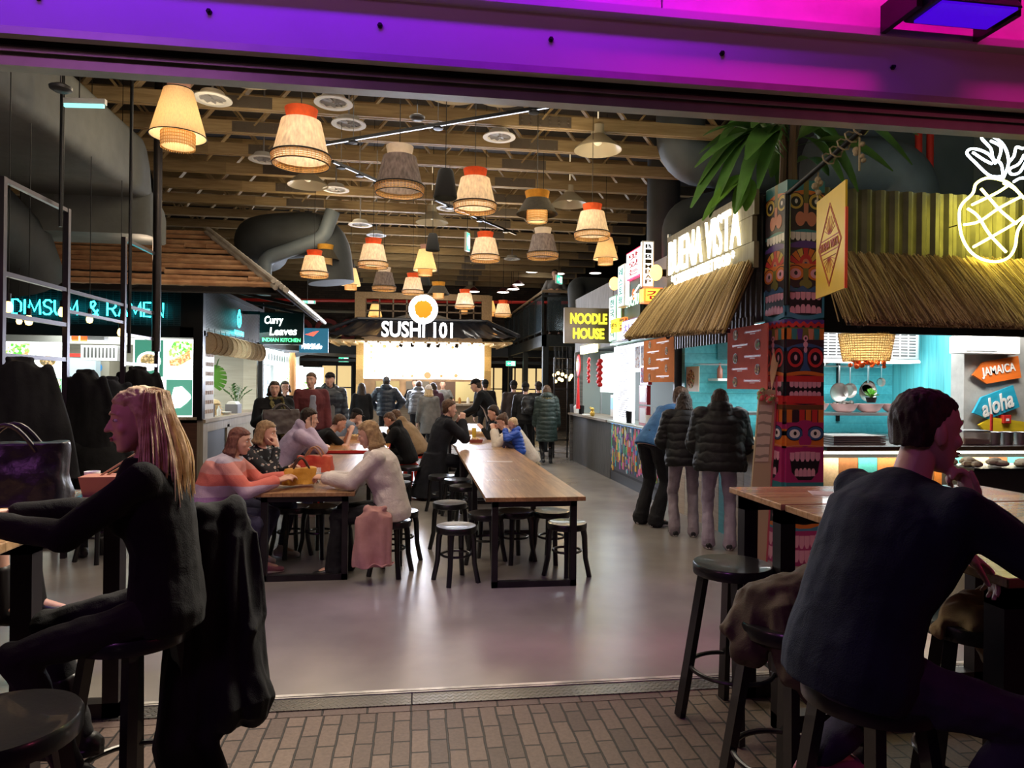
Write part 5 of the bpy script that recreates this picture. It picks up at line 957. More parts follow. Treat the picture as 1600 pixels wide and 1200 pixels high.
for k, (c, h) in enumerate((((.35, .12, .08), .2), ((.6, .55, .5), .26), ((.8, .3, .04), .18), ((.1, .3, .08), .24), ((.7, .68, .6), .16), ((.5, .08, .05), .2))):
    q = MB(); q.smooth = True; q.lathe([(.0, 0), (.035, 0), (.036, h * .6), (.014, h * .8), (.014, h), (0, h)], n=14); tag(q.build('sauce_bottle', mat('bottle_%d' % k, c, .25), loc=(3.88 + .14 * k, 8.42, 1.75)), ['brown', 'milky white', 'orange', 'green', 'pale', 'red'][k] + ' sauce bottle on the white shelf in the aqua kitchen', 'bottle')
t = thing('tablet_easel', 'tall pale menu holder leaning against the totem side', 'menu stand', (tx - .22, 6.05, 0)); q = MB(); q.poly([(-.10, 0, .0), (.10, 0, 0), (.18, .0, 1.62), (.02, 0, 1.62)], .02, (0, 1, 0)); q.build('frame', mat('pale_wood', (.5, .38, .24), .5), t); q = MB(); q.poly([(-.02, -.006, .95), (.11, -.006, .95), (.15, -.006, 1.48), (.02, -.006, 1.48)], .004, (0, 1, 0)); q.build('menu_sheet', bands('menu_sheet', [(.62, .52, .42), (.3, .25, .2), (.62, .52, .42), (.62, .52, .42)] * 6, 2, .9, 1.5, .6, 0), t); q = MB(); q.cyl((.11, .01, 0.), (.20, .01, 1.75), .012, n=8); q.build('red_pole', mat('pink_pole', (.5, .08, .12), .4), t)
q = MB(); leaf(q, (.12, 0, 1.5), (.26, .05, 2.16), .05, .02, tw=.3); q.build('dry_leaf', mat('dry_leaf', (.55, .33, .2), .7), t); q = MB(); q.smooth = True; rn = random.Random(8)
for k in range(14): q.ball((rn.uniform(.02, .22), rn.uniform(-.05, .05), rn.uniform(1.5, 1.62)), rn.uniform(.02, .035), 7, 5)
q.build('paper_flowers', spots('paper_flowers', (.5, .35, .2), [(.6, .1, .1), (.7, .6, .5), (.2, .3, .1)], 30, .7), t)
# ================================================================ Korean stall
GX = 3.40; ga = 11.76; gb = 9.15
t = thing('mural_counter', 'counter front with a colourful graffiti street mural under a pale top', 'counter', (GX, gb, 0)); q = MB(); q.bb((0, 0, .16), (.05, ga - gb, 1.0)); q.build('carcass', DARK, t)
q = MB(); rn = random.Random(21); q.mat(mat('mural_ground', (.03, .03, .05), .5)).bb((-.006, 0, .2), (0, ga - gb - .04, .98)); cc = [(.6, .05, .05), (.02, .25, .5), (.05, .4, .15), (.7, .35, .02), (.3, .05, .4), (.65, .6, .1), (.02, .45, .5), (.6, .1, .3), (.12, .12, .16), (.5, .5, .55)]
for k in range(330):
    y = rn.uniform(.03, ga - gb - .12); z = rn.uniform(.22, .9); m_ = mat('mural_%d' % (k % 10), cc[k % 10], .5); q.mat(m_); e = .0065 + k * .00003; kind = rn.random(); w_ = rn.uniform(.015, .08); h_ = rn.uniform(.04, .26)
    if kind < .55: h_ = min(h_, .97 - z); q.bb((-e, y, z), (0, min(y + w_, ga - gb - .05), z + h_))
    elif kind < .8: r_ = rn.uniform(.02, .06); q.cyl((-e, y, min(z, .9)), (0, y, min(z, .9)), r_, n=12)
    else: q.poly([(0, y, z), (0, y + w_, z + .02), (0, y + w_ * .5, min(.97, z + h_))], e, (-1, 0, 0))
q.build('mural', None, t); text('mural_lettering', 'GOCHU', mat('mural_0', cc[0], .5), (-.012, .55, .72), (0, -1, 0), (0, 0, 1), .1, t, .4, .004, .02)
q = MB(); q.bb((-.08, 0, 1.0), (.45, ga - gb, 1.04)); q.build('worktop', mat('pale_green_top', (.38, .44, .38), .35), t, bevel=.004); q = MB(); q.bb((-.005, .9, .985), (0, ga - gb, .997)); q.build('led_strip', glow('blue_led', (.2, .5, 1), 5), t); q = MB(); q.bb((.01, 0, 0), (.04, ga - gb, .16)); q.build('plinth', BLACK, t)
s_ = MB(); s_.mat(mat('stall_white', (.45, .48, .48), .5)).bb((5.0, 9.0, 0), (5.1, 14.7, 2.6)); s_.bb((3.5, 11.72, 1.0), (5.0, 11.78, 2.4)); s_.mat(DARK).bb((3.42, 8.9, 2.4), (5.1, 11.76, 2.46)); s_.mat(CORR2).bb((3.44, 8.86, 0), (5.1, 8.9, 3.6)); struct('wall_korean_stall', s_)
q = MB(); q.bb((3.36, 9.0, 2.34), (3.46, 11.7, 2.44)); tag(q.build('stall_header', mat('green_header', (.08, .30, .14), .4)), 'green lit header beam under the cluster of Korean signs', 'beam')
s_ = MB(); s_.mat(mat('dark_panel_grey', (.12, .12, .13), .5, .3, noise=.2, scale=3)).bb((3.42, 8.98, 2.44), (3.48, 11.72, 3.45)); s_.mat(STEEL).bb((3.36, 8.93, 2.3), (3.4, 8.96, 3.7)); struct('wall_korean_fascia', s_)
def lightbox(label, px0, py0, px1, py1, X, deep, face, frame, txt=None, tm=None, vert=False, th=None, facecam=False, w_=None, tx_=None):
    """lit box sign fixed to the fascia along the hall; or sticking out from it when facecam"""
    a = atx(px0, py0, X); b = atx(px1, py1, X)
    if facecam:
        Y = a.y; W = w_; H = abs(a.z - b.z); t = thing('light_box_sign', label, 'sign', (X, Y, min(a.z, b.z))); q = MB(); q.bb((0, 0, 0), (W, deep, H)); q.build('case', frame, t, bevel=.004); q = MB(); q.bb((.02, -.006, .02), (W - .02, 0, H - .02)); q.build('face', face, t)
        q = MB(); q.bb((-.006, .02, .02), (0, deep - .02, H - .02)); q.build('side_face', face, t); C0 = V((W / 2, -.008, H / 2)); Rv = (1, 0, 0)
    else:
        y0, y1 = min(a.y, b.y), max(a.y, b.y); z0, z1 = min(a.z, b.z), max(a.z, b.z); W = y1 - y0; H = z1 - z0; t = thing('light_box_sign', label, 'sign', (X, y0, z0)); q = MB(); q.bb((0, 0, 0), (deep, W, H)); q.build('case', frame, t, bevel=.004); q = MB(); q.bb((-.006, .02, .02), (0, W - .02, H - .02)); q.build('face', face, t)
        q = MB(); q.bb((.02, -.006, .02), (deep - .02, 0, H - .02)); q.build('side_face', face, t); C0 = V((-.008, W / 2, H / 2)); Rv = (0, -1, 0)
    if txt:
        if vert:
            n = len(txt); hh = (H - .08) / n
            for i, ch in enumerate(txt): text('lettering', ch, tm, C0 + V((0, 0, (n / 2 - i - .5) * hh)), Rv, (0, 0, 1), hh * .78, t, (W * .6 if th is None else th), .004, .02)
        else: text('lettering', txt, tm, C0, Rv, (0, 0, 1), th or H * .6, t, W * .8, .004, .02)
    return t
WF = glow('lit_white', (.95, .97, 1), 1.3); WF2 = glow('lit_ice', (.72, .95, .95), 1.3); REDT = mat('sign_red', (.75, .01, .05), .5); BLKT = mat('sign_black', (.01, .01, .01), .5); YF = glow('lit_yellow', (1, .72, .05), 1.6); OF = glow('lit_orange', (1, .16, .03), 1.6); PF = glow('lit_pinkred', (1, .03, .12), 1.3); CY = mat('sign_cyan', (.1, .45, .45), .5)
lightbox('white light box with red Korean characters, upper left of the sign cluster', 979, 397, 1003, 428, 3.28, .12, WF, PF, '맛있는', REDT, True)
lightbox('tall slim white and black light box reading BIBIMBAP downwards', 1004, 376, 1004, 448, 3.12, .08, WF, WHITE, 'BIBIMBAP', BLKT, True, .09, True, .17)
lightbox('tall pale blue light box at the left of the sign cluster', 966, 417, 975, 478, 3.24, .1, WF2, WHITE, '레스토랑', CY, True)
lightbox('pale mint light box reading down the left side of the sign cluster', 952, 465, 962, 532, 3.22, .1, WF2, mat('mint', (.3, .6, .5), .4), '한국음식', CY, True)
lightbox('orange-red box sign with a yellow square and Korean character', 1007, 449, 1007, 472, 3.02, .2, YF, OF, '김', REDT, False, .12, True, .26)
lightbox('dark green sign with chopsticks over green lettering', 976, 440, 1001, 503, 3.34, .06, mat('sign_green_dark', (.01, .05, .03), .4), BLACK, 'GOCHU', glow('lit_green', (.55, 1, .7), 2), False, .16)
lightbox('yellow light box with small black marks low in the sign cluster', 955, 500, 965, 518, 3.2, .1, YF, YF, '분식', BLKT, False, .1)
lightbox('white and violet light box under the chopsticks sign', 972, 502, 1000, 526, 3.22, .1, WF, mat('violet', (.2, .08, .4), .4), '치킨', mat('sign_violet', (.2, .1, .5), .5), False, .16)
lightbox('white light box with food picture above the green header', 957, 520, 975, 531, 3.24, .1, WF, WHITE)
lightbox('narrow dark sign with white S at the awning edge', 1020, 474, 1032, 500, 3.38, .04, BLACK, BLACK, 'ST', glow('lit_white_soft', (.8, 1, .9), 1.5), True)
lightbox('lit dark red sign with yellow frame right of the yellow box', 966, 498, 975, 516, 3.23, .06, mat('maroon', (.2, .02, .02), .4), OF, '면', YF, False, .1)
q = MB(); c = atx(993, 462, 3.3); t = thing('chopstick_sign', 'white neon chopsticks with a red chili on the dark green sign', 'neon sign', c); q.cyl((-.0, .25, -.02), (-.0, -.18, .14), .012, n=6); q.cyl((0, .28, -.04), (0, -.05, .02), .012, n=6); q.build('chopsticks', glow('chop_white', (.8, 1, .9), 3), t); q = MB(); q.smooth = True; q.ball((0, .1, .03), (.02, .03, .09)); q.build('chili', glow('chili_red', (1, .12, .03), 1.5), t)
for px, py, l in ((1025, 426, 'round orange wall lamp on the grey panel right of the signs'), (960, 443, 'round orange wall lamp above the mint sign')):
    c = atx(px, py, 3.28); t = thing('wall_lamp', l, 'wall lamp', c); q = MB(); q.smooth = True; q.ball((0, 0, 0), (.09, .09, .11), 14, 10); q.build('globe', glow('amber_globe', (1, .48, .10), 4), t); q = MB(); q.cyl((.02, 0, 0), (.14, 0, 0), .05, n=12); q.build('mount', BLACK, t)
# glowing menu wall and things on the counter
a = atx(956, 540, 3.42); b_ = atx(976, 655, 3.42); t = thing('lit_menu_screen', 'tall bright white menu panel with faint text rows standing on the counter', 'menu', (3.44, 10.62, 1.045)); q = MB(); q.bb((0, 0, 0), (.03, 1.1, 1.27)); q.build('panel', glow('menu_white', (.93, .95, 1), 1.0), t); q = MB(); rn = random.Random(4); q.mat(mat('text_grey', (.35, .35, .42), .6))
for k in range(34): z = 1.2 - k * .034; q.bb((-.002, .2 + rn.uniform(0, .2), z), (0, .72 + rn.uniform(0, .2), z + .012))
q.build('text_rows', None, t)
t = thing('picture_panel', 'bright menu panel with dish pictures above the red plaques', 'menu', (3.44, 9.72, 1.86)); q = MB(); q.bb((0, 0, 0), (.03, .88, .46)); q.build('panel', glow('menu_white2', (.65, .68, .78), .8), t); q = MB(); q.mat(spots('menu_pics', (.6, .6, .65), [(.4, .2, .15), (.5, .5, .55), (.7, .7, .75), (.3, .35, .5)], 22, .6))
for k in range(3): q.bb((-.003, .05 + .27 * k, .06), (0, .28 + .27 * k, .40))
q.build('pictures', None, t)
for k, (z, l) in enumerate(((1.70, 'top red award plaque in the column on the counter'), (1.40, 'middle red framed certificate in the column on the counter'), (1.08, 'lowest red framed certificate standing on the counter'))):
    t = thing('red_plaque', l, 'plaque', (3.42, 9.86 + .05 * (k > 0), z + .0)); t.location.z = (1.66, 1.36, 1.045)[k]; q = MB(); q.bb((0, 0, 0), (.06, .36, .29)); q.build('frame', mat('plaque_red', (.35, .01, .02), .4), t); q = MB(); q.bb((-.004, .04, .035), (0, .32, .26)); q.build('certificate', mat('certificate', (.62, .62, .66), .4) if k else spots('award', (.3, .2, .4), [(.5, .05, .1), (.1, .1, .3), (.6, .6, .6)], 30, .6), t)
t = thing('fridge', 'white upright fridge at the back of the Korean stall', 'fridge', (4.3, 9.1, 0)); q = MB(); q.bb((0, 0, 0), (.5, .5, 1.72)); q.build('body', WHITE, t, bevel=.01); q = MB(); q.bb((-.01, .06, .3), (0, .44, 1.6)); q.build('glass_door', glow('fridge_lit', (.6, .8, .95), 1.2), t)
t = thing('glass_display', 'small glass food display case on the pale counter', 'display case', (3.46, 9.25, 1.04)); q = MB(); q.bb((0, 0, 0), (.35, .5, .3)); q.build('case', glassmat('case_glass', (.8, .95, .95), .18), t); q = MB(); q.smooth = True; rn = random.Random(11)
for k in range(20): q.ball((rn.uniform(.05, .3), rn.uniform(.05, .45), rn.uniform(.04, .18)), rn.uniform(.02, .04), 7, 5)
q.build('food', mat('golden_food', (.65, .5, .2), .6, noise=.2), t)
for l, px, r, h, m_ in (('white round tub on the pale counter', 1013, .11, .17, WHITE), ('dark pot on the pale counter before the red plaques', 985, .08, .19, BLACK), ('small dark jar at the right end of the pale counter', 1024, .06, .12, BLACK)):
    c = atx(px, 655, 3.44); q = MB(); q.smooth = True; q.lathe(shell([(0, .0), (r * .8, 0), (r, h)], .006), n=20); tag(q.build('counter_pot', m_, loc=(3.5 if r > .1 else 3.44, c.y, 1.04)), l, 'pot')
# ================================================================ noodle stall
na, nb = 14.7, 11.76
t = thing('board_counter', 'grey weathered plank counter of the far noodle stall', 'counter', (GX, nb, 0)); q = MB(); q.bb((0, .0, 0), (.06, na - nb, 1.0)); q.build('front', GREYW, t); q = MB(); q.bb((-.1, -.05, 1.0), (.55, na - nb + .05, 1.04)); q.build('worktop', wood('grey_brown_top', (.18, .14, .10), (.30, .25, .19), 'Y', .2, .5, .6, 2, 8), t); q = MB(); q.bb((-.06, na - nb, 0), (.9, na - nb + .05, 1.0)); q.build('end_panel', wood('weathered_grey_end', (.10, .095, .09), (.22, .205, .19), 'XZ', .14, .75, .35, 1.1, 10), t)
s_ = MB(); s_.mat(GREYW).bb((3.42, nb, 2.35), (3.5, na, 3.5)); s_.mat(MATS['weathered_grey_end']).bb((3.42, na - .06, 1.0), (3.6, na, 3.5)); s_.mat(mat('noodle_wall', (.32, .38, .37), .6)).bb((3.6, na - .05, 1.0), (5.1, na, 2.4)); s_.mat(DARK).bb((3.5, nb, 2.4), (5.1, na, 2.46)); struct('wall_noodle_stall', s_)
t = thing('shop_sign', 'projecting dull metal sign with two rows of yellow letters over the grey plank stall', 'sign', (2.56, 11.78, 2.38)); q = MB(); q.bb((0, 0, 0), (.86, .1, .62)); q.build('panel', mat('sign_bronze', (.22, .19, .16), .35, .7, noise=.2, scale=2), t, bevel=.004); NL = glow('noodle_yellow', (1, .9, .03), 2.2); text('lettering', 'NOODLE', NL, (.43, -.012, .43), (1, 0, 0), (0, 0, 1), .19, t, .66, .012, .03); text('lettering', 'HOUSE', NL, (.43, -.012, .17), (1, 0, 0), (0, 0, 1), .19, t, .56, .012, .03); q = MB(); q.bb((.86, .03, .2), (.9, .07, .5)); q.build('bracket', BLACK, t)
t = thing('lit_name_strip', 'short yellow lit strip under the projecting noodle sign', 'sign', (3.36, 12.7, 2.28)); q = MB(); q.bb((0, 0, 0), (.05, 1.2, .16)); q.build('strip', glow('strip_yellow', (1, .92, .4), 3), t)
REDO = mat('lucky_red', (.65, .01, .01), .5); GOLD = mat('lucky_gold', (.75, .5, .1), .35, .6)
for px, py0, py1, w_, l in ((904, 552, 590, .16, 'oval red lucky charm with long tassel hanging at the far noodle stall'), (920, 558, 600, .05, 'thin red firecracker string hanging in the noodle stall opening'), (937, 560, 606, .09, 'thick red lucky tassel hanging in the noodle stall opening')):
    a = atx(px, py0, 3.33); c = atx(px, py1, 3.33); H = a.z - c.z; t = thing('lucky_charm', l, 'decoration', (3.33, a.y, a.z)); q = MB(); q.smooth = True
    if w_ > .1: q.ball((0, 0, -.26), (.03, w_, .24), 14, 10); q.build('knot', REDO, t); q = MB(); q.smooth = True; q.ball((-.02, 0, -.26), (.02, w_ * .55, .14), 12, 8); q.build('ornament', GOLD, t); q = MB(); q.tube([(0, 0, -.5), (0, 0, -.8), (0, 0, -1.15)], [.02, .03, .045], 8)
    else:
        for k in range(9): q.ball((0, (k % 2 - .5) * w_, -.05 - k * H / 10), (w_ * .6, w_ * .7, .045), 8, 6)
    q.build('tassel', REDO, t); q = MB(); q.cyl((0, 0, -.02), (0, 0, 2.36 - a.z), .004, n=5); q.build('string', TRIM, t)
for k, (px, l) in enumerate(((893, 'dark grey cutlery pot at the near end of the noodle counter'), (899, 'white bottle between the cutlery pots'), (907, 'dark cutlery pot with wooden chopsticks on the noodle counter'), (924, 'golden figurine on the noodle counter'), (916, 'paper napkins lying on the noodle counter'))):
    c = atx(px, 645, 3.40); q = MB(); q.smooth = True
    if k < 3: q.lathe([(0, 0), (.05, 0), (.06, .17 if k != 1 else .14), (.045 if k != 1 else .02, .18), (0, .16)], n=14)
    elif k == 3: q.ball((0, 0, .05), (.05, .05, .06)); q.ball((0, 0, .13), .04); q.ball((-.03, .03, .16), .02)
    else: q.bb((-.08, -.1, 0), (.08, .1, .02))
    tag(q.build(['cutlery_pot', 'squeeze_bottle', 'cutlery_pot', 'figurine', 'napkins'][k], [mat('pot_grey', (.1, .1, .12), .5), WHITE, BLACK, GOLD, WHITE][k], loc=(3.42, c.y, 1.04)), l, ['pot', 'bottle', 'pot', 'figurine', 'napkins'][k])
t = thing('till_screen', 'white till with a small blue screen in the noodle stall', 'till', (3.75, 12.6, 1.04)); q = MB(); q.bb((0, 0, 0), (.3, .4, .42)); q.build('case', WHITE, t, bevel=.01); q = MB(); q.bb((-.01, .05, .15), (0, .35, .36)); q.build('screen', glow('till_blue', (.15, .3, .6), 1.2), t)
t = thing('bright_menu', 'white lit menu sheets at the back of the noodle stall opening', 'menu', (3.9, 13.0, 1.5)); q = MB(); q.bb((0, 0, 0), (.03, 1.3, .8)); q.build('panel', glow('menu_white3', (.9, 1, .97), 1.2), t); q = MB(); q.bb((.0, 0, -.46), (.03, .05, 0)); q.bb((.0, 1.25, -.46), (.03, 1.3, 0)); q.build('leg', STEEL, t)
# balcony
MZ = mat('balcony_steel', (.025, .03, .032), .5, .6, noise=.2); mx_, my_ = 3.04, 16.5
s_ = MB(); s_.mat(MZ).bb((mx_, my_, 2.58), (9.9, my_ + .1, 2.86)); s_.bb((mx_, my_, 2.58), (mx_ + .1, 23.9, 2.86)); s_.mat(DARK).bb((mx_ + .1, my_ + .1, 2.78), (9.9, 23.9, 2.86)); struct('trim_8', s_, bevel=0)
for i, Y in enumerate((16.52, 19.6, 22.8)):
    q = MB(); q.bb((mx_ + .02, Y, 0), (mx_ + .16, Y + .14, 2.58)); q.bb((mx_ - .04, Y - .04, 0), (mx_ + .22, Y + .2, .02)); tag(q.build('balcony_column', MZ), ['nearest steel column under the balcony corner', 'middle steel column under the balcony', 'farthest steel column under the balcony'][i], 'column')
t = thing('balcony_railing', 'dark steel balcony railing with glass infill along the upper right gallery', 'railing', (mx_, my_, 2.86)); q = MB(); q.tube([(0, 7.4, 1.06), (0, 0, 1.06), (6.8, 0, 1.06)], .035, 8); q.build('handrail', mat('oak_rail', (.24, .17, .10), .5), t)
for k in range(8): q = MB(); q.bb((-.02, k * 1.0, 0), (.03, k * 1.0 + .05, 1.05)); q.build('baluster', MZ, t)
for k in range(1, 6): q = MB(); q.bb((k * 1.2, -.02, 0), (k * 1.2 + .05, .03, 1.05)); q.build('baluster', MZ, t)
q = MB(); q.bb((0, 0, .1), (.01, 7.3, .95)); q.bb((.1, 0, .1), (6.7, .01, .95)); q.build('infill', glassmat('smoked_glass', (.05, .07, .08), .45, .1), t); q = MB(); q.bb((-.01, .0, .92), (.02, 7.3, .97)); q.bb((-.01, 0, .08), (.02, 7.3, .12)); q.bb((0, -.01, .92), (6.7, .02, .97)); q.build('cross_rail', MZ, t)
# far doors
def door(name, x0, x1, lit):
    s_ = MB(); s_.mat(DARK).bb((x0 - .08, 23.86, 0), (x1 + .08, 23.95, 2.4)); s_.mat(glow('lit_doorway', (.85, .62, .28), .75) if lit else mat('dim_glass', (.05, .06, .07), .1)); s_.bb((x0, 23.84, .75), (x1, 23.87, 2.2)); s_.mat(BLACK)
    n = 2
    for k in range(n + 1): xx = x0 + (x1 - x0) * k / n; s_.bb((xx - .025, 23.8, .0), (xx + .025, 23.86, 2.25))
    s_.bb((x0, 23.8, 1.45), (x1, 23.86, 1.49)); s_.bb((x0, 23.8, 2.2), (x1, 23.86, 2.26)); s_.mat(wood('door_panel', (.12, .08, .045), (.2, .14, .08), 'ZX', .2, .6)).bb((x0, 23.82, .05), (x1, 23.86, .75)); struct(name, s_)
door('door_1', -3.15, -2.15, True); door('door_2', -1.95, -1.1, True); door('door_3', 2.35, 3.0, True); door('door_4', 3.15, 3.7, True); door('door_5', 3.85, 4.5, True)
s_ = MB(); s_.mat(mat('dark_beam', (.03, .035, .04), .5, .3)).bb((-9.9, 22.8, 2.55), (9.9, 23.1, 2.85)); s_.bb((-9.9, 22.0, 2.3), (9.9, 22.08, 2.38)); struct('trim_9', s_)
s_ = MB(); s_.mat(mat('pale_pipe', (.28, .25, .18), .5)).cyl((-4.6, 23.5, 4.0), (-1.6, 23.5, 4.0), .05, n=8); struct('trim_10', s_)
t = thing('wall_letters', 'dull red unlit letters on the far brick wall left of the sushi stall', 'lettering', aty(505, 515, 23.7)); text('lettering', 'DOS', mat('dull_red', (.22, .02, .02), .6), (0, 0, 0), (1, 0, 0), (0, 0, 1), .75, t, 2.1, .04, .02)
# rack and bulbs under the balcony
def frame_rack(name, label, p, d, posts, zs, H, thk=.03, cat='rack', m=None):
    t = thing(name, label, cat, p); d = V(d)
    for f in posts: q = MB(); q.bar(d * f, d * f + V((0, 0, H)), thk, thk, (1, 0, 0)); q.build('post', m or BLACK, t)
    for z in zs: q = MB(); q.bar(d * posts[0] + V((0, 0, z)), d * posts[-1] + V((0, 0, z)), thk * .8, thk * .8); q.build('rung', m or BLACK, t)
    return t
a = atz(874, 735, 0) ; frame_rack('steel_rack', 'thin steel shelf frame standing under the balcony at the far right', (aty(866, 600, 15.2).x, 15.2, 0), (.62, 0, 0), (0, .5, 1), (.4, 1.55, 2.0, 2.25), 2.25)
sb = None; rn = random.Random(6)
for px, py in ((866, 586), (874, 592), (879, 585), (885, 588), (872, 583), (878, 594), (891, 590), (893, 587), (868, 596), (889, 593)):
    p = aty(px, py, 17.0)
    if sb is None: sb = thing('string_bulb', 'warm glowing bulb of the cluster hanging under the balcony', 'bulb', p, group='bulb cluster under the balcony'); q = MB(); q.smooth = True; q.ball((0, 0, 0), .045, 10, 8); q.build('glass', glow('string_warm', (1, .66, .26), 3.5), sb); q = MB(); q.cyl((0, 0, .04), (0, 0, 2.78 - p.z), .005, n=5); q.build('cord', TRIM, sb)
    else: dup(sb, p)
lamp('bulb_cluster_light', 'POINT', (3.6, 16.8, 1.9), 14, (1, .7, .35), radius=.2)
# ================================================================ left side: bamboo-roofed noodle and dim sum stall
cx_ = -3.25; fy = 11.1; ly = 15.2
REDW = wood('red_brown_boards', (.11, .04, .02), (.20, .085, .045), 'X', .16, .5, .5, 1.6, 8); PALEW = wood('pale_grey_oak', (.30, .25, .19), (.44, .38, .30), 'YZ', .2, .45, .7, 1.6, 8)
s_ = MB(); s_.mat(BLACK).bb((-9.9, fy - .02, 2.3), (cx_, fy + .08, 2.46)); s_.bb((-9.9, fy, 3.14), (cx_, fy + .1, 3.24)); s_.bb((cx_ - .12, fy - .04, 1.04), (cx_ + .02, fy + .1, 3.3)); s_.bb((cx_ - .32, fy - .02, 2.3), (cx_ - .12, fy + .08, 3.3)); s_.bb((cx_ - .06, ly - .06, 0), (cx_ + .03, ly + .06, 3.3)); s_.bb((cx_ - .02, fy, 2.34), (cx_ + .02, ly, 2.42)); s_.bb((cx_ - .02, fy, 3.1), (cx_ + .04, ly, 3.16)); s_.bb((-9.9, fy + .08, 2.46), (cx_ - .1, fy + .1, 3.2)); s_.bb((cx_ - .1, fy, 2.4), (cx_ - .06, ly, 3.2)); struct('wall_ramen_frame', s_)
MESH = mat('black_mesh', (.035, .045, .05), .45, .6)
q = MB()
for k in range(66): q.bb((-9.8 + k * .096, fy - .05, 2.48), (-9.79 + k * .096, fy - .04, 3.16))
for k in range(24): q.bb((-9.8, fy - .054, 2.48 + k * .029), (cx_ - .3, fy - .048, 2.487 + k * .029))
t = thing('mesh_fascia', 'black metal mesh fascia behind the long row of teal neon letters', 'fascia', (0, 0, 0)); q.build('mesh', MESH, t)
q = MB()
for k in range(28): q.bb((cx_ + .0, fy + .1, 2.46 + k * .024), (cx_ + .012, ly - .05, 2.47 + k * .024))
t = thing('slatted_fascia', 'dark slatted fascia facing the aisle with a small teal drop logo', 'fascia', (0, 0, 0)); q.build('slats', mat('slat_grey', (.10, .11, .12), .4, .6), t)
TEAL = glow('neon_teal', (.03, .85, .95), 7)
SF = {'D': [[(0, 0), (0, 1), (.35, 1), (.6, .75), (.6, .25), (.35, 0), (0, 0)]], 'I': [[(.05, 0), (.05, 1)]], 'M': [[(0, 0), (.05, 1), (.4, .2), (.75, 1), (.8, 0)]], 'S': [[(.6, .85), (.45, 1), (.2, 1), (.03, .82), (.1, .6), (.5, .42), (.6, .2), (.42, 0), (.15, 0), (0, .15)]], 'U': [[(0, 1), (0, .25), (.15, 0), (.45, 0), (.6, .25), (.6, 1)]],
      '&': [[(.7, 0), (.15, .7), (.2, .95), (.4, 1), (.5, .82), (.4, .65), (.05, .4), (.05, .12), (.25, 0), (.5, .1), (.68, .42)]], 'R': [[(0, 0), (0, 1), (.4, 1), (.58, .85), (.58, .65), (.4, .5), (0, .5)], [(.3, .5), (.62, 0)]], 'A': [[(0, 0), (.32, 1), (.64, 0)], [(.12, .35), (.52, .35)]], 'E': [[(.5, 0), (0, 0), (0, 1), (.5, 1)], [(0, .5), (.42, .5)]], 'N': [[(0, 0), (0, 1), (.6, 0), (.6, 1)]], '!': [[(.05, 0), (.05, 1)]]}
t = thing('neon_sign', 'long row of teal neon tube letters across the dark mesh on the left', 'neon sign', (-5.86, fy - .12, 2.60)); q = MB(); q.smooth = True; x = 0; hh = .21
word = 'DIMSUM & RAMEN'; wid = {'I': .12, 'M': .8, ' ': .35}; tot = sum(wid.get(c, .6) + .2 for c in word) ; kx = 2.12 / tot / 1
for c in word:
    if c != ' ':
        for l in SF[c]: q.tube([(x + u * kx, 0, v * hh) for u, v in l], .0125, 6)
    x += (wid.get(c, .6) + .2) * kx
q.build('neon_tube', TEAL, t); q = MB()
for k in range(10): q.cyl((k * .22, 0, .02), (k * .22, .07, .02), .004, n=5)
q.build('standoff', BLACK, t); 
for k in range(3): lamp('neon_teal_glow', 'POINT', (.3 + .75 * k, -.06, .1), 1.6, (.05, .8, .9), radius=.15, parent=t)
a = atx(373, 500, cx_ + .05); t = thing('neon_sign', 'small teal neon drop logo with a tiny lit word under it on the aisle side', 'neon sign', (cx_ + .06, a.y, a.z)); q = MB(); q.smooth = True; q.tube([(0, .11 * math.sin(k * PI / 8) * (1 if k < 9 else 1), .13 * math.cos(k * PI / 8) + (.05 if k == 0 else 0)) for k in range(16)], .011, 6, closed=True); q.tube([(0, -.05, -.06), (0, .0, .02), (0, .04, -.05), (0, .06, .03)], .008, 5); q.build('neon_tube', TEAL, t)
text('lettering', 'DIM SUM & RAMEN', TEAL, (.0, 0, -.24), (0, 1, 0), (0, 0, 1), .085, t, .62, .01, .02)
# base, windows, light boxes
t = thing('ramen_counter', 'red-brown plank counter base of the left stall with a pale corner board', 'counter', (cx_, fy, 0)); q = MB(); q.bb((-6.6, 0, 0), (-.06, .06, 1.06)); q.build('front', REDW, t); q = MB(); q.bb((-.06, -.01, 0), (.03, .22, 1.06)); q.bb((-.02, .22, .85), (.03, ly - fy, 1.0)); q.bb((-.02, 1.35, 0), (.03, 1.5, .9)); q.build('corner_board', PALEW, t)
q = MB(); q.bb((-.03, .22, 0), (.0, 1.35, .86)); q.build('dark_panel', mat('slate_panel', (.05, .055, .065), .5), t); q = MB(); q.bb((-.03, 1.5, 0), (.01, ly - fy, .86)); q.build('tiled_panel', wood('ribbed_panel', (.32, .28, .2), (.46, .41, .31), 'YZ', .035, .5, .5, .6, 8), t); q = MB(); q.bb((-.65, .0, 1.0), (.06, ly - fy, 1.05)); q.bb((-6.6, -.06, 1.05), (-.06, .3, 1.09)); q.build('worktop', wood('oak_top', (.34, .27, .19), (.47, .39, .29), 'Y', .2, .4, .7, 2, 8), t)
def foodlit(name, base, c, sc): return spots(name, base, c, sc, .7, .4, emit=1.7)
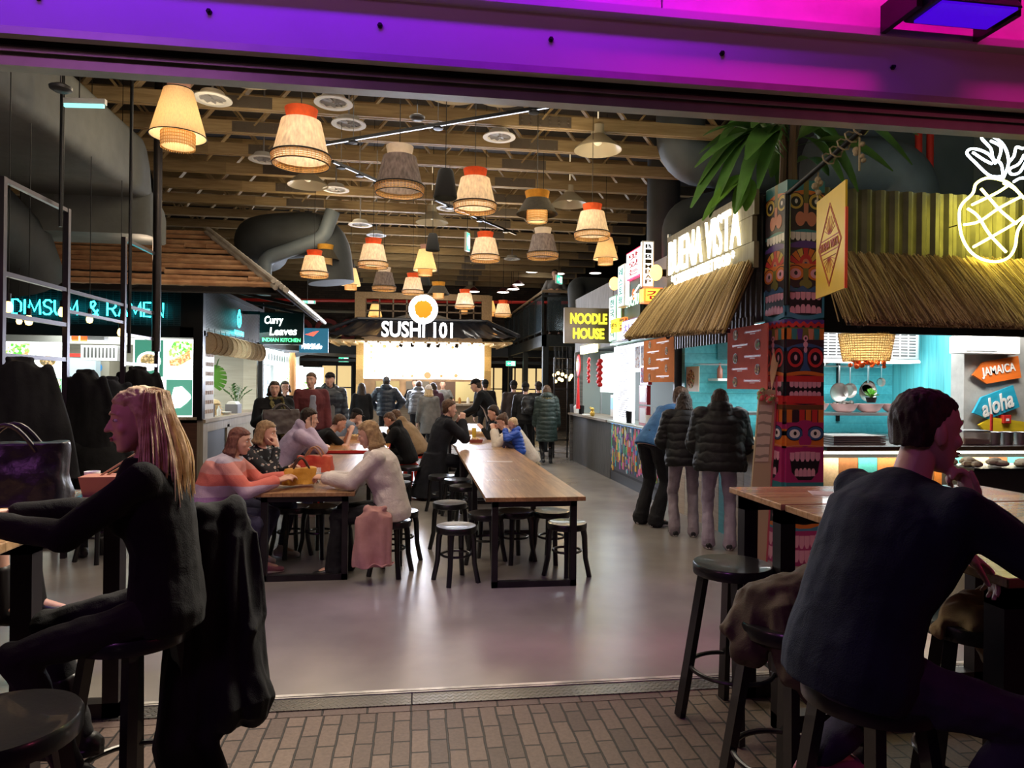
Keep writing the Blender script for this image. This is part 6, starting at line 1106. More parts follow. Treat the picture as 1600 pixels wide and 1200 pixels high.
def lightbox2(label, xs, zs, cells, per):
    t = thing('menu_light_box', label, 'light box', (xs[0], fy + .02, zs[0])); q = MB(); q.bb((0, 0, 0), (xs[-1] - xs[0], .1, zs[-1] - zs[0])); q.build('frame', glow('lightbox_white', (.93, 1, .95), 2.2), t)
    for i in range(len(xs) - 1):
        for j in range(len(zs) - 1):
            x0, x1, z0, z1 = xs[i] - xs[0] + .025, xs[i + 1] - xs[0] - .025, zs[j] - zs[0] + .02, zs[j + 1] - zs[0] - .02; g, kind = cells[(i, j)]; q = MB(); q.mat(glow('panel_' + g, {'g': (.05, .22, .15), 'w': (.9, 1, .92), 't': (.08, .28, .2)}[g], 1.5 if g == 'w' else 1.0)).bb((x0, -.01, z0), (x1, 0, z1)); q.build('picture_panel', None, t)
            q = MB(); w_, h_ = x1 - x0, z1 - z0; rn = random.Random(i * 7 + j + int(per * 10))
            if kind == 'bowl': q.mat(glow('plate_lit', (1, 1, .97), 2.0)).poly([(x0 + w_ * (.5 + .42 * math.cos(a)), -.016, z0 + h_ * (.42 + .26 * math.sin(a))) for a in [2 * PI * k / 24 for k in range(24)]], .004, (0, 1, 0)); q.mat(foodlit('food_lit_b', (.35, .25, .12), [(.12, .1, .06), (.5, .35, .18), (.2, .14, .05)], 34)).poly([(x0 + w_ * (.5 + .3 * math.cos(a)), -.019, z0 + h_ * (.45 + .17 * math.sin(a))) for a in [2 * PI * k / 20 for k in range(20)]], .004, (0, 1, 0))
            elif kind == 'leaf': q.mat(glow('plate_lit', (1, 1, .97), 2.0)).poly([(x0 + w_ * u, -.016, z0 + h_ * v) for u, v in ((.05, .55), (.2, .5), (.3, .78), (.6, .82), (.92, .6), (.97, .5), (.8, .36), (.55, .22), (.3, .2), (.2, .42), (.05, .47))], .004, (0, 1, 0))
            elif kind == 'greens':
                q.mat(glow('plate_lit', (1, 1, .97), 2.0)).poly([(x0 + w_ * (.55 + .45 * math.cos(a)), -.016, z0 + h_ * (.4 + .38 * math.sin(a))) for a in [2 * PI * k / 24 for k in range(24)]], .004, (0, 1, 0)); q.mat(foodlit('food_lit_g', (.5, .7, .3), [(.1, .45, .06), (.75, .85, .5), (.3, .6, .12), (.9, .9, .7)], 26)).poly([(x0 + w_ * u, -.02, z0 + h_ * v) for u, v in ((.02, .6), (.3, .98), (.98, .98), (.98, .72), (.7, .55), (.4, .5))], .004, (0, 1, 0)); q.mat(foodlit('food_lit_r', (.8, .45, .2), [(.85, .3, .1), (.9, .6, .3), (.4, .2, .08)], 34)).poly([(x0 + w_ * u, -.022, z0 + h_ * v) for u, v in ((.1, .45), (.5, .55), (.9, .75), (.95, .5), (.5, .3), (.15, .3))], .004, (0, 1, 0))
            elif kind == 'sticks': q.mat(glow('stick_lit', (.85, .6, .3), 1.2)); q.bar((x0 + w_ * .1, -.014, z0 + h_ * .95), (x0 + w_ * .9, -.014, z0 + h_ * .55), .012, .008); q.bar((x0 + w_ * .1, -.014, z0 + h_ * .8), (x0 + w_ * .8, -.014, z0 + h_ * .45), .012, .008)
            if q.v: q.build('dish', None, t)
xa = aty(207, 580, fy).x; xb = aty(257, 580, fy).x; xc = aty(303, 580, fy).x
lightbox2('bright menu light box of green panels with bowls and a white leaf shape', (xa, xb, xc), (1.09, 1.68, 2.28), {(0, 0): ('w', 'greens'), (0, 1): ('g', 'bowl'), (1, 0): ('t', 'leaf'), (1, 1): ('w', 'greens')}, 1)
xd = aty(-60, 580, fy).x; xe = aty(0, 580, fy).x; xf = aty(50, 580, fy).x; xg = aty(98, 580, fy).x
lightbox2('bright overexposed menu light box with food pictures at the far left edge', (xd, xe, xf, xg), (1.09, 1.68, 2.2), {(0, 0): ('w', 'greens'), (0, 1): ('w', 'bowl'), (1, 0): ('w', 'sticks'), (1, 1): ('w', 'greens'), (2, 0): ('t', 'greens'), (2, 1): ('w', 'bowl')}, 2)
TILE = wood('wavy_tiles', (.55, .52, .42), (.68, .66, .56), 'X', .045, .4, .75, .9, 5, bump=.5)
s_ = MB(); s_.mat(TILE).bb((-9.8, ly - .1, 0), (cx_ - .08, ly, 3.1)); s_.mat(DARK).bb((-9.8, fy + .1, 2.86), (cx_ - .1, ly, 2.9)); s_.mat(mat('mid_grey', (.3, .3, .28), .6)).bb((-9.9, 13.6, 2.3), (cx_ - .8, 13.7, 2.86)); struct('wall_ramen_kitchen', s_)
t = thing('tall_fridge', 'pale blue tall fridge in the left stall window', 'fridge', (aty(108, 600, 13.6).x, 13.6, 0)); q = MB(); q.bb((0, 0, 0), (.45, .6, 2.05)); q.build('body', mat('fridge_blue', (.50, .62, .72), .35), t, bevel=.01); q = MB(); q.bb((0, -.02, 2.06), (.45, .1, 2.12)); q.build('red_top', MATS['red_paint'], t)
t = thing('tall_cabinet', 'grey-brown cabinet with a round blue sticker in the left stall', 'cabinet', (aty(138, 600, 13.8).x, 13.8, 0)); q = MB(); q.bb((0, 0, 0), (.36, .5, 2.0)); q.build('body', mat('cabinet_taupe', (.30, .28, .23), .5), t); q = MB(); q.cyl((.14, -.006, 1.87), (.14, 0, 1.87), .1, n=20); q.build('sticker', mat('blue_sticker', (.03, .25, .6), .4), t)
t = thing('heat_lamp', 'glowing orange-red heat lamp with slotted steel case in the left stall window', 'heat lamp', aty(128, 530, 12.2)); q = MB(); q.bb((-.14, -.05, -.06), (.36, .12, .08)); q.build('case', STEEL, t); q = MB(); q.bb((-.13, -.06, -.04), (.1, -.05, .06)); q.build('glow_plate', glow('heater_red', (1, .08, .01), 2), t); q = MB(); q.bb((-.02, -.066, -.03), (.0, -.06, .05)); q.build('element', glow('heater_hot', (1, .55, .15), 12), t); q = MB(); q.cyl((.1, 0, .08), (.1, 0, .5), .006, n=5); q.build('rod', STEEL, t)
t = thing('slotted_hood', 'slotted steel extractor under the heat lamp', 'extractor hood', aty(150, 550, 13.0)); q = MB(); q.mat(STEEL).bb((-.25, 0, -.15), (.35, .4, .12)); q.mat(MATS['slot_black']); [q.bb((-.2 + .06 * i, -.004, -.1), (-.17 + .06 * i, 0, .08)) for i in range(9)]; q.build('case', None, t)
# bamboo lids hung along the aisle opening
lid = None
for k in range(12):
    y = fy + .22 + k * .32
    if lid is None:
        lid = thing('steamer_lid', 'round woven bamboo steamer lid hung on edge in a row above the aisle counter', 'steamer lid', (cx_ + .03, y, 2.24), 0, 'bamboo lids hung in a row'); q = MB(); q.smooth = True; R = []
        for rr, hh in ((0, .03), (.08, .028), (.15, .012), (.175, 0), (.175, -.022), (.165, -.022), (.165, 0), (0, .03)): R.append([V((rr * math.cos(2 * PI * j / 20), hh, rr * math.sin(2 * PI * j / 20))) for j in range(20)])
        R = [[Matrix.Rotation(1.05, 3, 'Z') @ p for p in r] for r in R]; q.rings(R, caps=False); q.build('lid', spots('bamboo_lid', (.42, .31, .19), [(.25, .17, .10), (.5, .4, .27)], 60, .3), lid); q = MB(); q.cyl((0, 0, .17), (0, 0, .24), .004, n=5); q.build('hook', TRIM, lid)
    else: dup(lid, (cx_ + .03, y, 2.24))
t = thing('menu_sheet_panel', 'narrow printed menu panel with rows of small dish pictures at the stall corner', 'menu', (cx_ - .02, fy + .12, 1.05)); q = MB(); q.bb((0, 0, 0), (.01, .55, 1.2)); q.build('panel', mat('menu_cream', (.55, .5, .42), .5), t); q = MB(); rn = random.Random(3)
for r in range(7):
    for c in range(5): q.mat(spots('menu_tiny', (.4, .25, .15), [(.2, .1, .05), (.5, .3, .2), (.35, .3, .2)], 60, .6)).bb((.01, .04 + .1 * c, .08 + .15 * r), (.013, .11 + .1 * c, .14 + .15 * r))
q.build('dish_pictures', None, t)
def pot_plant(label, p, n, h, pr, ph_, lm, kind='zz', seed=1, pm=None):
    rn = random.Random(seed); t = thing('potted_plant', label, 'plant', p); q = MB(); q.smooth = True; q.lathe([(0, 0), (pr * .8, 0), (pr, ph_), (pr * .9, ph_), (0, ph_ * .85)], n=18); q.build('pot', pm or BLACK, t); q = MB(); s2 = MB(); s2.smooth = True
    for k in range(n):
        a = rn.random() * 2 * PI; e = rn.uniform(.15, .75); tip = V((math.cos(a) * h * e, math.sin(a) * h * e, ph_ + h * (1.05 - e * .6))); b0 = V((0, 0, ph_)); mid_ = b0.lerp(tip, .5) + UZ * h * .12; s2.tube([b0, mid_, tip], [.006, .005, .003], 5)
        if kind == 'zz':
            for j in range(9):
                f = .25 + .75 * j / 9; c = b0.lerp(mid_, f * 2) if f < .5 else mid_.lerp(tip, f * 2 - 1); d = (tip - b0).normalized(); sd = d.cross(UZ).normalized() * (1 if j % 2 else -1); leaf(q, c, c + (sd * .8 + d * .6) * h * .17, h * .035, .05, 5, .05)
    q.build('leaves', lm, t); s2.build('stems', LEAF, t); return t
ZZ = mat('zz_leaf', (.04, .15, .03), .3, coat=.3)
pot_plant('zz plant with arching stems in a dark pot on the aisle counter', (cx_ - .18, 13.9, 1.05), 11, .42, .1, .15, ZZ, seed=3); pot_plant('small leafy pot plant behind the straw cones on the counter', (cx_ - .3, 12.35, 1.05), 9, .3, .07, .12, ZZ, seed=5)
t = thing('monstera', 'single big split monstera leaf on a stem in a dark vase at the counter corner', 'plant', (cx_ - .12, 12.05, 1.05)); q = MB(); q.smooth = True; q.lathe([(0, 0), (.05, 0), (.05, .2), (.04, .2), (0, .18)], n=14); q.build('vase', BLACK, t); q = MB(); c0 = V((.03, .0, .62)); pts = []
ML = mat('monstera_green', (.09, .28, .03), .35, coat=.2)
for k in range(7):
    a0 = -1.15 + k * .36
    for s in (-1, 1): d = V((s * math.cos(a0) * .2, .05 * s, math.sin(a0) * .23 + .02)); d2 = V((s * math.cos(a0 + .26) * .2, .05 * s, math.sin(a0 + .26) * .23 + .02)); q.poly([c0 + V((0, 0, .05 * k - .12)), c0 + d, c0 + d2, c0 + V((0, 0, .05 * k - .05))], .003, (0, 1, 0))
q.build('split_leaf', ML, t); q = MB(); q.tube([(0, 0, .18), (.0, .02, .4), (.03, 0, .78)], .006, 6); q.tube([(0, 0, .18), (.04, .02, .7), (.1, .02, .95)], .004, 5); leaf(q, (.04, .02, .7), (.12, .0, .98), .02, .1); leaf(q, (.04, .02, .75), (-.08, .0, .93), .02, .1); q.build('stem', LEAF, t)
t = thing('straw_cones', 'stack of pale straw cone hats on the aisle counter', 'hats', (cx_ - .28, 12.75, 1.05)); q = MB(); q.smooth = True; [q.lathe([(.17 - .012 * k, .05 * k), (.12 - .012 * k, .05 * k + .06), (0, .05 * k + .08)], n=20) for k in range(5)]; q.build('cones', mat('cone_straw', (.62, .45, .24), .8, noise=.2, scale=30), t)
t = thing('napkin_box', 'grey square box with white paper on the aisle counter', 'box', (cx_ - .22, 13.25, 1.05)); q = MB(); q.bb((0, 0, 0), (.22, .3, .17)); q.build('box', mat('box_grey', (.16, .16, .18), .5), t, bevel=.004); q = MB(); q.poly([(.02, 0, .17), (.2, 0, .17), (.17, 0, .22), (.05, 0, .22)], .28, (0, 1, 0)); q.build('paper', WHITE, t)
q = MB(); q.smooth = True; q.lathe([(0, 0), (.03, 0), (.035, .1), (.015, .13), (.012, .17), (0, .17)], n=14); tag(q.build('salt_bottle', WHITE, loc=(cx_ - .1, 12.4, 1.05)), 'small white dispenser bottle on the aisle counter', 'bottle')
t = thing('plate_stack', 'white dishes on the aisle counter between cones and grey box', 'plates', (cx_ - .12, 12.85, 1.05)); q = MB(); q.smooth = True; [q.lathe([(0, .01 + .015 * k), (.08, .01 + .015 * k), (.12, .03 + .015 * k)], (0, 0, 0), 20) for k in range(2)]; q.build('plates', WHITE, t)
t = thing('hot_screen', 'small orange-framed screen sign under the bamboo lids', 'screen', (cx_ - .6, 12.6, 1.95)); q = MB(); q.bb((0, 0, 0), (.3, .03, .2)); q.build('frame', glow('screen_orange', (1, .2, .05), 1.2), t); q = MB(); q.bb((.03, -.005, .05), (.2, 0, .15)); q.build('screen', WF, t); q = MB(); q.cyl((.15, .015, .2), (.15, .015, .9), .006, n=5); q.build('rod', BLACK, t)
# bamboo roof
BAM = fabric('bamboo_pole', (.40, .20, .10), (.60, .35, .19), 40, .45, .15, 5); BAMS = fabric('bamboo_lit', (.42, .38, .33), (.62, .58, .52), 40, .45, .15, 5)  # second, paler bamboo: light on the side poles put into the colour
E1 = V((-2.0, 10.3, 3.03)); RG = V((-3.53, 12.3, 4.15)); E2 = V((-2.0, 14.4, 2.93)); rn = random.Random(12)
def pole(m, a, b, r):
    a = V(a); b = V(b); L = (b - a).length; n = max(2, int(L / .32)); d = (b - a).normalized(); pts = []; rs = []
    for i in range(n):
        f0 = i / n; f1 = (i + 1) / n; pts += [a.lerp(b, f0), a.lerp(b, f0 + .012), a.lerp(b, f1 - .02)]; rs += [r * 1.18, r, r]
    m.tube(pts + [b], rs + [r], 7)
t = thing('bamboo_roof', 'hipped roof of long bamboo poles sloping over the left stall', 'roof', (0, 0, 0)); q = MB(); q.smooth = True; nP = 11
for k in range(nP):
    f = k / (nP - 1); c = E1.lerp(RG, f); x1 = c.x + rn.uniform(-.06, .08); xs = -9.9
    while xs < x1 - .3: xe_ = min(x1, xs + rn.uniform(3, 5)); pole(q, (xs, c.y, c.z + rn.uniform(-.015, .015)), (xe_, c.y, c.z + rn.uniform(-.02, .02)), rn.uniform(.036, .043)); xs = xe_ + .01
q.build('front_poles', BAM, t); q = MB(); q.smooth = True; R2 = V((-3.53, 15.0, 4.15))
for k in range(20):
    f = k / 19; c = E1.lerp(RG, f); e = E2.lerp(R2, f); pole(q, c + V((.03, -.05, .02)), e, rn.uniform(.03, .04))
[pole(q, E1 + V((.06 * k - .03, -.08 - .02 * k, .06 - .045 * k)), RG + V((.06 * k, 0, .08 - .045 * k)), .036) or pole(q, E1 + V((.06 * k - .03, -.1, .06 - .045 * k)), E2 + V((.05 * k, 0, .06 - .045 * k)), .034) for k in range(4)]; pole(q, E1 + V((.0, -.1, -.04)), RG + V((0, -.1, .0)), .035); q.build('side_poles', BAMS, t)
q = MB(); q.poly([E1 + V((0, 0, -.05)), E2 + V((0, 0, -.05)), R2 + V((0, 0, -.05)), RG + V((0, 0, -.05))], -.02, (0, 0, 1)); q.poly([E1 + V((0, .1, -.1)), RG + V((0, .1, -.1)), V((-9.9, 12.4, 4.0)), V((-9.9, 10.4, 2.9))], -.02, (0, 0, 1))
for yy in (10.5, 12.0, 14.0): q.bar((-3.3, max(yy, fy), 3.2), (-2.05, yy, 2.95), .05)
for xx in (-8.5, -6.2, -4.0): q.bar((xx, 10.35, 2.97), (xx, 11.2, 3.2), .05)
q.build('underboard', DARK, t)
# second stall: curry
t = thing('shop_sign', 'projecting dark sign with white script above small green capitals', 'sign', (-2.93, 13.5, 2.35)); q = MB(); q.bb((0, 0, 0), (.80, .08, .60)); q.build('panel', mat('sign_deep_green', (.004, .022, .022), .3), t, bevel=.004); SW = glow('sign_lit_white', (1, 1, .95), 3.2)
text('lettering', 'Curry', SW, (.26, -.01, .44), (1, 0, .03), (-.03, 0, 1), .19, t, .34, .01, .015, .15); text('lettering', 'Leaves', SW, (.43, -.01, .25), (1, 0, .03), (-.03, 0, 1), .15, t, .50, .01, .015, .15); text('lettering', 'INDIAN KITCHEN', glow('sign_lit_green', (.1, 1, .3), 2.4), (.40, -.01, .085), (1, 0, 0), (0, 0, 1), .07, t, .70, .01, .01); q = MB(); q.bb((-.35, .03, .56), (0, .05, .62)); q.build('bracket', BLACK, t)
t = thing('shop_sign', 'projecting blue sign with a red bird and white stroke behind the curry sign', 'sign', (-2.55, 15.6, 2.29)); q = MB(); q.bb((0, 0, 0), (.62, .06, .54)); q.build('panel', glow('sign_blue_lit', (.02, .13, .22), .6), t); q = MB(); q.bar((.1, -.008, .36), (.56, -.008, .18), .008, .05, (0, 0, 1)); q.build('white_stroke', SW, t); q = MB(); q.poly([(.12, -.01, .40), (.3, -.01, .36), (.42, -.01, .48), (.3, -.01, .46), (.2, -.01, .42)], .004, (0, 1, 0)); q.build('red_bird', glow('bird_red', (1, .1, .06), 1.5), t); text('lettering', 'Wok & Go', SW, (.27, -.01, .14), (1, 0, 0), (0, 0, 1), .11, t, .44, .008, .02, .3)
t2 = t.children[-1]; bpy.data.objects.remove(t2); text('lettering', 'Wild', SW, (.27, -.01, .14), (1, 0, 0), (0, 0, 1), .12, t, .34, .008, .02, .3)
s_ = MB(); s_.mat(mat('curry_white', (.75, .8, .8), .4)).bb((-5.2, ly + .1, 0), (-5.1, 20, 2.6)); s_.bb((-5.1, 19.9, 0), (cx_, 20, 2.6)); s_.mat(DARK).bb((-5.2, ly + .1, 2.42), (cx_, 20, 3.0)); struct('wall_curry_stall', s_)
t = thing('oval_header', 'white lit header band with a row of dark ovals over the curry counter', 'header', (cx_ + .02, ly + .15, 2.02)); q = MB(); q.bb((0, 0, 0), (.05, 3.2, .34)); q.build('band', glow('header_white', (.85, .97, 1), 2.2), t); q = MB(); [q.cyl((.05, .22 + .3 * k, .17), (.056, .22 + .3 * k, .17), .09, n=16) for k in range(10)]; q.build('ovals', mat('oval_dark', (.05, .1, .08), .5), t)
t = thing('drinks_fridge', 'tall lit drinks fridge with bright bluish door at the start of the curry stall', 'fridge', (cx_ - .5, ly + .2, 0)); q = MB(); q.bb((0, 0, 0), (.5, .7, 2.0)); q.build('body', WHITE, t); q = MB(); q.bb((.5, .04, .3), (.51, .66, 1.95)); q.build('lit_door', glow('fridge_door_lit', (.6, .85, 1), 2.5), t); q = MB(); q.mat(mat('drink_labels', (.1, .25, .5), .5)); [q.bb((.511, .3, .5 + .18 * k), (.516, .42, .6 + .18 * k)) for k in range(7)]; q.build('bottle_rows', None, t)
t = thing('curry_counter', 'bright counter of the curry stall behind the standing customers', 'counter', (cx_ - .5, ly + 1.0, 0)); q = MB(); q.bb((0, 0, 0), (.5, 3.6, 1.0)); q.build('front', PALEW, t); q = MB(); q.bb((-.05, 0, 1.0), (.55, 3.6, 1.04)); q.build('worktop', STEEL, t)
for k, (y, l) in enumerate(((17.0, 'bright lit food poster behind the curry counter with green dish'), (18.6, 'second bright lit poster at the far end of the curry stall'))):
    t = thing('lit_poster', l, 'poster', (cx_ - .3 + k * .3, y + 1.0, 1.1)); q = MB(); q.bb((0, 0, 0), (.7, .03, .95)); q.build('panel', glow('poster_white', (.9, 1, .97), 2.6), t); q = MB(); q.cyl((.3, -.005, .5), (.3, 0, .5), .15, n=16); q.build('dish', foodlit('food_lit_g', (.5, .7, .3), [(.1, .45, .06)], 26), t); q = MB(); q.bb((.3, 0, -1.1), (.36, .03, 0)); q.build('leg', STEEL, t)
q = MB(); q.smooth = True; q.cyl((-2.95, 17.3, 0), (-2.98, 17.3, 2.35), .09, .08, 12); tag(q.build('wooden_pillar', mat('orange_log', (.5, .22, .06), .6, noise=.3, scale=8, stretch=(1, 1, .2))), 'orange-brown round wooden pillar beside the curry stall', 'pillar')
q = MB(); q.bar((-3.2, 17.3, 2.38), (-1.5, 20.0, 2.38), .08); q.bar((-2.9, 17.3, 2.3), (-2.4, 17.3, 2.42), .1); tag(q.build('roof_beam', DARK), 'dark beam on the orange pillar', 'beam')
# ================================================================ racks with bulbs
PUR = mat('rack_steel', (.06, .05, .06), .35, .7)
r1 = frame_rack('hanging_rack', 'nearer black ladder-like steel frame at the far left, with coats on it', (-3.2, 5.85, 0), (0, 1, 0), (0, 1.0), (3.2, 2.47, 2.15, 1.83, 1.2, .3), 3.22, .045, 'rack', PUR)
r2 = frame_rack('hanging_rack', 'farther black ladder-like steel frame left of the blonde woman', (-3.2, 8.1, 0), (0, 1, 0), (0, 1.0), (3.2, 2.47, 2.15, 1.83, 1.2, .3), 3.22, .045, 'rack', PUR)
q = MB(); q.bar((-3.2, 6.85, 2.47), (-3.2, 8.1, 2.47), .03); q.bar((-3.2, 6.85, 2.28), (-3.2, 8.1, 2.28), .03); tag(q.build('tie_bars', PUR), 'two horizontal black bars linking the two steel frames', 'rail')
for px, Y, l in ((95, 6.6, 'thin black hanging rod, left of the two, by the disc detector'), (204, 6.9, 'thin long black hanging rod crossing the big grey duct')):
    p = aty(px, 330, Y); q = MB(); q.cyl((p.x, Y, 1.9 if px == 204 else 3.0), (p.x, Y, 5.9), .016, n=8); tag(q.build('hanging_rod', BLACK), l, 'rod')
q = MB(); q.cyl((aty(247, 250, 9.0).x, 9.0, 2.0), (aty(247, 250, 9.0).x, 9.0, 5.9), .05, n=10); tag(q.build('standing_pipe', DKSTEEL), 'thicker dark vertical pipe beside the end of the grey duct', 'pipe')
eb = None
for px, py, Y in ((13, 478, 6.0), (45, 499, 6.6), (97, 486, 6.9), (140, 497, 7.6), (188, 518, 8.4), (30, 500, 9.0)):
    p = aty(px, py, Y)
    if eb is None:
        eb = thing('edison_bulb', 'bare warm filament bulb hanging on a black cord before the teal neon', 'bulb', p, group='bare bulbs hanging at the left'); q = MB(); q.smooth = True; q.lathe([(0, -.055), (.022, -.048), (.032, -.02), (.028, .01), (.014, .04), (.0, .045)], n=14); q.build('glass', glow('edison_warm', (1, .66, .22), 3.6), eb); q = MB(); q.cyl((0, 0, .035), (0, 0, .1), .018, n=10); q.cyl((0, 0, .1), (0, 0, 3.4), .004, n=5); q.build('socket', BLACK, eb)
    else: dup(eb, p)
# ================================================================ sushi stall
sx0, sx1, sy = -1.55, 1.92, 19.0
POSTW = wood('sushi_timber', (.50, .30, .10), (.66, .44, .18), 'ZX', .4, .5, .8, 3, 8)
t = thing('sushi_counter', 'wooden counter of the sushi stall behind the queue', 'counter', (sx0, 18.7, 0)); q = MB(); q.bb((0, 0, 0), (sx1 - sx0, .06, 1.05)); q.build('front', wood('sushi_front', (.22, .15, .09), (.34, .25, .16), 'X', .25, .5, .6, 2, 8), t); q = MB(); q.bb((-.1, -.1, 1.05), (sx1 - sx0 + .1, .5, 1.10)); q.build('worktop', PALEW, t)
for k in range(14): q = MB(); q.smooth = True; rn = random.Random(k); hgt = rn.uniform(.1, .25); q.lathe([(0, 0), (.04, 0), (.045, hgt * .6), (.02, hgt), (0, hgt)], n=10); tag(q.build('counter_jar', [WHITE, BLACK, mat('jar_amber', (.4, .2, .05), .3)][k % 3], loc=(sx0 + .15 + k * .235, 18.85, 1.10)), ['white', 'black', 'amber'][k % 3] + ' jar or bottle in the row on the sushi counter', 'jar', ['white', 'black', 'amber'][k % 3] + ' jars on the sushi counter')
t = thing('sushi_stall', 'timber sushi stall frame with two posts, lattice top and rear wall', 'stall', (0, sy, 0)); 
for x0 in (sx0 - .06, sx1 - .06): q = MB(); q.bb((x0, 0, 0), (x0 + .2, .2, 2.85)); q.build('post', POSTW, t)
for x0 in (sx0 - .12, sx1 - .12): q = MB(); q.bb((x0, .1, 2.9), (x0 + .28, .3, 4.1)); q.build('upper_post', wood('upper_timber', (.22, .13, .05), (.32, .20, .09), 'ZX', .4, .5, .8, 3, 8), t)
q = MB(); q.bb((sx0 - .1, .12, 3.95), (sx1 + .1, .28, 4.12)); q.build('top_beam', MATS['upper_timber'], t); q = MB()
for k in range(10): x0 = sx0 + .15 + k * (sx1 - sx0 - .15) / 9; q.bb((x0, .15, 3.2), (x0 + .04, .19, 3.95))
for z in (3.35, 3.6, 3.8): q.bb((sx0 + .1, .15, z), (sx1 - .1, .19, z + .035))
q.build('lattice', mat('lattice_brown', (.13, .08, .04), .6), t); q = MB(); q.bb((sx0 - .1, 2.2, 0), (sx1 + .1, 2.3, 3.2)); q.build('rear_wall', mat('sushi_rear', (.28, .17, .09), .6, noise=.3, scale=3), t)
q = MB(); q.poly([(sx0, 1.2, 3.3), (sx1, 1.2, 3.3), ((sx0 + sx1) / 2, 1.2, 3.75)], .1, (0, 1, 0)); q.build('pale_gable', mat('pale_gable', (.5, .47, .42), .7), t)
for k, (x0, c) in enumerate(((-1.2, (.35, .28, .12)), (-.3, (.12, .10, .08)), (.5, (.10, .05, .03)), (1.2, (.65, .55, .28)))): q = MB(); q.bb((x0, 2.15, 1.1), (x0 + .7, 2.19, 1.7)); q.build('back_panel', mat('back_panel_%d' % k, c, .5), t)
t = thing('menu_light_box', 'huge white lit menu board of the sushi stall with faint dish pictures', 'light box', (sx0 + .14, sy + .02, 1.76)); MW = sx1 - sx0 - .2; q = MB(); q.bb((0, 0, 0), (MW, .1, .96)); q.build('panel', glow('sushi_menu_white', (1, .99, .96), 4), t); q = MB(); rn = random.Random(17)
q.mat(mat('menu_dish_a', (.9, .55, .3), .5, emit=.5, ecol=(.9, .35, .15)))
for x0, z0, w_ in ((.85, .07, .05), (1.05, .07, .06), (1.3, .08, .09), (1.72, .1, .22), (2.1, .09, .1), (2.5, .1, .12), (.2, .72, .08), (.2, .56, .07), (.2, .88, .1), (.55, .88, .12), (.9, .88, .1), (2.4, .88, .1), (3.05, .3, .04), (.3, .2, .06)): q.cyl((x0, -.004, z0), (x0, .0, z0), w_ * .45, n=12)
q.build('dish_pictures', None, t)
for k in range(5):
    px = (628, 645, 671, 685, 715)[k]; p = aty(px, 540, 18.5); t = thing('spotlight', ['first', 'second', 'third', 'fourth', 'fifth'][k] + ' black spotlight from the left before the sushi menu', 'spotlight', (p.x, 18.5, 2.72)); q = MB(); q.cyl((0, 0, 0), (-.04 + .02 * (k % 2), -.02, -.12), .05, n=12); q.build('head', BLACK, t); q = MB(); q.cyl((0, 0, 0), (0, 0, .12), .01, n=6); q.build('stem', BLACK, t)
TILEB = mat('black_roof_tile', (.012, .014, .02), .3, coat=.4)
t = thing('tiled_roof', 'flared black tiled roof over the sushi stall with upturned corners', 'roof', (0, 0, 0)); q = MB(); q.smooth = True; n = 56
for (A, B, C, D_) in ((V((-2.35, 17.8, 2.80)), V((2.6, 17.8, 2.80)), V((1.95, 19.1, 3.32)), V((-1.6, 19.1, 3.32))), (V((-2.35, 20.2, 2.80)), V((-2.35, 17.8, 2.80)), V((-1.6, 19.1, 3.32)), V((-1.6, 19.3, 3.32))), (V((2.6, 17.8, 2.80)), V((2.6, 20.2, 2.80)), V((1.95, 19.3, 3.32)), V((1.95, 19.1, 3.32)))):
    vs = []; nn = n if (B - A).length > 3 else 24
    for i in range(nn + 1):
        f = i / nn
        for j in range(7): g = j / 6; p = A.lerp(B, f).lerp(D_.lerp(C, f), g); sagz = -.06 * math.sin(PI * g) + .05 * (abs(2 * f - 1) ** 4) * (1 - g); vs.append(p + V((0, 0, sagz + .03 * abs(math.sin(f * nn / 4 * PI)) + .012 * (j % 2))))
    q.add(vs, [(i * 7 + j, (i + 1) * 7 + j, (i + 1) * 7 + j + 1, i * 7 + j + 1) for i in range(nn) for j in range(6)], True)
q.tube([(-2.4, 17.75, 2.9), (-1.6, 19.1, 3.38), (1.95, 19.1, 3.38), (2.65, 17.75, 2.9)], .05, 8); q.build('tiles', TILEB, t)
q = MB(); q.bb((-2.25, 17.85, 2.70), (2.5, 20.1, 2.74)); [q.bb((-2.2 + .3 * k, 17.86, 2.66), (-2.14 + .3 * k, 20.0, 2.70)) for k in range(16)]; q.build('soffit', wood('soffit_pine', (.38, .24, .10), (.52, .35, .17), 'Y', .12, .5, .7, 3, 8), t)
t = thing('stall_lettering', 'white lit capitals and numerals on the front of the black tiled roof', 'sign', (0, 17.72, 3.03)); text('lettering', 'SUSHI 101', glow('sushi_letters', (.97, .98, 1), 4), (.02, 0, -.02), (1, 0, 0), (0, 0, 1), .40, t, 1.80, .05, .02); q = MB(); q.bb((-.9, .05, -.2), (.95, .08, -.17)); q.bb((-.9, .05, .15), (.95, .08, .18)); q.build('rail', BLACK, t)
p = aty(661.5, 483, 17.6); t = thing('round_sign', 'round white lit sign with a painted egg-yolk orange disc above the lettering', 'sign', p); q = MB(); q.cyl((0, .12, 0), (0, 0, 0), .37, n=40); q.build('disc', glow('disc_white', (1, .98, 1), 2.6), t); q = MB(); rn = random.Random(5); q.poly([((.225 + rn.uniform(-.02, .02)) * math.cos(a), -.008, (.225 + rn.uniform(-.02, .02)) * math.sin(a)) for a in [2 * PI * k / 44 for k in range(44)]], .006, (0, 1, 0)); q.build('yolk', glow('yolk_orange', (1, .22, .0), .62), t); q = MB(); q.cyl((-.1, .08, -.3), (-.1, .08, -.75), .015, n=6); q.cyl((.1, .08, -.3), (.1, .08, -.75), .015, n=6); q.build('stand', BLACK, t)
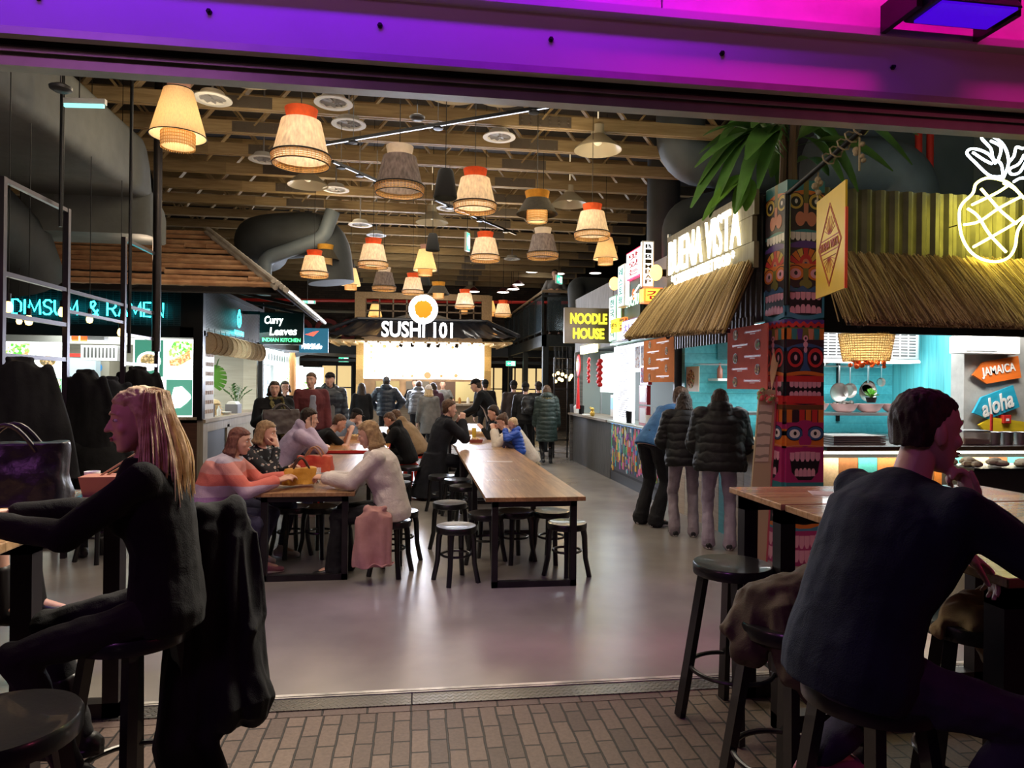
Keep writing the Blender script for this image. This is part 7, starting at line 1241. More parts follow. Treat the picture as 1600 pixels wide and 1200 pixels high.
lamp('sushi_back_light', 'AREA', (.2, 19.9, 2.5), 40, (1, .85, .6), 2.6, .6, (.2, 20.4, 1.2))
lamp('sushi_post_glow', 'POINT', (-1.2, 18.5, 2.4), 12, (1, .9, .6), radius=.15); lamp('sushi_post_glow', 'POINT', (1.6, 18.5, 2.4), 12, (1, .9, .6), radius=.15)

for lx in (-7.2, -5.2, -3.4): lamp('roof_up_glow', 'POINT', (lx, 9.3, 3.35), 9, (1, .72, .5), radius=.2)
# ================================================================ tables and stools
TOP = wood('oak_table_top', (.24, .12, .05), (.42, .24, .115), 'Y', .085, .36, .7, 1.1, 9, coat=.08, bump=.06)
TOPX = wood('bar_table_top', (.30, .17, .08), (.48, .30, .16), 'X', .085, .25, .7, 1.1, 9, coat=.25, bump=.06)
OTOP = wood('orange_table_top', (.42, .17, .05), (.58, .27, .09), 'Y', .1, .25, .7, 1.1, 9, coat=.25, bump=.06)
def table(name, label, x0, x1, y0, y1, h, top, frames, leg=.05, inset=.06, group=None, edge=None, th=.035, long=False):
    t = thing(name, label, 'table', ((x0 + x1) / 2, (y0 + y1) / 2, 0), 0, group); W = (x1 - x0) / 2; L = (y1 - y0) / 2; q = MB(); q.bb((-W, -L, h - th), (W, L, h)); q.build('tabletop', top, t, bevel=.004)
    if edge: q = MB(); q.bb((-W - .004, -L - .004, h - th - .004), (W + .004, -L, h - .002)); q.bb((-W - .004, -L, h - th - .004), (-W, L, h - .002)); q.bb((W, -L, h - th - .004), (W + .004, L, h - .002)); q.build('edge_band', edge, t)
    for f in frames:
        y = -L + .08 + (2 * L - .16) * f; q = MB(); a = W - inset
        q.bb((-a, y - leg / 2, 0), (-a + leg, y + leg / 2, h - th)); q.bb((a - leg, y - leg / 2, 0), (a, y + leg / 2, h - th)); q.bb((-a, y - leg / 2, 0), (a, y + leg / 2, leg)); q.bb((-a, y - leg / 2, h - th - leg), (a, y + leg / 2, h - th)); q.build('leg_frame', DKSTEEL, t)
    return t
table('long_table', 'long oak-topped table on a steel frame, right of the centre aisle, nearest one', .56, 1.38, 5.46, 9.5, .74, TOP, (0, .5, 1))
table('long_table', 'second oak table in the right row with food and a child beside it', .56, 1.38, 9.53, 13.0, .74, TOP, (0, 1))
table('long_table', 'third oak table in the right row, nearest the sushi queue', .56, 1.38, 13.05, 15.6, .74, TOP, (0, 1))
table('long_table', 'oak table on the left where the three women sit', -1.31, -.49, 5.82, 8.9, .74, TOP, (0, 1))
table('long_table', 'orange-brown table with red edge behind the women, where the man phones', -1.28, -.36, 9.1, 11.4, .77, OTOP, (0, 1), edge=MATS['red_paint'])
table('long_table', 'far left-row table with people eating', -1.25, -.4, 11.8, 14.5, .74, TOP, (0, 1))
table('bar_table', 'high oak-topped bar table at the lower right behind the stool with the jacket', 1.70, 3.2, 3.02, 3.56, 1.10, TOPX, (0.02, .98), .075, .03, th=.03)
table('bar_table', 'high bar table at the right edge in front of the man in navy', 1.71, 3.3, 1.78, 3.0, 1.10, TOPX, (.0,), .075, .03, th=.03)
table('bar_table', 'high bar table on the left carrying the black handbag', -3.0, -1.36, 2.2, 3.70, 1.10, TOPX, (.42, 1), .075, .06)
table('long_table', 'low table far left where the dark-haired man eats', -4.5, -3.4, 7.2, 8.5, .74, TOP, (0, 1))
def stool_proto(name, label, h, r, splay, group, legr=.018, bent=False, ring=.28):
    t = thing(name, label, 'stool', (0, 0, 0), 0, group); q = MB(); q.smooth = True; q.lathe([(0, h - .012), (r * .6, h - .012), (r * .86, h - .006), (r, h - .004), (r + .006, h - .014), (r + .004, h - .055), (r - .02, h - .062), (0, h - .062)], n=40); q.build('seat', BLACKW, t)
    rr = None
    for k in range(4):
        a = PI / 4 + k * PI / 2 + .2; c = V((math.cos(a), math.sin(a), 0)); q = MB()
        if bent: q.smooth = True; q.tube([c * (r - .03) + UZ * (h - .05), c * (r - .015) + UZ * (h * .75), c * (r - .005) + UZ * (h * .35), c * (r + splay) + UZ * 0], [legr * 1.25, legr * 1.15, legr, legr], 8)
        else: q.bar(c * (r - .05) + UZ * (h - .05), c * (r + splay) + UZ * 0, legr * 2.3, legr * 1.7)
        q.build('leg', BLACKW, t)
    rz = h * ring; k = (r - .05) + (splay + .05) * (1 - rz / h) - (.012 if not bent else .0) ; k = k if not bent else r - .045; q = MB(); q.smooth = True; q.tube([(k * math.cos(2 * PI * i / 32), k * math.sin(2 * PI * i / 32), rz) for i in range(32)], .011, 8, closed=True); q.build('footrest', BLACKW, t); return t
S1 = stool_proto('low_stool', 'low round black stool', .47, .165, .03, 'low black stools along the tables', .022, True, .48); S2 = stool_proto('bar_stool', 'high round black bar stool', .78, .185, .06, 'high black bar stools', .02, False, .33)
def put_stool(P, used, label, x, y, rz, g): 
    o = P if not used else dup(P); o.location = (x, y, 0); o.rotation_euler = (0, 0, rz); o['label'] = label; o['group'] = g; return o
rn = random.Random(3); gl = 'low black stools along the tables'
LS = [(713, 820, 'nearest low black stool left of the long right table'), (703, 784, 'low black stool second in line left of the long right table'), (886, 815, 'yellow-lit low stool under the right front corner of the long table'), (862, 797, 'yellow-lit low stool just behind the front right one'), (625, 797, 'low stool with pale shiny seat right of the woman in the white sweater'), (620, 752, 'low stool second behind the woman in the white sweater'), (622, 742, 'low stool third behind the woman in the white sweater'), (760, 800, 'dark low stool under the left part of the long right table'), (805, 797, 'dark low stool under the middle of the long right table'), (715, 748, 'low stool pushed under the right table far behind'), (725, 758, 'low stool by the steel leg of the right table'), (690, 742, 'low stool under the man in the long black coat'), (500, 790, 'low stool under the left table, middle'), (455, 790, 'low stool under the floral-bloused woman'), (640, 728, 'small far low stool in the centre aisle')]
used = False
for px, py, l in LS:
    p = atz(px, py, .47); put_stool(S1, used, l, p.x, p.y, rn.random(), gl); used = True
gb_ = 'high black bar stools'; used = False
for x, y, l in ((1.56, 3.22, 'high black bar stool left of the bar table at the lower right, empty'), (1.40, 2.42, 'high black bar stool with a brown jacket thrown over it'), (1.34, 1.87, 'high black bar stool under the man in the navy sweater'), (-.99, 2.62, 'high black bar stool under the blonde woman'), (-1.05, 1.92, 'high black bar stool cut off at the lower left corner'), (2.12, 2.35, 'high bar stool under the right bar table, beige cloth over it'), (2.35, 3.0, 'bar stool behind the jacket stool, partly hidden by the man')):
    if 'behind the jacket' in l: continue
    put_stool(S2, used, l, x, y, .3 + x, gb_); used = True
# red metal stools
RM = mat('red_metal', (.62, .025, .01), .35, .2)
t = thing('metal_stool', 'red metal stool under the boy in the black hoodie', 'stool', (-.12, 10.4, 0), .1, 'red metal stools'); q = MB(); q.bb((-.15, -.15, .43), (.15, .15, .46)); q.build('seat', RM, t, bevel=.01)
for sx in (-1, 1):
    for sy_ in (-1, 1): q = MB(); q.bar((sx * .13, sy_ * .13, .44), (sx * .19, sy_ * .19, 0), .06, .025); q.build('leg', RM, t)
for sx in (-1, 1): q = MB(); q.bar((sx * .155, -.155, .2), (sx * .155, .155, .2), .02, .01); q.build('brace', RM, t)
o = dup(t, (.05, 11.35, 0), .3, 'red metal stool further back under the man in the tan jacket'); o = dup(t, (-1.5, 9.5, 0), .3, 'red metal stool under the man with the phone')
# ================================================================ things on tables
def bag(name, label, p, rz, w_, d_, h_, m, handle=True, slouch=.0, extra=None):
    t = thing(name, label, 'bag', p, rz); q = MB(); st = []
    for k in range(7): f = k / 6; c = V((slouch * f, 0, h_ * f + .02)); st.append((c, V((1, 0, 0)), V((0, 1, 0)), w_ / 2 * (1 - .06 * f), d_ / 2 * (1 - .45 * f)))
    R = []
    for c, ax, ay, rx, ry in st: R.append([c + V((rx * math.copysign(abs(math.cos(a)) ** .45, math.cos(a)), ry * math.copysign(abs(math.sin(a)) ** .45, math.sin(a)), 0)) for a in [2 * PI * i / 24 for i in range(24)]])
    q.rings(R); link_mesh('bag_body', remesh(q, .008, 3, .012, 9), m, t)
    if handle:
        for s in (-1, 1): q = MB(); q.smooth = True; q.tube([(-w_ * .25 + w_ * .5 * i / 10 + slouch, s * d_ * .22, h_ * .93 + .11 * math.sin(PI * i / 10)) for i in range(11)], .009, 7); q.build('handle', extra or m, t)
    return t
LEA = mat('black_leather', (.014, .012, .016), .35, bump=.3, bscale=35)
p = atz(52, 808, 1.10); t = bag('handbag', 'large black leather handbag on the high table at the left edge', (-1.66, 3.10, 1.10), .12, .46, .2, .27, LEA)
bag('handbag', 'yellow slouchy handbag with brown base on the table before the two women', (-1.0, 6.15, .74), .3, .30, .17, .15, fabric('mustard_bag', (.45, .20, .02), (.62, .33, .05), 200, .5, .4), True, .02, mat('brown_leather', (.05, .02, .015), .5)); bag('handbag', 'red and tan handbag behind the yellow one, by the glass of water', (-.98, 7.0, .74), -.2, .38, .2, .17, fabric('red_bag', (.45, .03, .02), (.6, .12, .06), 200, .5, .4), True, 0, mat('tan_leather', (.35, .18, .1), .5))
t = thing('water_glass', 'tall water glass between the yellow and red handbags', 'glass', (-.87, 6.35, .74)); q = MB(); q.smooth = True; q.lathe(shell([(.028, .0), (.036, .14)], .002), n=24); q.build('glass', glassmat('clear_glass', (.9, .95, 1), .25, .02), t); q = MB(); q.smooth = True; q.lathe([(0, .005), (.026, .005), (.032, .09), (0, .09)], n=20); q.build('water', glassmat('water', (.7, .8, .9), .3, .0), t)
t = thing('food_box', 'brown card food box with chopsticks beside the black handbag', 'food box', (-1.47, 3.55, 1.10), .1); q = MB(); q.poly([(-.08, -.07, 0), (.08, -.07, 0), (.1, -.07, .09), (-.1, -.07, .09)], .14, (0, 1, 0)); q.build('box', mat('kraft_box', (.35, .14, .09), .7), t); q = MB(); q.bar((-.05, -.02, .07), (.16, .06, .22), .008); q.bar((-.03, 0, .07), (.17, .09, .20), .008); q.build('chopsticks', mat('chopstick_wood', (.45, .27, .13), .6), t)
t = thing('phone', 'dark phone with a bright cyan corner lying on the left high table', 'phone', (-1.42, 3.1, 1.10), .3); q = MB(); q.bb((-.035, -.075, 0), (.035, .075, .009)); q.build('case', BLACK, t, bevel=.003); q = MB(); q.bb((-.032, -.07, .009), (.032, -.02, .0095)); q.build('screen', glow('phone_cyan', (.1, .6, .9), 1.2), t)
for x, y, l in ((-1.6, 3.7, 'small white paper cup behind the black handbag'),): t = thing('paper_cup', l, 'cup', (x, y, 1.10)); q = MB(); q.smooth = True; q.lathe(shell([(.025, 0), (.036, .09)], .002), n=18); q.build('cup', WHITE, t)
def leaflet(l, x, y, z, rz, w_=.15, d=.2): q = MB(); q.bb((-w_ / 2, -d / 2, 0), (w_ / 2, d / 2, .0015)); o = q.build('leaflet', mat('leaflet_paper', (.5, .42, .38), .4), loc=(x, y, z)); o.rotation_euler = (0, 0, rz); tag(o, l, 'leaflet')
leaflet('shiny leaflet lying on the high table at the lower right', 2.18, 3.28, 1.10, 1.2, .14, .3); leaflet('leaflet lying in the middle of the long right table', .98, 8.0, .74, 1.4, .12, .3)
for y, x, w_ in ((6.45, .82, .30), (8.0, .80, .26)):
    st_ = thing('table_stamp', 'faint pale stencilled word on the ' + ('near part of the long right table' if y < 7 else 'middle of the long right table'), 'stencil', (x, y, .7405)); text('lettering', 'KITCHEN', mat('stencil_pale', (.42, .34, .27), .4), (0, 0, 0), (1, 0, 0), (0, 1, 0), .09, st_, w_, .0006)
for l, x, y, h, m_ in (('glass of yellow beer on the second right table', .98, 11.6, .16, glassmat('beer', (.8, .55, .05), .8, .05)),): t = thing('beer_glass', l, 'glass', (x, y, .74)); q = MB(); q.smooth = True; q.lathe([(0, .0), (.032, 0), (.038, h), (0, h)], n=18); q.build('beer', m_, t)
CARD = mat('food_card', (.42, .26, .14), .7); 
for i, (x, y, l) in enumerate(((.92, 10.6, 'open burgundy lunch box before the toddler'), (.80, 11.3, 'card food tray before the man in the long black coat'), (.95, 12.4, 'card tray of noodles further along the second right table'), (1.1, 11.9, 'card tray before the mother with the bun'), (-.75, 10.6, 'card box before the boy in the black hoodie'), (-.95, 10.9, 'card box before the man in the black tee'), (-.85, 12.5, 'card tray on the far left-row table'))):
    t = thing('food_tray', l, 'food tray', (x, y, .77 if i in (4, 5) else .74)); q = MB(); q.poly([(-.09, -.07, 0), (.09, -.07, 0), (.11, -.07, .05), (-.11, -.07, .05)], .14, (0, 1, 0)); q.build('tray', mat('burgundy_box', (.25, .05, .04), .5) if i == 0 else CARD, t); q = MB(); q.smooth = True; rr = random.Random(i); [q.ball((rr.uniform(-.07, .07), rr.uniform(-.05, .05), .05), rr.uniform(.015, .03), 7, 5) for _ in range(12)]; q.build('food', mat('noodle_food', (.6, .4, .18), .6, noise=.3), t)
# coats hung and draped
def drape(name, label, pts, m, vox=.012, fold=.05, sm=2, fs=7, cat='coat', fd=(1, 1, .35)):
    """soft heap or hanging coat grown from overlapping rounded masses: (p, r, q, r2)"""
    c0 = V(pts[0][0]); t = thing(name, label, cat, (c0.x, c0.y, 0)); q = MB()
    for p, r, e, r2 in pts: rcone(q, V(p) - V((c0.x, c0.y, 0)), r, V(e) - V((c0.x, c0.y, 0)), r2, 14)
    link_mesh('cloth', remesh(q, vox, sm, fold, fs, fdir=fd), m, t); return t
def flat_coat(name, label, c, ax, w_top, w_bot, th_, z0, z1, m, vox=.011, fold=.022, sleeves=True, cat='coat', bulge=0):
    """a coat hanging by its collar: broad, shallow, widening to the hem, with empty sleeves"""
    ax = V(ax).normalized(); ay = UZ.cross(ax); c = V(c); t = thing(name, label, cat, (c.x, c.y, 0)); q = MB(); n = 9; st = []
    for k in range(n):
        f = k / (n - 1); z = z0 + (z1 - z0) * f; g = math.sin(min(1, (1 - f) * 6) * PI / 2); w_ = (w_bot + (w_top - w_bot) * f ** 1.2) * (1 if f < .9 else .72) * max(.4, g); st.append((V((0, 0, z)) + ax * bulge * (1 - f), ax, ay, w_ / 2, (th_ * (1.35 - .5 * f)) / 2))
    loft(q, st, 26)
    if sleeves:
        for s in (-1, 1): a = ax * s * w_top * .42 + UZ * (z1 - .08); rcone(q, a, .06, a + ax * s * .07 - UZ * .3 + ay * .02, .055); rcone(q, a + ax * s * .07 - UZ * .3, .055, a + ax * s * .05 - UZ * .58 + ay * .05, .045)
    for k in range(7): aa = -.2 + k * .6; q.ball(V((0, 0, z1)) + ax * .07 * math.cos(aa) + ay * .05 * math.sin(aa), .035, 9, 6)
    link_mesh('cloth', remesh(q, vox, 2, fold, 8, fdir=(1, 1, .25)), m, t); return t
BW_ = fabric('black_wool', (.004, .004, .005), (.010, .010, .012), 300, .9, .3); NV = fabric('dark_wool', (.007, .008, .012), (.016, .017, .023), 300, .9, .3)
flat_coat('hanging_coat', 'dark coat hanging on the nearest steel frame at the left edge', (-3.06, 5.85, 0), (.9, .25, 0), .42, .75, .22, .85, 1.80, BW_, bulge=.05)
flat_coat('hanging_coat', 'black jacket hanging on the far post of the nearer steel frame', (-3.05, 6.9, 0), (.8, -.3, 0), .45, .62, .26, .75, 1.72, BW_)
flat_coat('hanging_coat', 'black jacket hanging on the farther steel frame behind the blonde woman', (-3.08, 8.2, 0), (.8, .2, 0), .42, .55, .24, .9, 1.78, BW_)
flat_coat('hanging_coat', 'dark coat with a hood hanging between the two steel frames', (-3.1, 7.5, 0), (.8, .4, 0), .4, .5, .22, .8, 1.66, NV)
# black coat draped behind the blonde woman
drape('draped_coat', 'long black coat hanging down behind the blonde woman to near the floor', [((-.80, 2.80, 1.10), .085, (-.68, 2.84, 1.08), .075), ((-.80, 2.78, 1.05), .10, (-.82, 2.70, .30), .13), ((-.70, 2.82, 1.02), .09, (-.68, 2.78, .50), .14), ((-.68, 2.78, .50), .14, (-.66, 2.76, .44), .15), ((-.82, 2.68, .30), .13, (-.78, 2.66, .20), .13), ((-.64, 2.84, 1.04), .055, (-.61, 2.82, .74), .05), ((-.61, 2.82, .74), .05, (-.62, 2.74, .70), .05), ((-.80, 2.78, 1.13), .07, (-.70, 2.83, 1.13), .07)], BW_, .009, .035, 6, 10, fd=(1, 1, .12))
drape('draped_jacket', 'olive-brown jacket heaped over the second bar stool', [((1.36, 2.44, .84), .11, (1.48, 2.42, .88), .10), ((1.30, 2.46, .82), .10, (1.24, 2.42, .68), .08), ((1.48, 2.40, .88), .10, (1.52, 2.36, .80), .09), ((1.36, 2.36, .80), .10, (1.36, 2.27, .64), .08), ((1.36, 2.27, .64), .08, (1.40, 2.26, .58), .06), ((1.46, 2.34, .78), .10, (1.46, 2.28, .66), .07), ((1.26, 2.50, .84), .05, (1.18, 2.46, .74), .05)], fabric('olive_brown', (.05, .038, .026), (.095, .072, .05), 300, .8, .3), .008, .018, 5, 12)
flat_coat('draped_coat', 'dusty pink wool coat with a belt draped over the stool of the woman in white', (-.32, 5.72, 0), (1, -.05, 0), .34, .36, .16, .14, .62, fabric('dusty_pink_wool', (.40, .20, .19), (.52, .29, .27), 300, .9, .3), .009, .035, False)
drape('draped_coat', 'beige coat lying over the stool beneath the right bar table', [((2.06, 2.34, .80), .09, (2.2, 2.36, .82), .09), ((2.06, 2.26, .78), .09, (2.16, 2.2, .60), .07), ((2.2, 2.3, .78), .09, (2.26, 2.2, .52), .07), ((2.0, 2.34, .80), .06, (1.92, 2.3, .76), .05)], fabric('beige_cloth', (.24, .17, .09), (.34, .25, .14), 300, .9, .3), .009, .03, 5, 12)
# ================================================================ the people
JE = fabric('dark_jeans', (.022, .022, .045), (.045, .042, .085), 300, .8, .3); BT = fabric('black_trousers', (.008, .008, .009), (.016, .016, .018), 300, .85, .3); GJ = fabric('pale_grey_jeans', (.20, .17, .19), (.32, .28, .31), 250, .8, .4); LJ = fabric('lilac_jeans', (.24, .20, .26), (.36, .31, .38), 250, .8, .4)
NAVY = fabric('navy_knit', (.006, .010, .022), (.012, .018, .036), 260, .9, .35); BLKK = fabric('black_knit', (.004, .004, .005), (.008, .008, .009), 260, .9, .3); PUFB = mat('black_down', (.008, .008, .009), .62, spec=.3, bump=.35, bscale=28, noise=.2); PUFN = mat('dark_blue_down', (.012, .018, .03), .4, bump=.3, bscale=28); PUFG = mat('grey_down', (.05, .05, .055), .4, bump=.3, bscale=28)
LAV = fabric('lavender_fleece', (.42, .34, .48), (.56, .46, .60), 200, .95, .4); CRM = fabric('cream_knit', (.60, .54, .46), (.74, .68, .58), 160, .95, .5); WSW = fabric('offwhite_wool', (.58, .52, .50), (.72, .66, .62), 160, .95, .5); TAN = fabric('tan_cotton', (.20, .13, .07), (.30, .20, .12), 200, .9, .4); BURG = fabric('burgundy_cotton', (.09, .02, .025), (.14, .035, .04), 200, .85, .4); SHIRT = fabric('blue_grey_shirt', (.22, .24, .32), (.30, .32, .40), 200, .8, .3)
OLI = fabric('olive_scarf', (.10, .085, .03), (.19, .16, .07), 120, .95, .5); GRC = fabric('grey_coat', (.12, .12, .12), (.2, .2, .2), 200, .9, .4); GRN = mat('dark_green_down', (.02, .035, .03), .42, bump=.3, bscale=28, noise=.2); BLU = fabric('blue_sweatshirt', (.03, .10, .24), (.05, .15, .32), 250, .85, .3); ROY = mat('royal_blue_down', (.02, .09, .50), .4, bump=.3, bscale=28); FUR = fabric('pale_fur', (.35, .28, .14), (.55, .47, .25), 60, .95, .8, 30); BURD = fabric('plum_coat', (.05, .02, .035), (.09, .04, .06), 200, .8, .3); BRN = fabric('dark_brown_coat', (.02, .013, .012), (.04, .028, .025), 200, .85, .3)
STR = bands('striped_knit', [(.36, .22, .40), (.42, .26, .44), (.30, .16, .36), (.46, .34, .46), (.62, .15, .12), (.58, .24, .22), (.44, .38, .48), (.52, .46, .50)], 2, .45, 1.2, wob=.01); FLO = spots('floral_blouse', (.012, .012, .018), [(.55, .5, .45), (.4, .3, .28), (.2, .25, .3)], 26, .30); SHB = mat('black_shoe', (.012, .012, .013), .4); SHP = mat('pink_trainer', (.34, .12, .16), .6, noise=.2); SHW = mat('pale_trainer', (.5, .42, .40), .6)
SK = SKIN; pr = person
# foreground
_, A = pr('person in black with long blonde hair on a bar stool, seen in profile', -.88, 2.62, 98, 1.70, .86, 3, 7, hands=((-.08, .50, 1.17), (.12, .52, 1.17)), feet=((-.12, .26, .36), (.12, .30, .36)), female=True, tmat=BLKK, tthick=.016, collar='crew', legm=BT, shoem=SHB, shoe='boot', hair='long', hmat=H_BLOND, hlen=.31, vox=.0065, hp=4, hy=16, top='sweater')
q = MB(); q.smooth = True; rn = random.Random(31); HPf = A['HP']
for k in range(420):     # loose strands over the hair
    a = math.radians(rn.uniform(-97, 97)); r0 = rn.uniform(.0, .05); b0 = HPf(math.sin(a) * (.03 + r0), -.03 - math.cos(a) * (.03 + r0), .125 - r0 * .35); sd = A['hx'] * math.sin(a) - A['hf'] * math.cos(a); m1 = HPf(math.sin(a) * .097, -.02 - math.cos(a) * .105, .02); L = rn.uniform(.27, .335); e = m1 + sd * rn.uniform(.015, .065) - UZ * L + V((rn.uniform(-.02, .02), rn.uniform(-.02, .02), 0)); m2 = m1.lerp(e, .5) + sd * rn.uniform(.0, .025); pa = smooth_path([b0, m1, m2, e], 4); q.tube(pa, [.0035] * (len(pa) - 3) + [.003, .002, .001], 4, caps=False)
q.build('hair_strands', H_BLOND, _)
_, M1 = pr('person in navy sweater on a bar stool at right, hand raised to the mouth', 1.27, 1.86, -86, 1.82, .865, 15, 13, hands=((-.04, .40, 1.15), (.07, .37, 1.29)), hopt=({'dir': (.5, .5, -.6), 'n': (0, -.5, -.8), 'curl': .5}, {'dir': (-.25, -.12, 1), 'n': (-.3, -1, .1), 'curl': 1.15, 'thumb': .1}), elbow=((-.5, -.2, -.8), (.5, .8, -.7)), feet=((-.14, .0, .50), (.16, .16, .36)), knee=((-.25, 1, .1), (.25, 1, .0)), tmat=NAVY, tthick=.02, bulk=1.16, collar='crew', legm=JE, legw=1.12, shoem=SHP, hair='crop', hmat=H_DARK, vox=.0065, hy=-6, hp=2, top='sweater', hem=.004, fold=.012)
pr('person with pale skirt and black lace boots whose legs show under the left high table', -2.55, 3.98, -88, 1.68, .86, 5, feet=((-.1, .52, .42), (.12, .46, .46)), female=True, tmat=BLKK, legm=None, skirt=(WSW, .95), shoem=SHB, shoe='boot', hands=((-.15, .4, 1.17), (.1, .4, 1.17)), vox=.011)
# three women at the left table
pr('person with auburn bob in a pink and lilac striped sweater at the left table', -1.70, 6.0, -88, 1.66, .56, 16, 14, hands=((-.08, .58, .83), (.10, .55, .82)), feet=((-.12, .42, .085), (.12, .30, .085)), female=True, bulk=1.35, tmat=STR, tthick=.03, legm=JE, legw=1.2, shoem=SHP, hair='bob', hmat=hairmat('hair_auburn', (.10, .035, .03), (.2, .08, .06)), hlen=.13, vox=.008, hp=6, hy=-6)
pr('person in a dark floral blouse with chin resting on one hand beside the striped sweater', -1.58, 6.72, -112, 1.68, .56, 16, 8, hands=((-.2, .36, .83), (.03, .36, 1.03)), hopt=({}, {'dir': (-.1, -.35, 1), 'n': (0, -.8, .2), 'curl': 1.3}), elbow=((-.5, -.4, -.6), (.2, .7, -.9)), feet=((-.12, .32, .085), (.12, .25, .085)), female=True, tmat=FLO, legm=JE, shoem=SHW, hair='bob', hmat=H_DBLOND, hlen=.10, vox=.008, hp=6, hy=14)
pr('person in an off-white high-necked wool sweater facing left across the left table', -.20, 6.05, 86, 1.74, .56, 10, 10, hands=((-.06, .55, .83), (.07, .53, .82)), hopt=({'curl': .7}, {'curl': .8}), feet=((-.10, .46, .085), (.12, .40, .085)), female=True, bulk=1.12, tmat=WSW, tthick=.032, collar='high', legm=BT, legw=1.2, flare=.03, shoem=SHB, shoe='boot', hair='bob', hmat=H_DBLOND, hlen=.13, vox=.008, hp=14, top='sweater')
_, PH = pr('person in a lavender hoodie holding a phone to the ear at the orange table', -1.66, 8.75, -82, 1.86, .57, 24, 14, hands=((-.15, .5, .83), (.14, .37, 1.05)), hopt=({}, {'dir': (-.3, -.1, 1), 'n': (-1, -.1, .1), 'curl': .8}), elbow=((-.5, .2, -.6), (.3, .9, -1)), feet=((-.12, .35, .085), (.12, .3, .085)), tmat=LAV, tthick=.03, hood=True, legm=JE, shoem=SHW, hair='short', hmat=H_DARK, vox=.010, hp=8, top='jacket')
pr('person in a black t-shirt with bare arms bent over food at the orange table', -1.55, 10.0, -78, 1.78, .57, 40, 10, hands=((-.10, .62, .92), (.12, .62, .92)), feet=((-.12, .35, .085), (.12, .3, .085)), tmat=BLKK, bare=1., legm=JE, shoem=SHB, hair='crop', hmat=H_BROWN, vox=.011, hp=24, top='shirt')
pr('person in a cap and pale blue-grey jacket bent forward in the left row further back', -1.45, 11.9, -70, 1.78, .57, 40, 10, hands=((-.10, .5, .86), (.12, .5, .86)), feet=((-.12, .35, .085), (.12, .3, .085)), tmat=fabric('pale_denim', (.15, .18, .24), (.25, .29, .36), 200, .8, .4), tthick=.03, legm=JE, hair='short', hat=('cap', BLKK), vox=.012, hp=22, top='jacket')
pr('person in a black hooded top sitting on a red stool facing left and looking down', -.10, 10.35, 80, 1.62, .54, 18, 12, hands=((-.10, .42, .88), (.12, .42, .86)), feet=((-.12, .35, .085), (.12, .3, .085)), tmat=BLKK, tthick=.03, hood=True, legm=BT, shoem=SHB, hair='crop', hmat=H_BROWN, vox=.010, hp=26, top='jacket')
pr('person in a tan canvas jacket hunched over the table behind the boy in black', .08, 11.4, 62, 1.8, .56, 36, 14, hands=((-.10, .5, .86), (.12, .5, .86)), feet=((-.12, .35, .085), (.12, .3, .085)), tmat=TAN, tthick=.035, hood=True, legm=BT, shoem=SHB, hair='crop', hmat=H_BROWN, vox=.012, hp=20, top='jacket')
# right row
pr('person in a long black coat eating at the right table, coat falling over the stool', .30, 9.95, -74, 1.88, .58, 10, 8, hands=((-.06, .34, 1.06), (.10, .36, 1.10)), hopt=({'curl': 1}, {'curl': 1, 'dir': (-.2, .1, 1)}), elbow=((-.3, .2, -.9), (.4, .3, -.9)), feet=((-.12, .3, .085), (.12, .25, .085)), tmat=NV, tthick=.035, tail=.62, tailw=(.30, .30), collar='coat', legm=BT, shoem=SHB, hair='short', hmat=H_BROWN, vox=.010, hp=4, hy=-8, top='coat')
pr('person in a cream sweater with hair in a bun holding a toddler', 1.66, 10.05, 84, 1.70, .56, 30, 12, hands=((-.08, .52, .95), (.10, .50, .95)), feet=((-.12, .35, .085), (.12, .3, .085)), female=True, bulk=1.1, tmat=CRM, tthick=.035, legm=JE, shoem=SHW, hair='bun', hmat=H_BROWN, vox=.010, hp=22)
pr('fair-haired toddler in a bright royal blue puffer jacket at the right table', 1.47, 9.72, 84, .95, .70, 8, 6, hands=((-.05, .20, .99), (.06, .20, .97)), feet=((-.05, .24, .58), (.06, .24, .58)), tmat=ROY, tthick=.022, puff=.05, hood=True, legm=JE, shoem=SHB, hair='crop', hmat=H_BLOND, hs=1.38, vox=.0075, hp=14, top='jacket')
pr('dark-haired person half hidden behind the person in cream', 1.60, 11.3, 84, 1.76, .57, 24, 8, hands=((-.08, .5, .9), (.10, .5, .9)), tmat=BLKK, feet=((-.12, .35, .085), (.12, .3, .085)), legm=BT, hair='short', hmat=H_DARK, vox=.012, hp=16)
pr('person in a black cap and jacket standing and leaning over the right table', 1.62, 14.3, 82, 1.88, None, 26, 14, hands=((-.12, .62, 1.02), (.12, .58, .98)), tmat=BLKK, tthick=.03, legm=BT, shoem=SHB, hair='short', hat=('cap', BLKK), inner=SHW, vox=.013, hp=14, top='jacket')
pr('person in a white beanie and grey coat near the far end of the right table', .30, 15.3, 15, 1.62, None, 6, 4, tmat=GRC, tthick=.03, tail=.4, legm=BT, shoem=SHB, hair='long', hmat=H_BLOND, hlen=.14, hat=('beanie', WSW), vox=.014, top='coat')
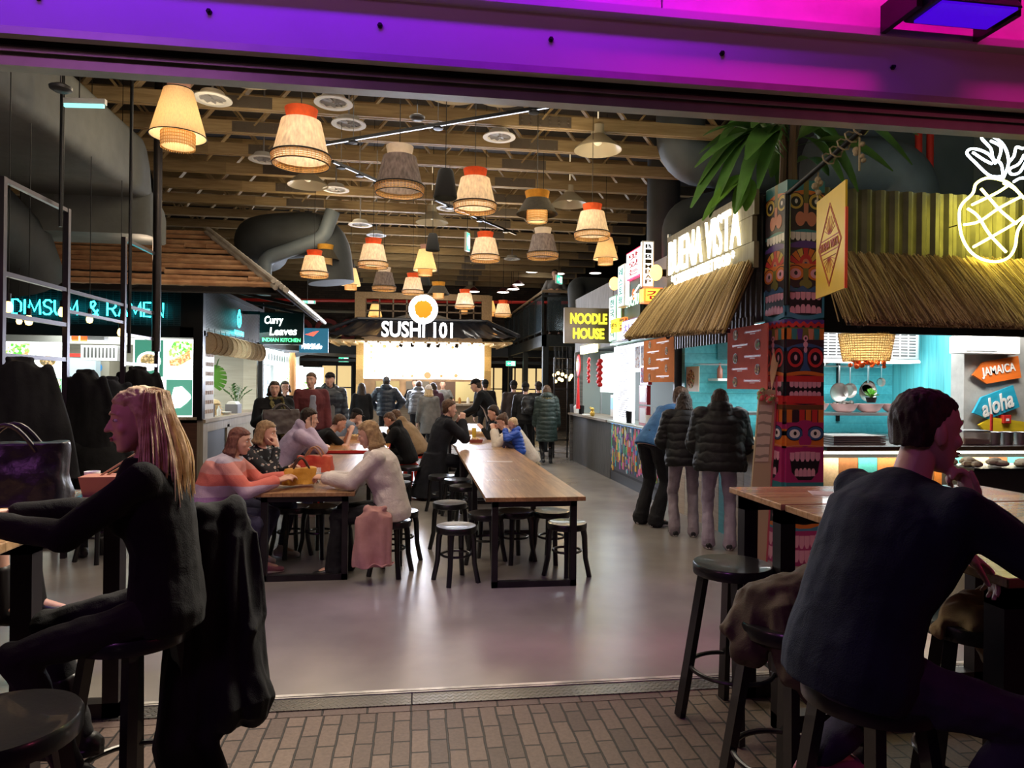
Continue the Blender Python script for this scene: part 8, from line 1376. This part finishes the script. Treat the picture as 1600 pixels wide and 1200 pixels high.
# standing on the left
_, SC_ = pr('person with dark bob wearing a black cape and an olive scarf', -1.98, 10.05, -150, 1.68, None, 2, 2, hands=(None, (.14, .30, 1.16)), hopt=({}, {'curl': .9}), female=True, bulk=1.45, tmat=BLKK, tthick=.045, tail=.35, tailw=(.28, .2), legm=BT, shoem=SHB, hair='bob', hmat=H_DARK, hlen=.09, vox=.010, hy=-18, top='coat')
q = MB(); nk = SC_['nk']; cu = SC_['cup']; cx2 = SC_['cx']; cy2 = SC_['cy']
for k in range(12): a = k * PI / 6; q.ball(nk + cu * .02 + cx2 * math.sin(a) * .095 + cy2 * math.cos(a) * .09, .042, 9, 6)
for s in (-1, 1): limb(q, [nk + cx2 * s * .07 + cy2 * .10, nk + cx2 * s * .07 + cy2 * .20 - UZ * .15, nk + cx2 * s * .06 + cy2 * .215 - UZ * .55], [.045, .055, .05])
link_mesh('scarf', remesh(q, .010, 1, .04, 18), OLI, _)
bag('handbag', 'big grey-brown leather tote carried by the person with the olive scarf', (-1.80, 9.62, .92), .4, .52, .2, .34, mat('taupe_leather', (.07, .055, .05), .45, bump=.3, bscale=30), True)
pr('person with glasses and hand at the mouth behind the scarf wearer', -2.35, 12.9, -165, 1.68, None, 2, 2, hands=(None, (.03, .26, 1.38)), hopt=({}, {'dir': (-.2, -.2, 1), 'curl': 1}), elbow=((-.5, -.5, -.6), (.4, .6, -.8)), tmat=BLKK, legm=BT, shoem=SHB, hair='bob', hmat=H_DARK, hlen=.05, vox=.012, specs=True)
pr('person in an open burgundy jacket over a blue-grey shirt, looking right', -1.68, 11.5, -162, 1.82, None, 0, 3, tmat=BURG, tthick=.035, inner=SHIRT, legm=JE, shoem=SHB, hair='short', hmat=H_BROWN, vox=.010, hy=-28, skin=SKIN, top='jacket', bulk=1.08)
pr('person in a dark cap and black puffer with grey hood standing beside the burgundy jacket', -1.50, 12.4, -160, 1.83, None, 0, 3, tmat=PUFN, tthick=.045, puff=.05, hood=True, legm=BT, shoem=SHB, hair='short', hat=('cap', BLKK), vox=.011, hy=-30, hp=-6, top='jacket', inner=GRC)
pr('person with long dark hair seen from behind left of the sushi queue', -1.22, 16.0, 14, 1.66, None, 2, 2, tmat=BLKK, tthick=.03, female=True, legm=BT, shoem=SHB, hair='long', hmat=H_DARK, hlen=.24, vox=.014)
pr('person in a dark beanie and blue-grey puffer from behind, elbows out, queuing for sushi', -.70, 16.6, -4, 1.80, None, 2, 3, hands=((-.22, .18, 1.02), (.22, .18, 1.02)), elbow=((-1, -.2, -.2), (1, -.2, -.2)), tmat=PUFN, tthick=.045, puff=.05, hood=True, legm=BT, shoem=SHB, hair='short', hat=('beanie', PUFG), vox=.013, top='jacket')
pr('person in a grey puffer bending toward the sushi counter, seen from behind', .03, 17.2, -8, 1.80, None, 26, 8, hands=((-.1, .5, 1.15), (.14, .5, 1.15)), tmat=PUFG, tthick=.045, puff=.05, hood=True, legm=BT, shoem=SHB, hair='short', hmat=H_BROWN, vox=.013, top='jacket')
pr('dark-haired person in a plum coat from behind, right of the grey puffer', .42, 16.6, 10, 1.68, None, 3, 3, tmat=BURD, tthick=.04, tail=.35, puff=0, hood=True, legm=BT, shoem=SHB, hair='bob', hmat=H_DARK, hlen=.06, vox=.014, top='coat')
pr('sushi cook in a grey t-shirt standing behind the counter', .75, 19.6, 178, 1.76, None, 4, 2, hands=((-.2, .3, 1.15), (.2, .3, 1.15)), tmat=GRC, bare=1., hair='crop', hmat=H_BROWN, legm=BT, shoem=SHB, vox=.013, z0=0)
pr('second sushi cook mostly hidden behind the queue', -.02, 19.7, 170, 1.78, None, 4, 2, hands=((-.2, .3, 1.15), (.2, .3, 1.15)), tmat=BLKK, hair='short', hmat=H_BROWN, legm=BT, shoem=SHB, vox=.014)
pr('person in black with dark beanie behind the one leaning in the black cap', 1.70, 16.9, 8, 1.76, None, 2, 3, tmat=BLKK, tthick=.04, legm=BT, shoem=SHB, hair='short', hat=('beanie', BLKK), vox=.014, top='jacket')
pr('person in a dark brown coat and black beanie standing before the glazed doors', 2.22, 15.6, -6, 1.74, None, 1, 3, tmat=BRN, tthick=.035, tail=.3, legm=BT, shoem=SHB, hair='short', hat=('beanie', BLKK), vox=.013, top='coat')
_, BP = pr('person in black with a rucksack seen from behind near the balcony', 2.30, 14.4, -8, 1.70, None, 2, 3, tmat=PUFB, tthick=.04, tail=.1, legm=BT, shoem=SHB, hair='short', hat=('beanie', BLKK), vox=.012, top='jacket')
t = thing('backpack', 'black rucksack on the back of the person near the balcony', 'backpack', (2.33, 14.17, 1.0)); q = MB(); loft(q, [(V((0, 0, z)), V((1, 0, 0)), V((0, 1, 0)), rx, ry) for z, rx, ry in ((0, .10, .06), (.03, .15, .09), (.2, .16, .10), (.36, .14, .08), (.42, .08, .04))], 18); q.ball((0, -.10, .12), (.11, .05, .10)); link_mesh('pack', remesh(q, .012, 1, .02), mat('rucksack', (.012, .012, .013), .5, bump=.2), t)
pr('dark figure with black hair between the rucksack and the fur-hooded coat', 2.80, 15.6, 0, 1.72, None, 2, 3, tmat=BLKK, tthick=.035, legm=BT, shoem=SHB, hair='short', hat=('beanie', BRN), vox=.014, top='jacket')
pr('person in a knee-length quilted dark green coat with pale fur hood, walking away', 2.68, 13.95, -4, 1.66, None, 2, 4, feet=((-.09, -.16, .13), (.10, .14, .085)), tmat=GRN, tthick=.045, puff=.04, tail=.48, tailw=(.22, .18), fur=FUR, hood=True, legm=BT, shoem=SHB, shoe='boot', female=True, hair='bob', hmat=H_BROWN, hlen=.02, vox=.011, top='coat')
# at the Caribbean counter
pr('person in a blue sweatshirt and wide black jeans bending over the side counter', 2.78, 7.85, -62, 1.88, 1.0, 42, 14, hands=((-.1, .55, 1.08), (.15, .5, 1.08)), tmat=BLU, tthick=.025, legm=BT, legw=1.25, flare=.03, shoem=SHB, hair='short', hmat=H_BROWN, vox=.009, hp=10)
_, NF = pr('person with long brown hair in a short black puffer and pale grey jeans', 2.93, 7.22, -14, 1.62, None, 7, 6, hands=((-.1, .32, 1.02), (.12, .32, 1.02)), female=True, tmat=PUFB, tthick=.055, puff=.05, collar='coat', legm=GJ, legw=1.14, flare=.022, shoem=SHB, hair='long', hmat=H_DARK, hlen=.14, vox=.008, hp=14, hy=-10, top='jacket')
pr('person in a bulky black puffer with big collar and lilac jeans', 3.06, 6.62, -22, 1.66, None, 6, 6, hands=((-.12, .32, 1.0), (.12, .32, 1.0)), female=True, bulk=1.22, tmat=PUFB, tthick=.07, puff=.05, hood=True, legm=LJ, legw=1.14, flare=.022, shoem=SHB, hair='bob', hmat=H_DARK, hlen=.05, vox=.008, hp=12, top='jacket')
q = MB(); c = NF['nk'] - NF['cup'] * .10 + NF['cx'] * .07 - NF['cy'] * .20; q.poly([c + NF['cx'] * u + NF['cup'] * v for u, v in ((-.02, -.01), (.022, -.01), (.022, .012), (.008, .022), (-.012, .018))], .004, -NF['cy']); q.build('logo_patch', WHITE, _)
bag('shoulder_bag', 'small black pleated bag hanging between the two black puffers', (2.98, 6.78, .86), .2, .14, .07, .15, LEA, True)
# left background
pr('dark-haired person in a dark jacket eating at the low table behind the steel frames', -3.72, 9.0, 176, 1.76, .56, 16, 8, hands=((-.14, .36, .86), (.14, .36, .86)), feet=((-.12, .3, .085), (.12, .3, .085)), tmat=BLKK, tthick=.03, legm=BT, shoem=SHB, hair='short', hmat=H_DARK, vox=.010, hy=14, skin=SKIN2, top='jacket')
pr('person in a black hooded top with back turned between the steel frames', -2.85, 6.75, 25, 1.72, .56, 12, 8, hands=((-.14, .4, .86), (.14, .4, .86)), feet=((-.12, .2, .085), (.12, .0, .085)), tmat=BLKK, tthick=.035, hood=True, legm=BT, shoem=SHB, shoe='boot', hair='short', hmat=H_DARK, vox=.011, top='jacket')
pr('person up on the balcony leaning on the corner rail', 3.42, 16.95, 168, 1.72, None, 24, 8, hands=((-.15, .3, 1.12), (.15, .3, 1.12)), tmat=GRC, legm=BT, shoem=SHB, hair='short', vox=.014, z0=2.86, top='jacket')
for x, y, l in ((-1.58, 6.72, 'low black stool under the person in the floral blouse'), (-1.68, 6.0, 'low black stool under the person in the striped sweater'), (-.2, 6.03, 'low black stool under the person in the off-white sweater'), (.30, 9.95, 'low black stool hidden under the long black coat'), (1.66, 10.05, 'low black stool under the person in cream'), (-1.55, 10.0, 'low black stool under the person in the black t-shirt'), (-2.85, 6.75, 'low black stool between the steel frames'), (-3.72, 9.0, 'low stool of the eater behind the steel frames'), (-1.45, 11.9, 'low stool under the person in the cap in the left row'), (1.6, 11.3, 'low stool under the half hidden dark-haired person')): put_stool(S1, True, l, x, y, x * 3, gl)
t = thing('phone', 'dark phone held to the ear by the person in lavender', 'phone', (0, 0, 0)); hw = V((-1.66, 8.75, 0)) + Matrix.Rotation(math.radians(-82), 3, 'Z') @ (PH['wr'][1] + V((-.035, .01, .10))); t.location = hw; q = MB(); q.box((0, 0, 0), (.009, .07, .145), rz=.2, rx=.2); q.build('case', BLACK, t)
bpy.data.scenes.remove(TMP)
